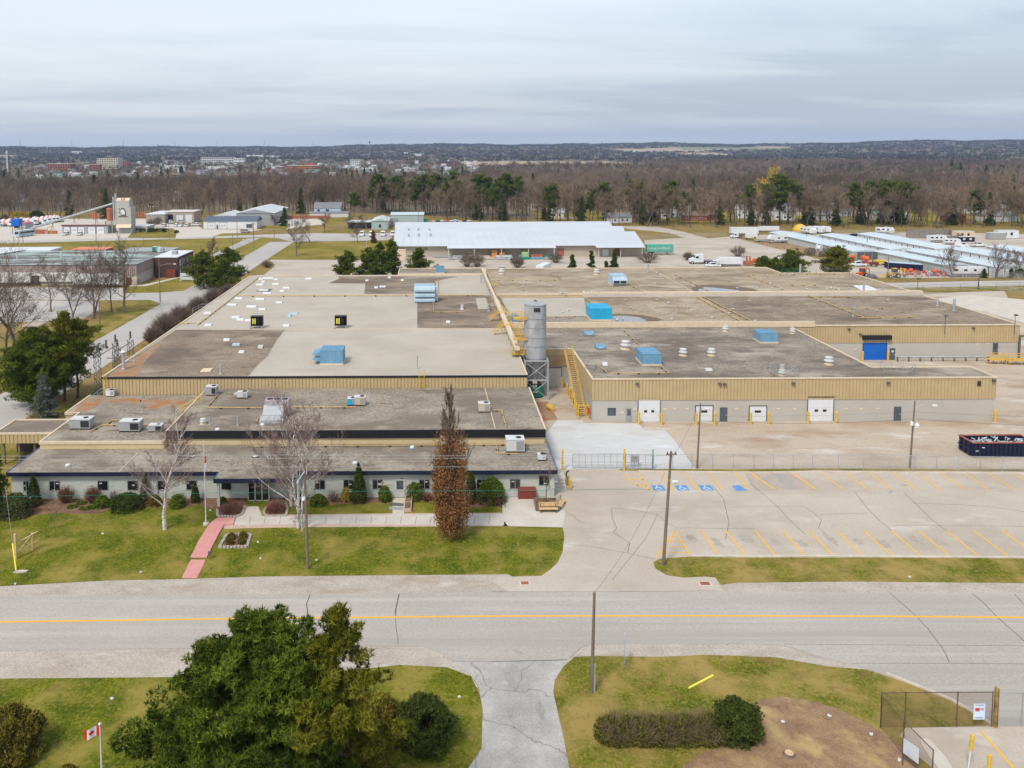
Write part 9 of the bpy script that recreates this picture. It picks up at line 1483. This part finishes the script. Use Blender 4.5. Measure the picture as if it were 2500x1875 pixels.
# ---------------------------------------------------------------- houses and blocks beyond the wood
def house(w,d,h,rise,wall,roof):
 t=thing('house','','house');MB().box(-w/2,0,-2,w/2,d,h).build('wall',wall,t);m=MB();m.xprism([(-.4,h-.1),(d/2,h+rise),(d+.4,h-.1)],-w/2-.4,w/2+.4);r_=m.build('roof',roof,t);MB().box(w*.2,d/2-.4,h+.3,w*.2+.7,d/2+.4,h+rise+.7).build('chimney',m_brick,r_)
 for x in(-w*.3,w*.05,w*.28):o=MB().box(x-.6,-.06,1.0,x+.6,-.001,2.2).build('window',m_white,t);MB().box(x-.5,-.08,1.1,x+.5,-.061,2.1).build('pane',m_glass,o)
 return t
m_ro=[M('grey_shingle_roof',(.20,.20,.21),.85,amt=.12),M('brown_shingle_roof',(.20,.14,.11),.85,amt=.12),M('pale_shingle_roof',(.42,.42,.41),.85,amt=.1),M('green_metal_roof',(.14,.28,.22),.7)];m_cr=M('cream_siding',(.55,.50,.40),.8)
HP=[Reuse(house(12,9,3.2,2.3,m_white,m_ro[0])),Reuse(house(13,9,3.0,2.0,m_brick,m_ro[1])),Reuse(house(11,8,5.4,2.2,m_white,m_ro[2])),Reuse(house(12,8,3.2,2.2,m_cr,m_ro[2])),Reuse(house(11,9,5.2,2.4,m_bluep,m_ro[0])),Reuse(house(12,9,4.0,2.0,m_hvacw,m_ro[3]))]
HL=('white bungalow with grey roof','brick bungalow with brown roof','two storey white house with pale roof','cream bungalow with pale roof','two storey pale blue house with grey roof','grey white house with green roof')
def ph(i,x,y,rz,where,g):HP[i].put((x,y,float(terrain_z(x,y))),rz,HL[i]+' '+where,g)
for k,x,y,i in(('c8',495,372,0),('c8',560,365,1),('c8',620,362,1),('c8',660,350,0),('c8',750,345,2),('c8',820,362,1),('c8',880,360,1),('c8',1045,350,2),('c8',1120,362,3),('c8',1215,358,2),('c8',1400,360,0),('c8',1290,330,3),('c8',1480,340,4),('c8',1570,330,0),('c8',1655,360,5),('c8',1500,300,0),('c8',1230,300,4),('c8',1450,215,2),('c8',1500,212,2),('c8',1600,205,2),('c8',1680,205,3),('c8',1900,270,3),('c8',1800,225,3),('c8',2000,320,0),('c8',2120,320,3),('c8',1940,240,0),('c8',2050,265,2),('c8',1300,260,0),('c8',1400,245,2),('c8',180,340,3),('c8',380,250,3),('c8',330,270,2),('a1',1520,590,2),('a1',575,620,0),('a1',520,540,0),('a1',1455,455,3),('a1',130,600,0),('a1',660,425,3),('a1',1070,400,4)):
 p=onland(k,x,y);ph(i,p.x,p.y+(12 if p.y<470 else 0),rw.uniform(-.5,.5),'glimpsed between the bare trees','houses between the bare trees')
for j in range(150):
 az=R(rw.uniform(-26,3));r=rw.uniform(1150,2500);ph(rw.choice([0,2,2,3,4,1,5,0]),r*math.sin(az),r*math.cos(az),rw.uniform(-.9,.9),'in the far town','houses of the far town')
bh=shed('brick_bungalow','orange brick bungalow with white gable right of the wood',bx_('c8',1885,430),bx_('c8',1945,430),430,440,3.4,m_brick,m_ro[1],2.0,ridge='y',windows=[(bx_('c8',1895,430),bx_('c8',1905,430),1.2,2.4)]);shed('grey_bungalow','long pale bungalow with blue grey roof at the far right',bx_('c8',2030,436),bx_('c8',2175,436),436,446,3.2,m_hvacw,m_ro[0],2.2);shed('green_bungalow','low bungalow with pale green roof behind the tall pines',bx_('c8',1560,446),bx_('c8',1705,446),446,456,3.0,m_cr,M('pale_green_roof',(.34,.38,.33),.8),1.8)
hs=shed('farmhouse','blue grey house with steep gables and porch before the wood',-73,-57,488,497,5.2,m_bluep,m_ro[0],3.2,windows=[(-71,-69.5,3,4.5),(-66,-64,3,4.5)]);shed('farm_porch','long low porch wing of the blue grey house',-75,-52,483.5,487.9,2.6,m_hvacw,m_ro[0],.8)
def blk(k,x0,x1,yt,yb,wall,roof,label,rows=0,cols=8,d=.6,name='town_building',roofh=.8,lab_cat='building'):
 a=onland(k,x0,yb)if yb<130 else at(k,x0,yb);Y=a.y;r1=ray(k,x1,yb);X0,X1=a.x,r1.x*Y/r1.y;h=max(a.z+3.5,high(k,x0,yt,Y));t=thing(name,label,lab_cat,((X0+X1)/2,Y,0));w=X1-X0;MB().box(-w/2,0,a.z-4,w/2,w*d,h-roofh).build('wall',wall,t);MB().box(-w/2-.3,-.3,h-roofh+.01,w/2+.3,w*d+.3,h).build('roof',roof,t)
 if rows:
  m=MB();H=h-roofh
  for i in range(rows):
   for j in range(cols):x=-w/2+w*(j+.5)/cols;z=H*(i+.35)/rows;m.box(x-w/cols*.28,-.12,z,x+w/cols*.28,-.001,z+H/rows*.5)
  m.build('window',m_glass,t)
 return t
m_ob=M('orange_brick',(.42,.17,.07),.85,amt=.1);m_rr=M('red_roof',(.50,.10,.07),.8,amt=.06);m_fw=M('far_white',(.70,.70,.69),.8,amt=.05)
blk('c7',205,303,106,136,m_brick,m_hvacb,'red brick apartment block at the left of the town',3,9);blk('c7',385,430,108,130,m_brick,m_hvacb,'small red brick block left of the tall cream block',2,5);blk('c7',420,510,82,128,m_cr,m_coping,'tall cream apartment block in the town',5,9);blk('c7',513,556,95,122,m_brick,m_brick,'red block right of the tall cream block',3,5)
blk('c7',868,1008,78,106,m_hvacw,m_hvac,'long grey multi storey factory in the town',3,18,.3);blk('c7',978,990,48,100,m_greyd,m_greyd,'dark square chimney tower on the grey factory',0,name='chimney_tower',d=1);blk('c7',1010,1055,82,108,m_fw,m_fw,'white stepped block right of the grey factory',2,5);blk('c7',1240,1375,113,139,m_ob,m_cr,'orange brick apartment building in the town',3,14,.25);blk('c7',1285,1358,104,113,m_rr,m_rr,'red roofed hall behind the orange apartments',0,1,.3)
blk('c7',1513,1556,88,122,m_hvacw,m_hvacw,'white tower block right of the orange apartments',4,5);blk('c7',1425,1550,112,123,m_fw,m_white,'long low white store in front of the white tower block',0,1,.25);blk('c7',715,780,150,182,m_cr,m_hvacb,'pale yellow house block among evergreens',3,6);blk('c7',1745,1762,56,72,m_fw,m_fw,'white church like block near the horizon',0,1,.5);blk('c7',1764,1832,62,72,m_hvacw,m_bluep,'long pale block right of the white church like block',0,1,.2)
blk('c7',1897,1932,84,112,m_greyd,m_greyd,'dark stepped office block right of the town',3,6);blk('c7',1932,1952,96,112,m_greyd,m_greyd,'lower wing of the dark stepped office block',2,3);blk('c7',700,795,113,128,m_hvacw,m_palemetal,'long pale roofed hall in the town',0,1,.3);blk('c7',1065,1135,68,82,m_fw,m_white,'white warehouse beyond the grey factory',0,1,.3);blk('c7',1150,1215,71,80,m_fw,m_white,'second white warehouse beyond the grey factory',0,1,.3);blk('c7',0,68,68,78,m_cr,m_cr,'pale yellow building at the far left edge',0,1,.3)
blk('c7',310,352,52,62,m_fw,m_white,'small white shed on the left hill foot',0,1,.3);blk('c7',890,1010,118,130,m_fw,m_white,'low white shop row below the grey factory',0,1,.2);blk('c7',1160,1225,118,128,m_brick,m_white,'low white roofed row left of the orange apartments',0,1,.3);blk('c7',1820,1850,104,122,m_brick,m_ro[1],'small brick block left of the dark office block',2,3)
blk('c8',305,408,213,236,m_cr,m_rr,'long school building with bright red roof in the wood',1,10,.25,roofh=2.2);blk('c8',108,166,213,230,m_cr,m_rr,'shorter building with bright red roof in the wood',1,5,.3,roofh=2);blk('c8',445,512,212,240,m_fw,m_ro[3],'white gabled building with green roof in the wood',1,5,.4,roofh=2);blk('c8',85,210,280,306,m_cr,m_hvacw,'low pale school with a row of windows behind the playground',1,14,.2);blk('c8',1655,1712,176,196,m_fw,m_palemetal,'flat roofed white block above the tall pines',1,6,.3)
blk('c8',500,552,48,57,m_fw,m_white,'white farm barn on the far tan field',0,1,.2);blk('c8',585,608,50,57,m_fw,m_ro[0],'dark roofed farmhouse on the far tan field',0,1,.4);blk('c8',825,930,43,47,m_fw,m_white,'long white greenhouse on the far field',0,1,.2);blk('c8',1775,1805,22,27,m_fw,m_white,'white barn near the horizon at the right',0,1,.3);blk('a1',1250,1335,595,640,m_fw,M('pale_pink_roof',(.55,.42,.40),.8),'white house with dull red trim left of the bare thicket',1,3,.4,roofh=1.0)
t=thing('play_structure','small blue playground structure with sand in front of the low school','playground',at('c8',222,328));MB().lathe([(1.8,2.2),(.1,3.8)],n=6).box(-2.5,-.5,1.4,2.5,.5,2.0).build('canopy',m_doorblue,t);MB().box(-2.4,-.4,0,-2.2,-.2,1.39).box(2.2,-.4,0,2.4,-.2,1.39).box(-1.2,-1.2,0,-1.0,-1.0,2.3).box(1.0,-1.2,0,1.2,-1.0,2.3).build('post',m_grey,t);sheet('sand_pit',pts('c8',[(150,345),(175,335),(285,333),(290,343)]),.06,m_tf);sheet('park_grass',pts('c8',[(110,350),(110,315),(200,318),(200,330),(150,348)]),.05,m_field)
sheet('suburban_lawn',[(120,430),(340,425),(360,520),(60,520),(60,462)],.012,m_field)
# masts on the skyline
def mast():
 t=thing('transmission_mast','','mast');m=MB();h=44
 for a in(-2.4,2.4):
  for b in(-2.4,2.4):m.tube((a,b,-8),(a*.2,b*.2,h),.38,.3,4)
 for i in range(6):z=h*i/6;w0,w1=2.4*(1-.8*i/6),2.4*(1-.8*(i+1)/6);s=1 if i%2 else-1;m.tube((-w0*s,0,z),(w1*s,0,z+h/6),.25,.25,4)
 m.build('lattice',m_grey,t);MB().box(-5,-.3,h*.82,5,.3,h*.82+.7).box(-4,-.3,h*.94,4,.3,h*.94+.7).build('cross_arm',m_grey,t);return t
mt=Reuse(mast())
for j,(k,x,ty)in enumerate((('c7',87,0),('c7',310,0),('c7',533,0),('c7',754,8),('c7',937,8),('c7',1142,6),('c7',1352,2),('c7',1556,6),('c7',1740,10),('c7',1947,12),('c7',2151,12),('c8',145,10),('c8',320,14),('c8',1185,10),('c8',1600,6),('c8',2015,4))):
 Y=4700;r=ray(k,x,ty+8);X=r.x*Y/r.y;zt=high(k,x,ty,Y);mt.put((X,Y,zt-44*.8),0,'grey lattice mast standing on the skyline, '+('1st 2nd 3rd 4th 5th 6th 7th 8th 9th 10th 11th 12th 13th 14th 15th 16th'.split()[j])+' from the left','lattice masts on the skyline',.8)
t=thing('radio_mast','slender radio mast taller than the others at the left of the skyline','mast');Y=4200;r=ray('c7',202,10);t.location=(r.x*Y/r.y,Y,0);zt=high('c7',202,-8,Y);MB().tube((0,0,0),(0,0,zt),1.2,.5,4).build('mast',m_hvacw,t);MB().box(-1.5,-1,zt*.7,1.5,1,zt*.7+2).build('platform',m_grey,t)
t=thing('radio_mast','mast with a bulky antenna head near the middle of the skyline','mast');Y=3400;r=ray('c7',1597,20);t.location=(r.x*Y/r.y,Y,0);zt=high('c7',1597,8,Y);MB().tube((0,0,0),(0,0,zt),1.0,.6,5).build('mast',m_grey,t);MB().lathe([(2,zt-9),(3,zt-8),(3,zt-1),(1,zt)],n=8).build('antenna',m_greyd,t)
t=thing('mono_pole','tall white telecom pole at the left edge before the town','mast');p=at('a1',65,345);t.location=p;zt=high('a1',58,165,p.y);MB().tube((0,0,0),(0,0,zt),1.3,.8,8).build('pole',m_white,t);MB().lathe([(1.4,zt*.86),(2.2,zt*.87),(2.2,zt*.93),(1.2,zt*.94)],n=8).build('antenna',m_hvacw,t)
# ---------------------------------------------------------------- air
hz=MB();hz.box(-9400,-9400,-70,9400,9400,190);m=bpy.data.materials.new('haze');m.use_nodes=True;nt=m.node_tree;nt.nodes.clear();v=nt.nodes.new('ShaderNodeVolumePrincipled');v.inputs['Color'].default_value=(.50,.68,1.0,1);v.inputs['Density'].default_value=7.5e-5;v.inputs['Anisotropy'].default_value=.1;o=nt.nodes.new('ShaderNodeOutputMaterial');nt.links.new(v.outputs[0],o.inputs['Volume'])
hb=hz.build('haze',m);tag(hb,'thin blue air over the whole landscape','haze',None,'stuff')
for o in C.objects: # anything left unlabelled at top level among repeats keeps its source label
 if o.parent is None and o.get('label')=='':del o['label']
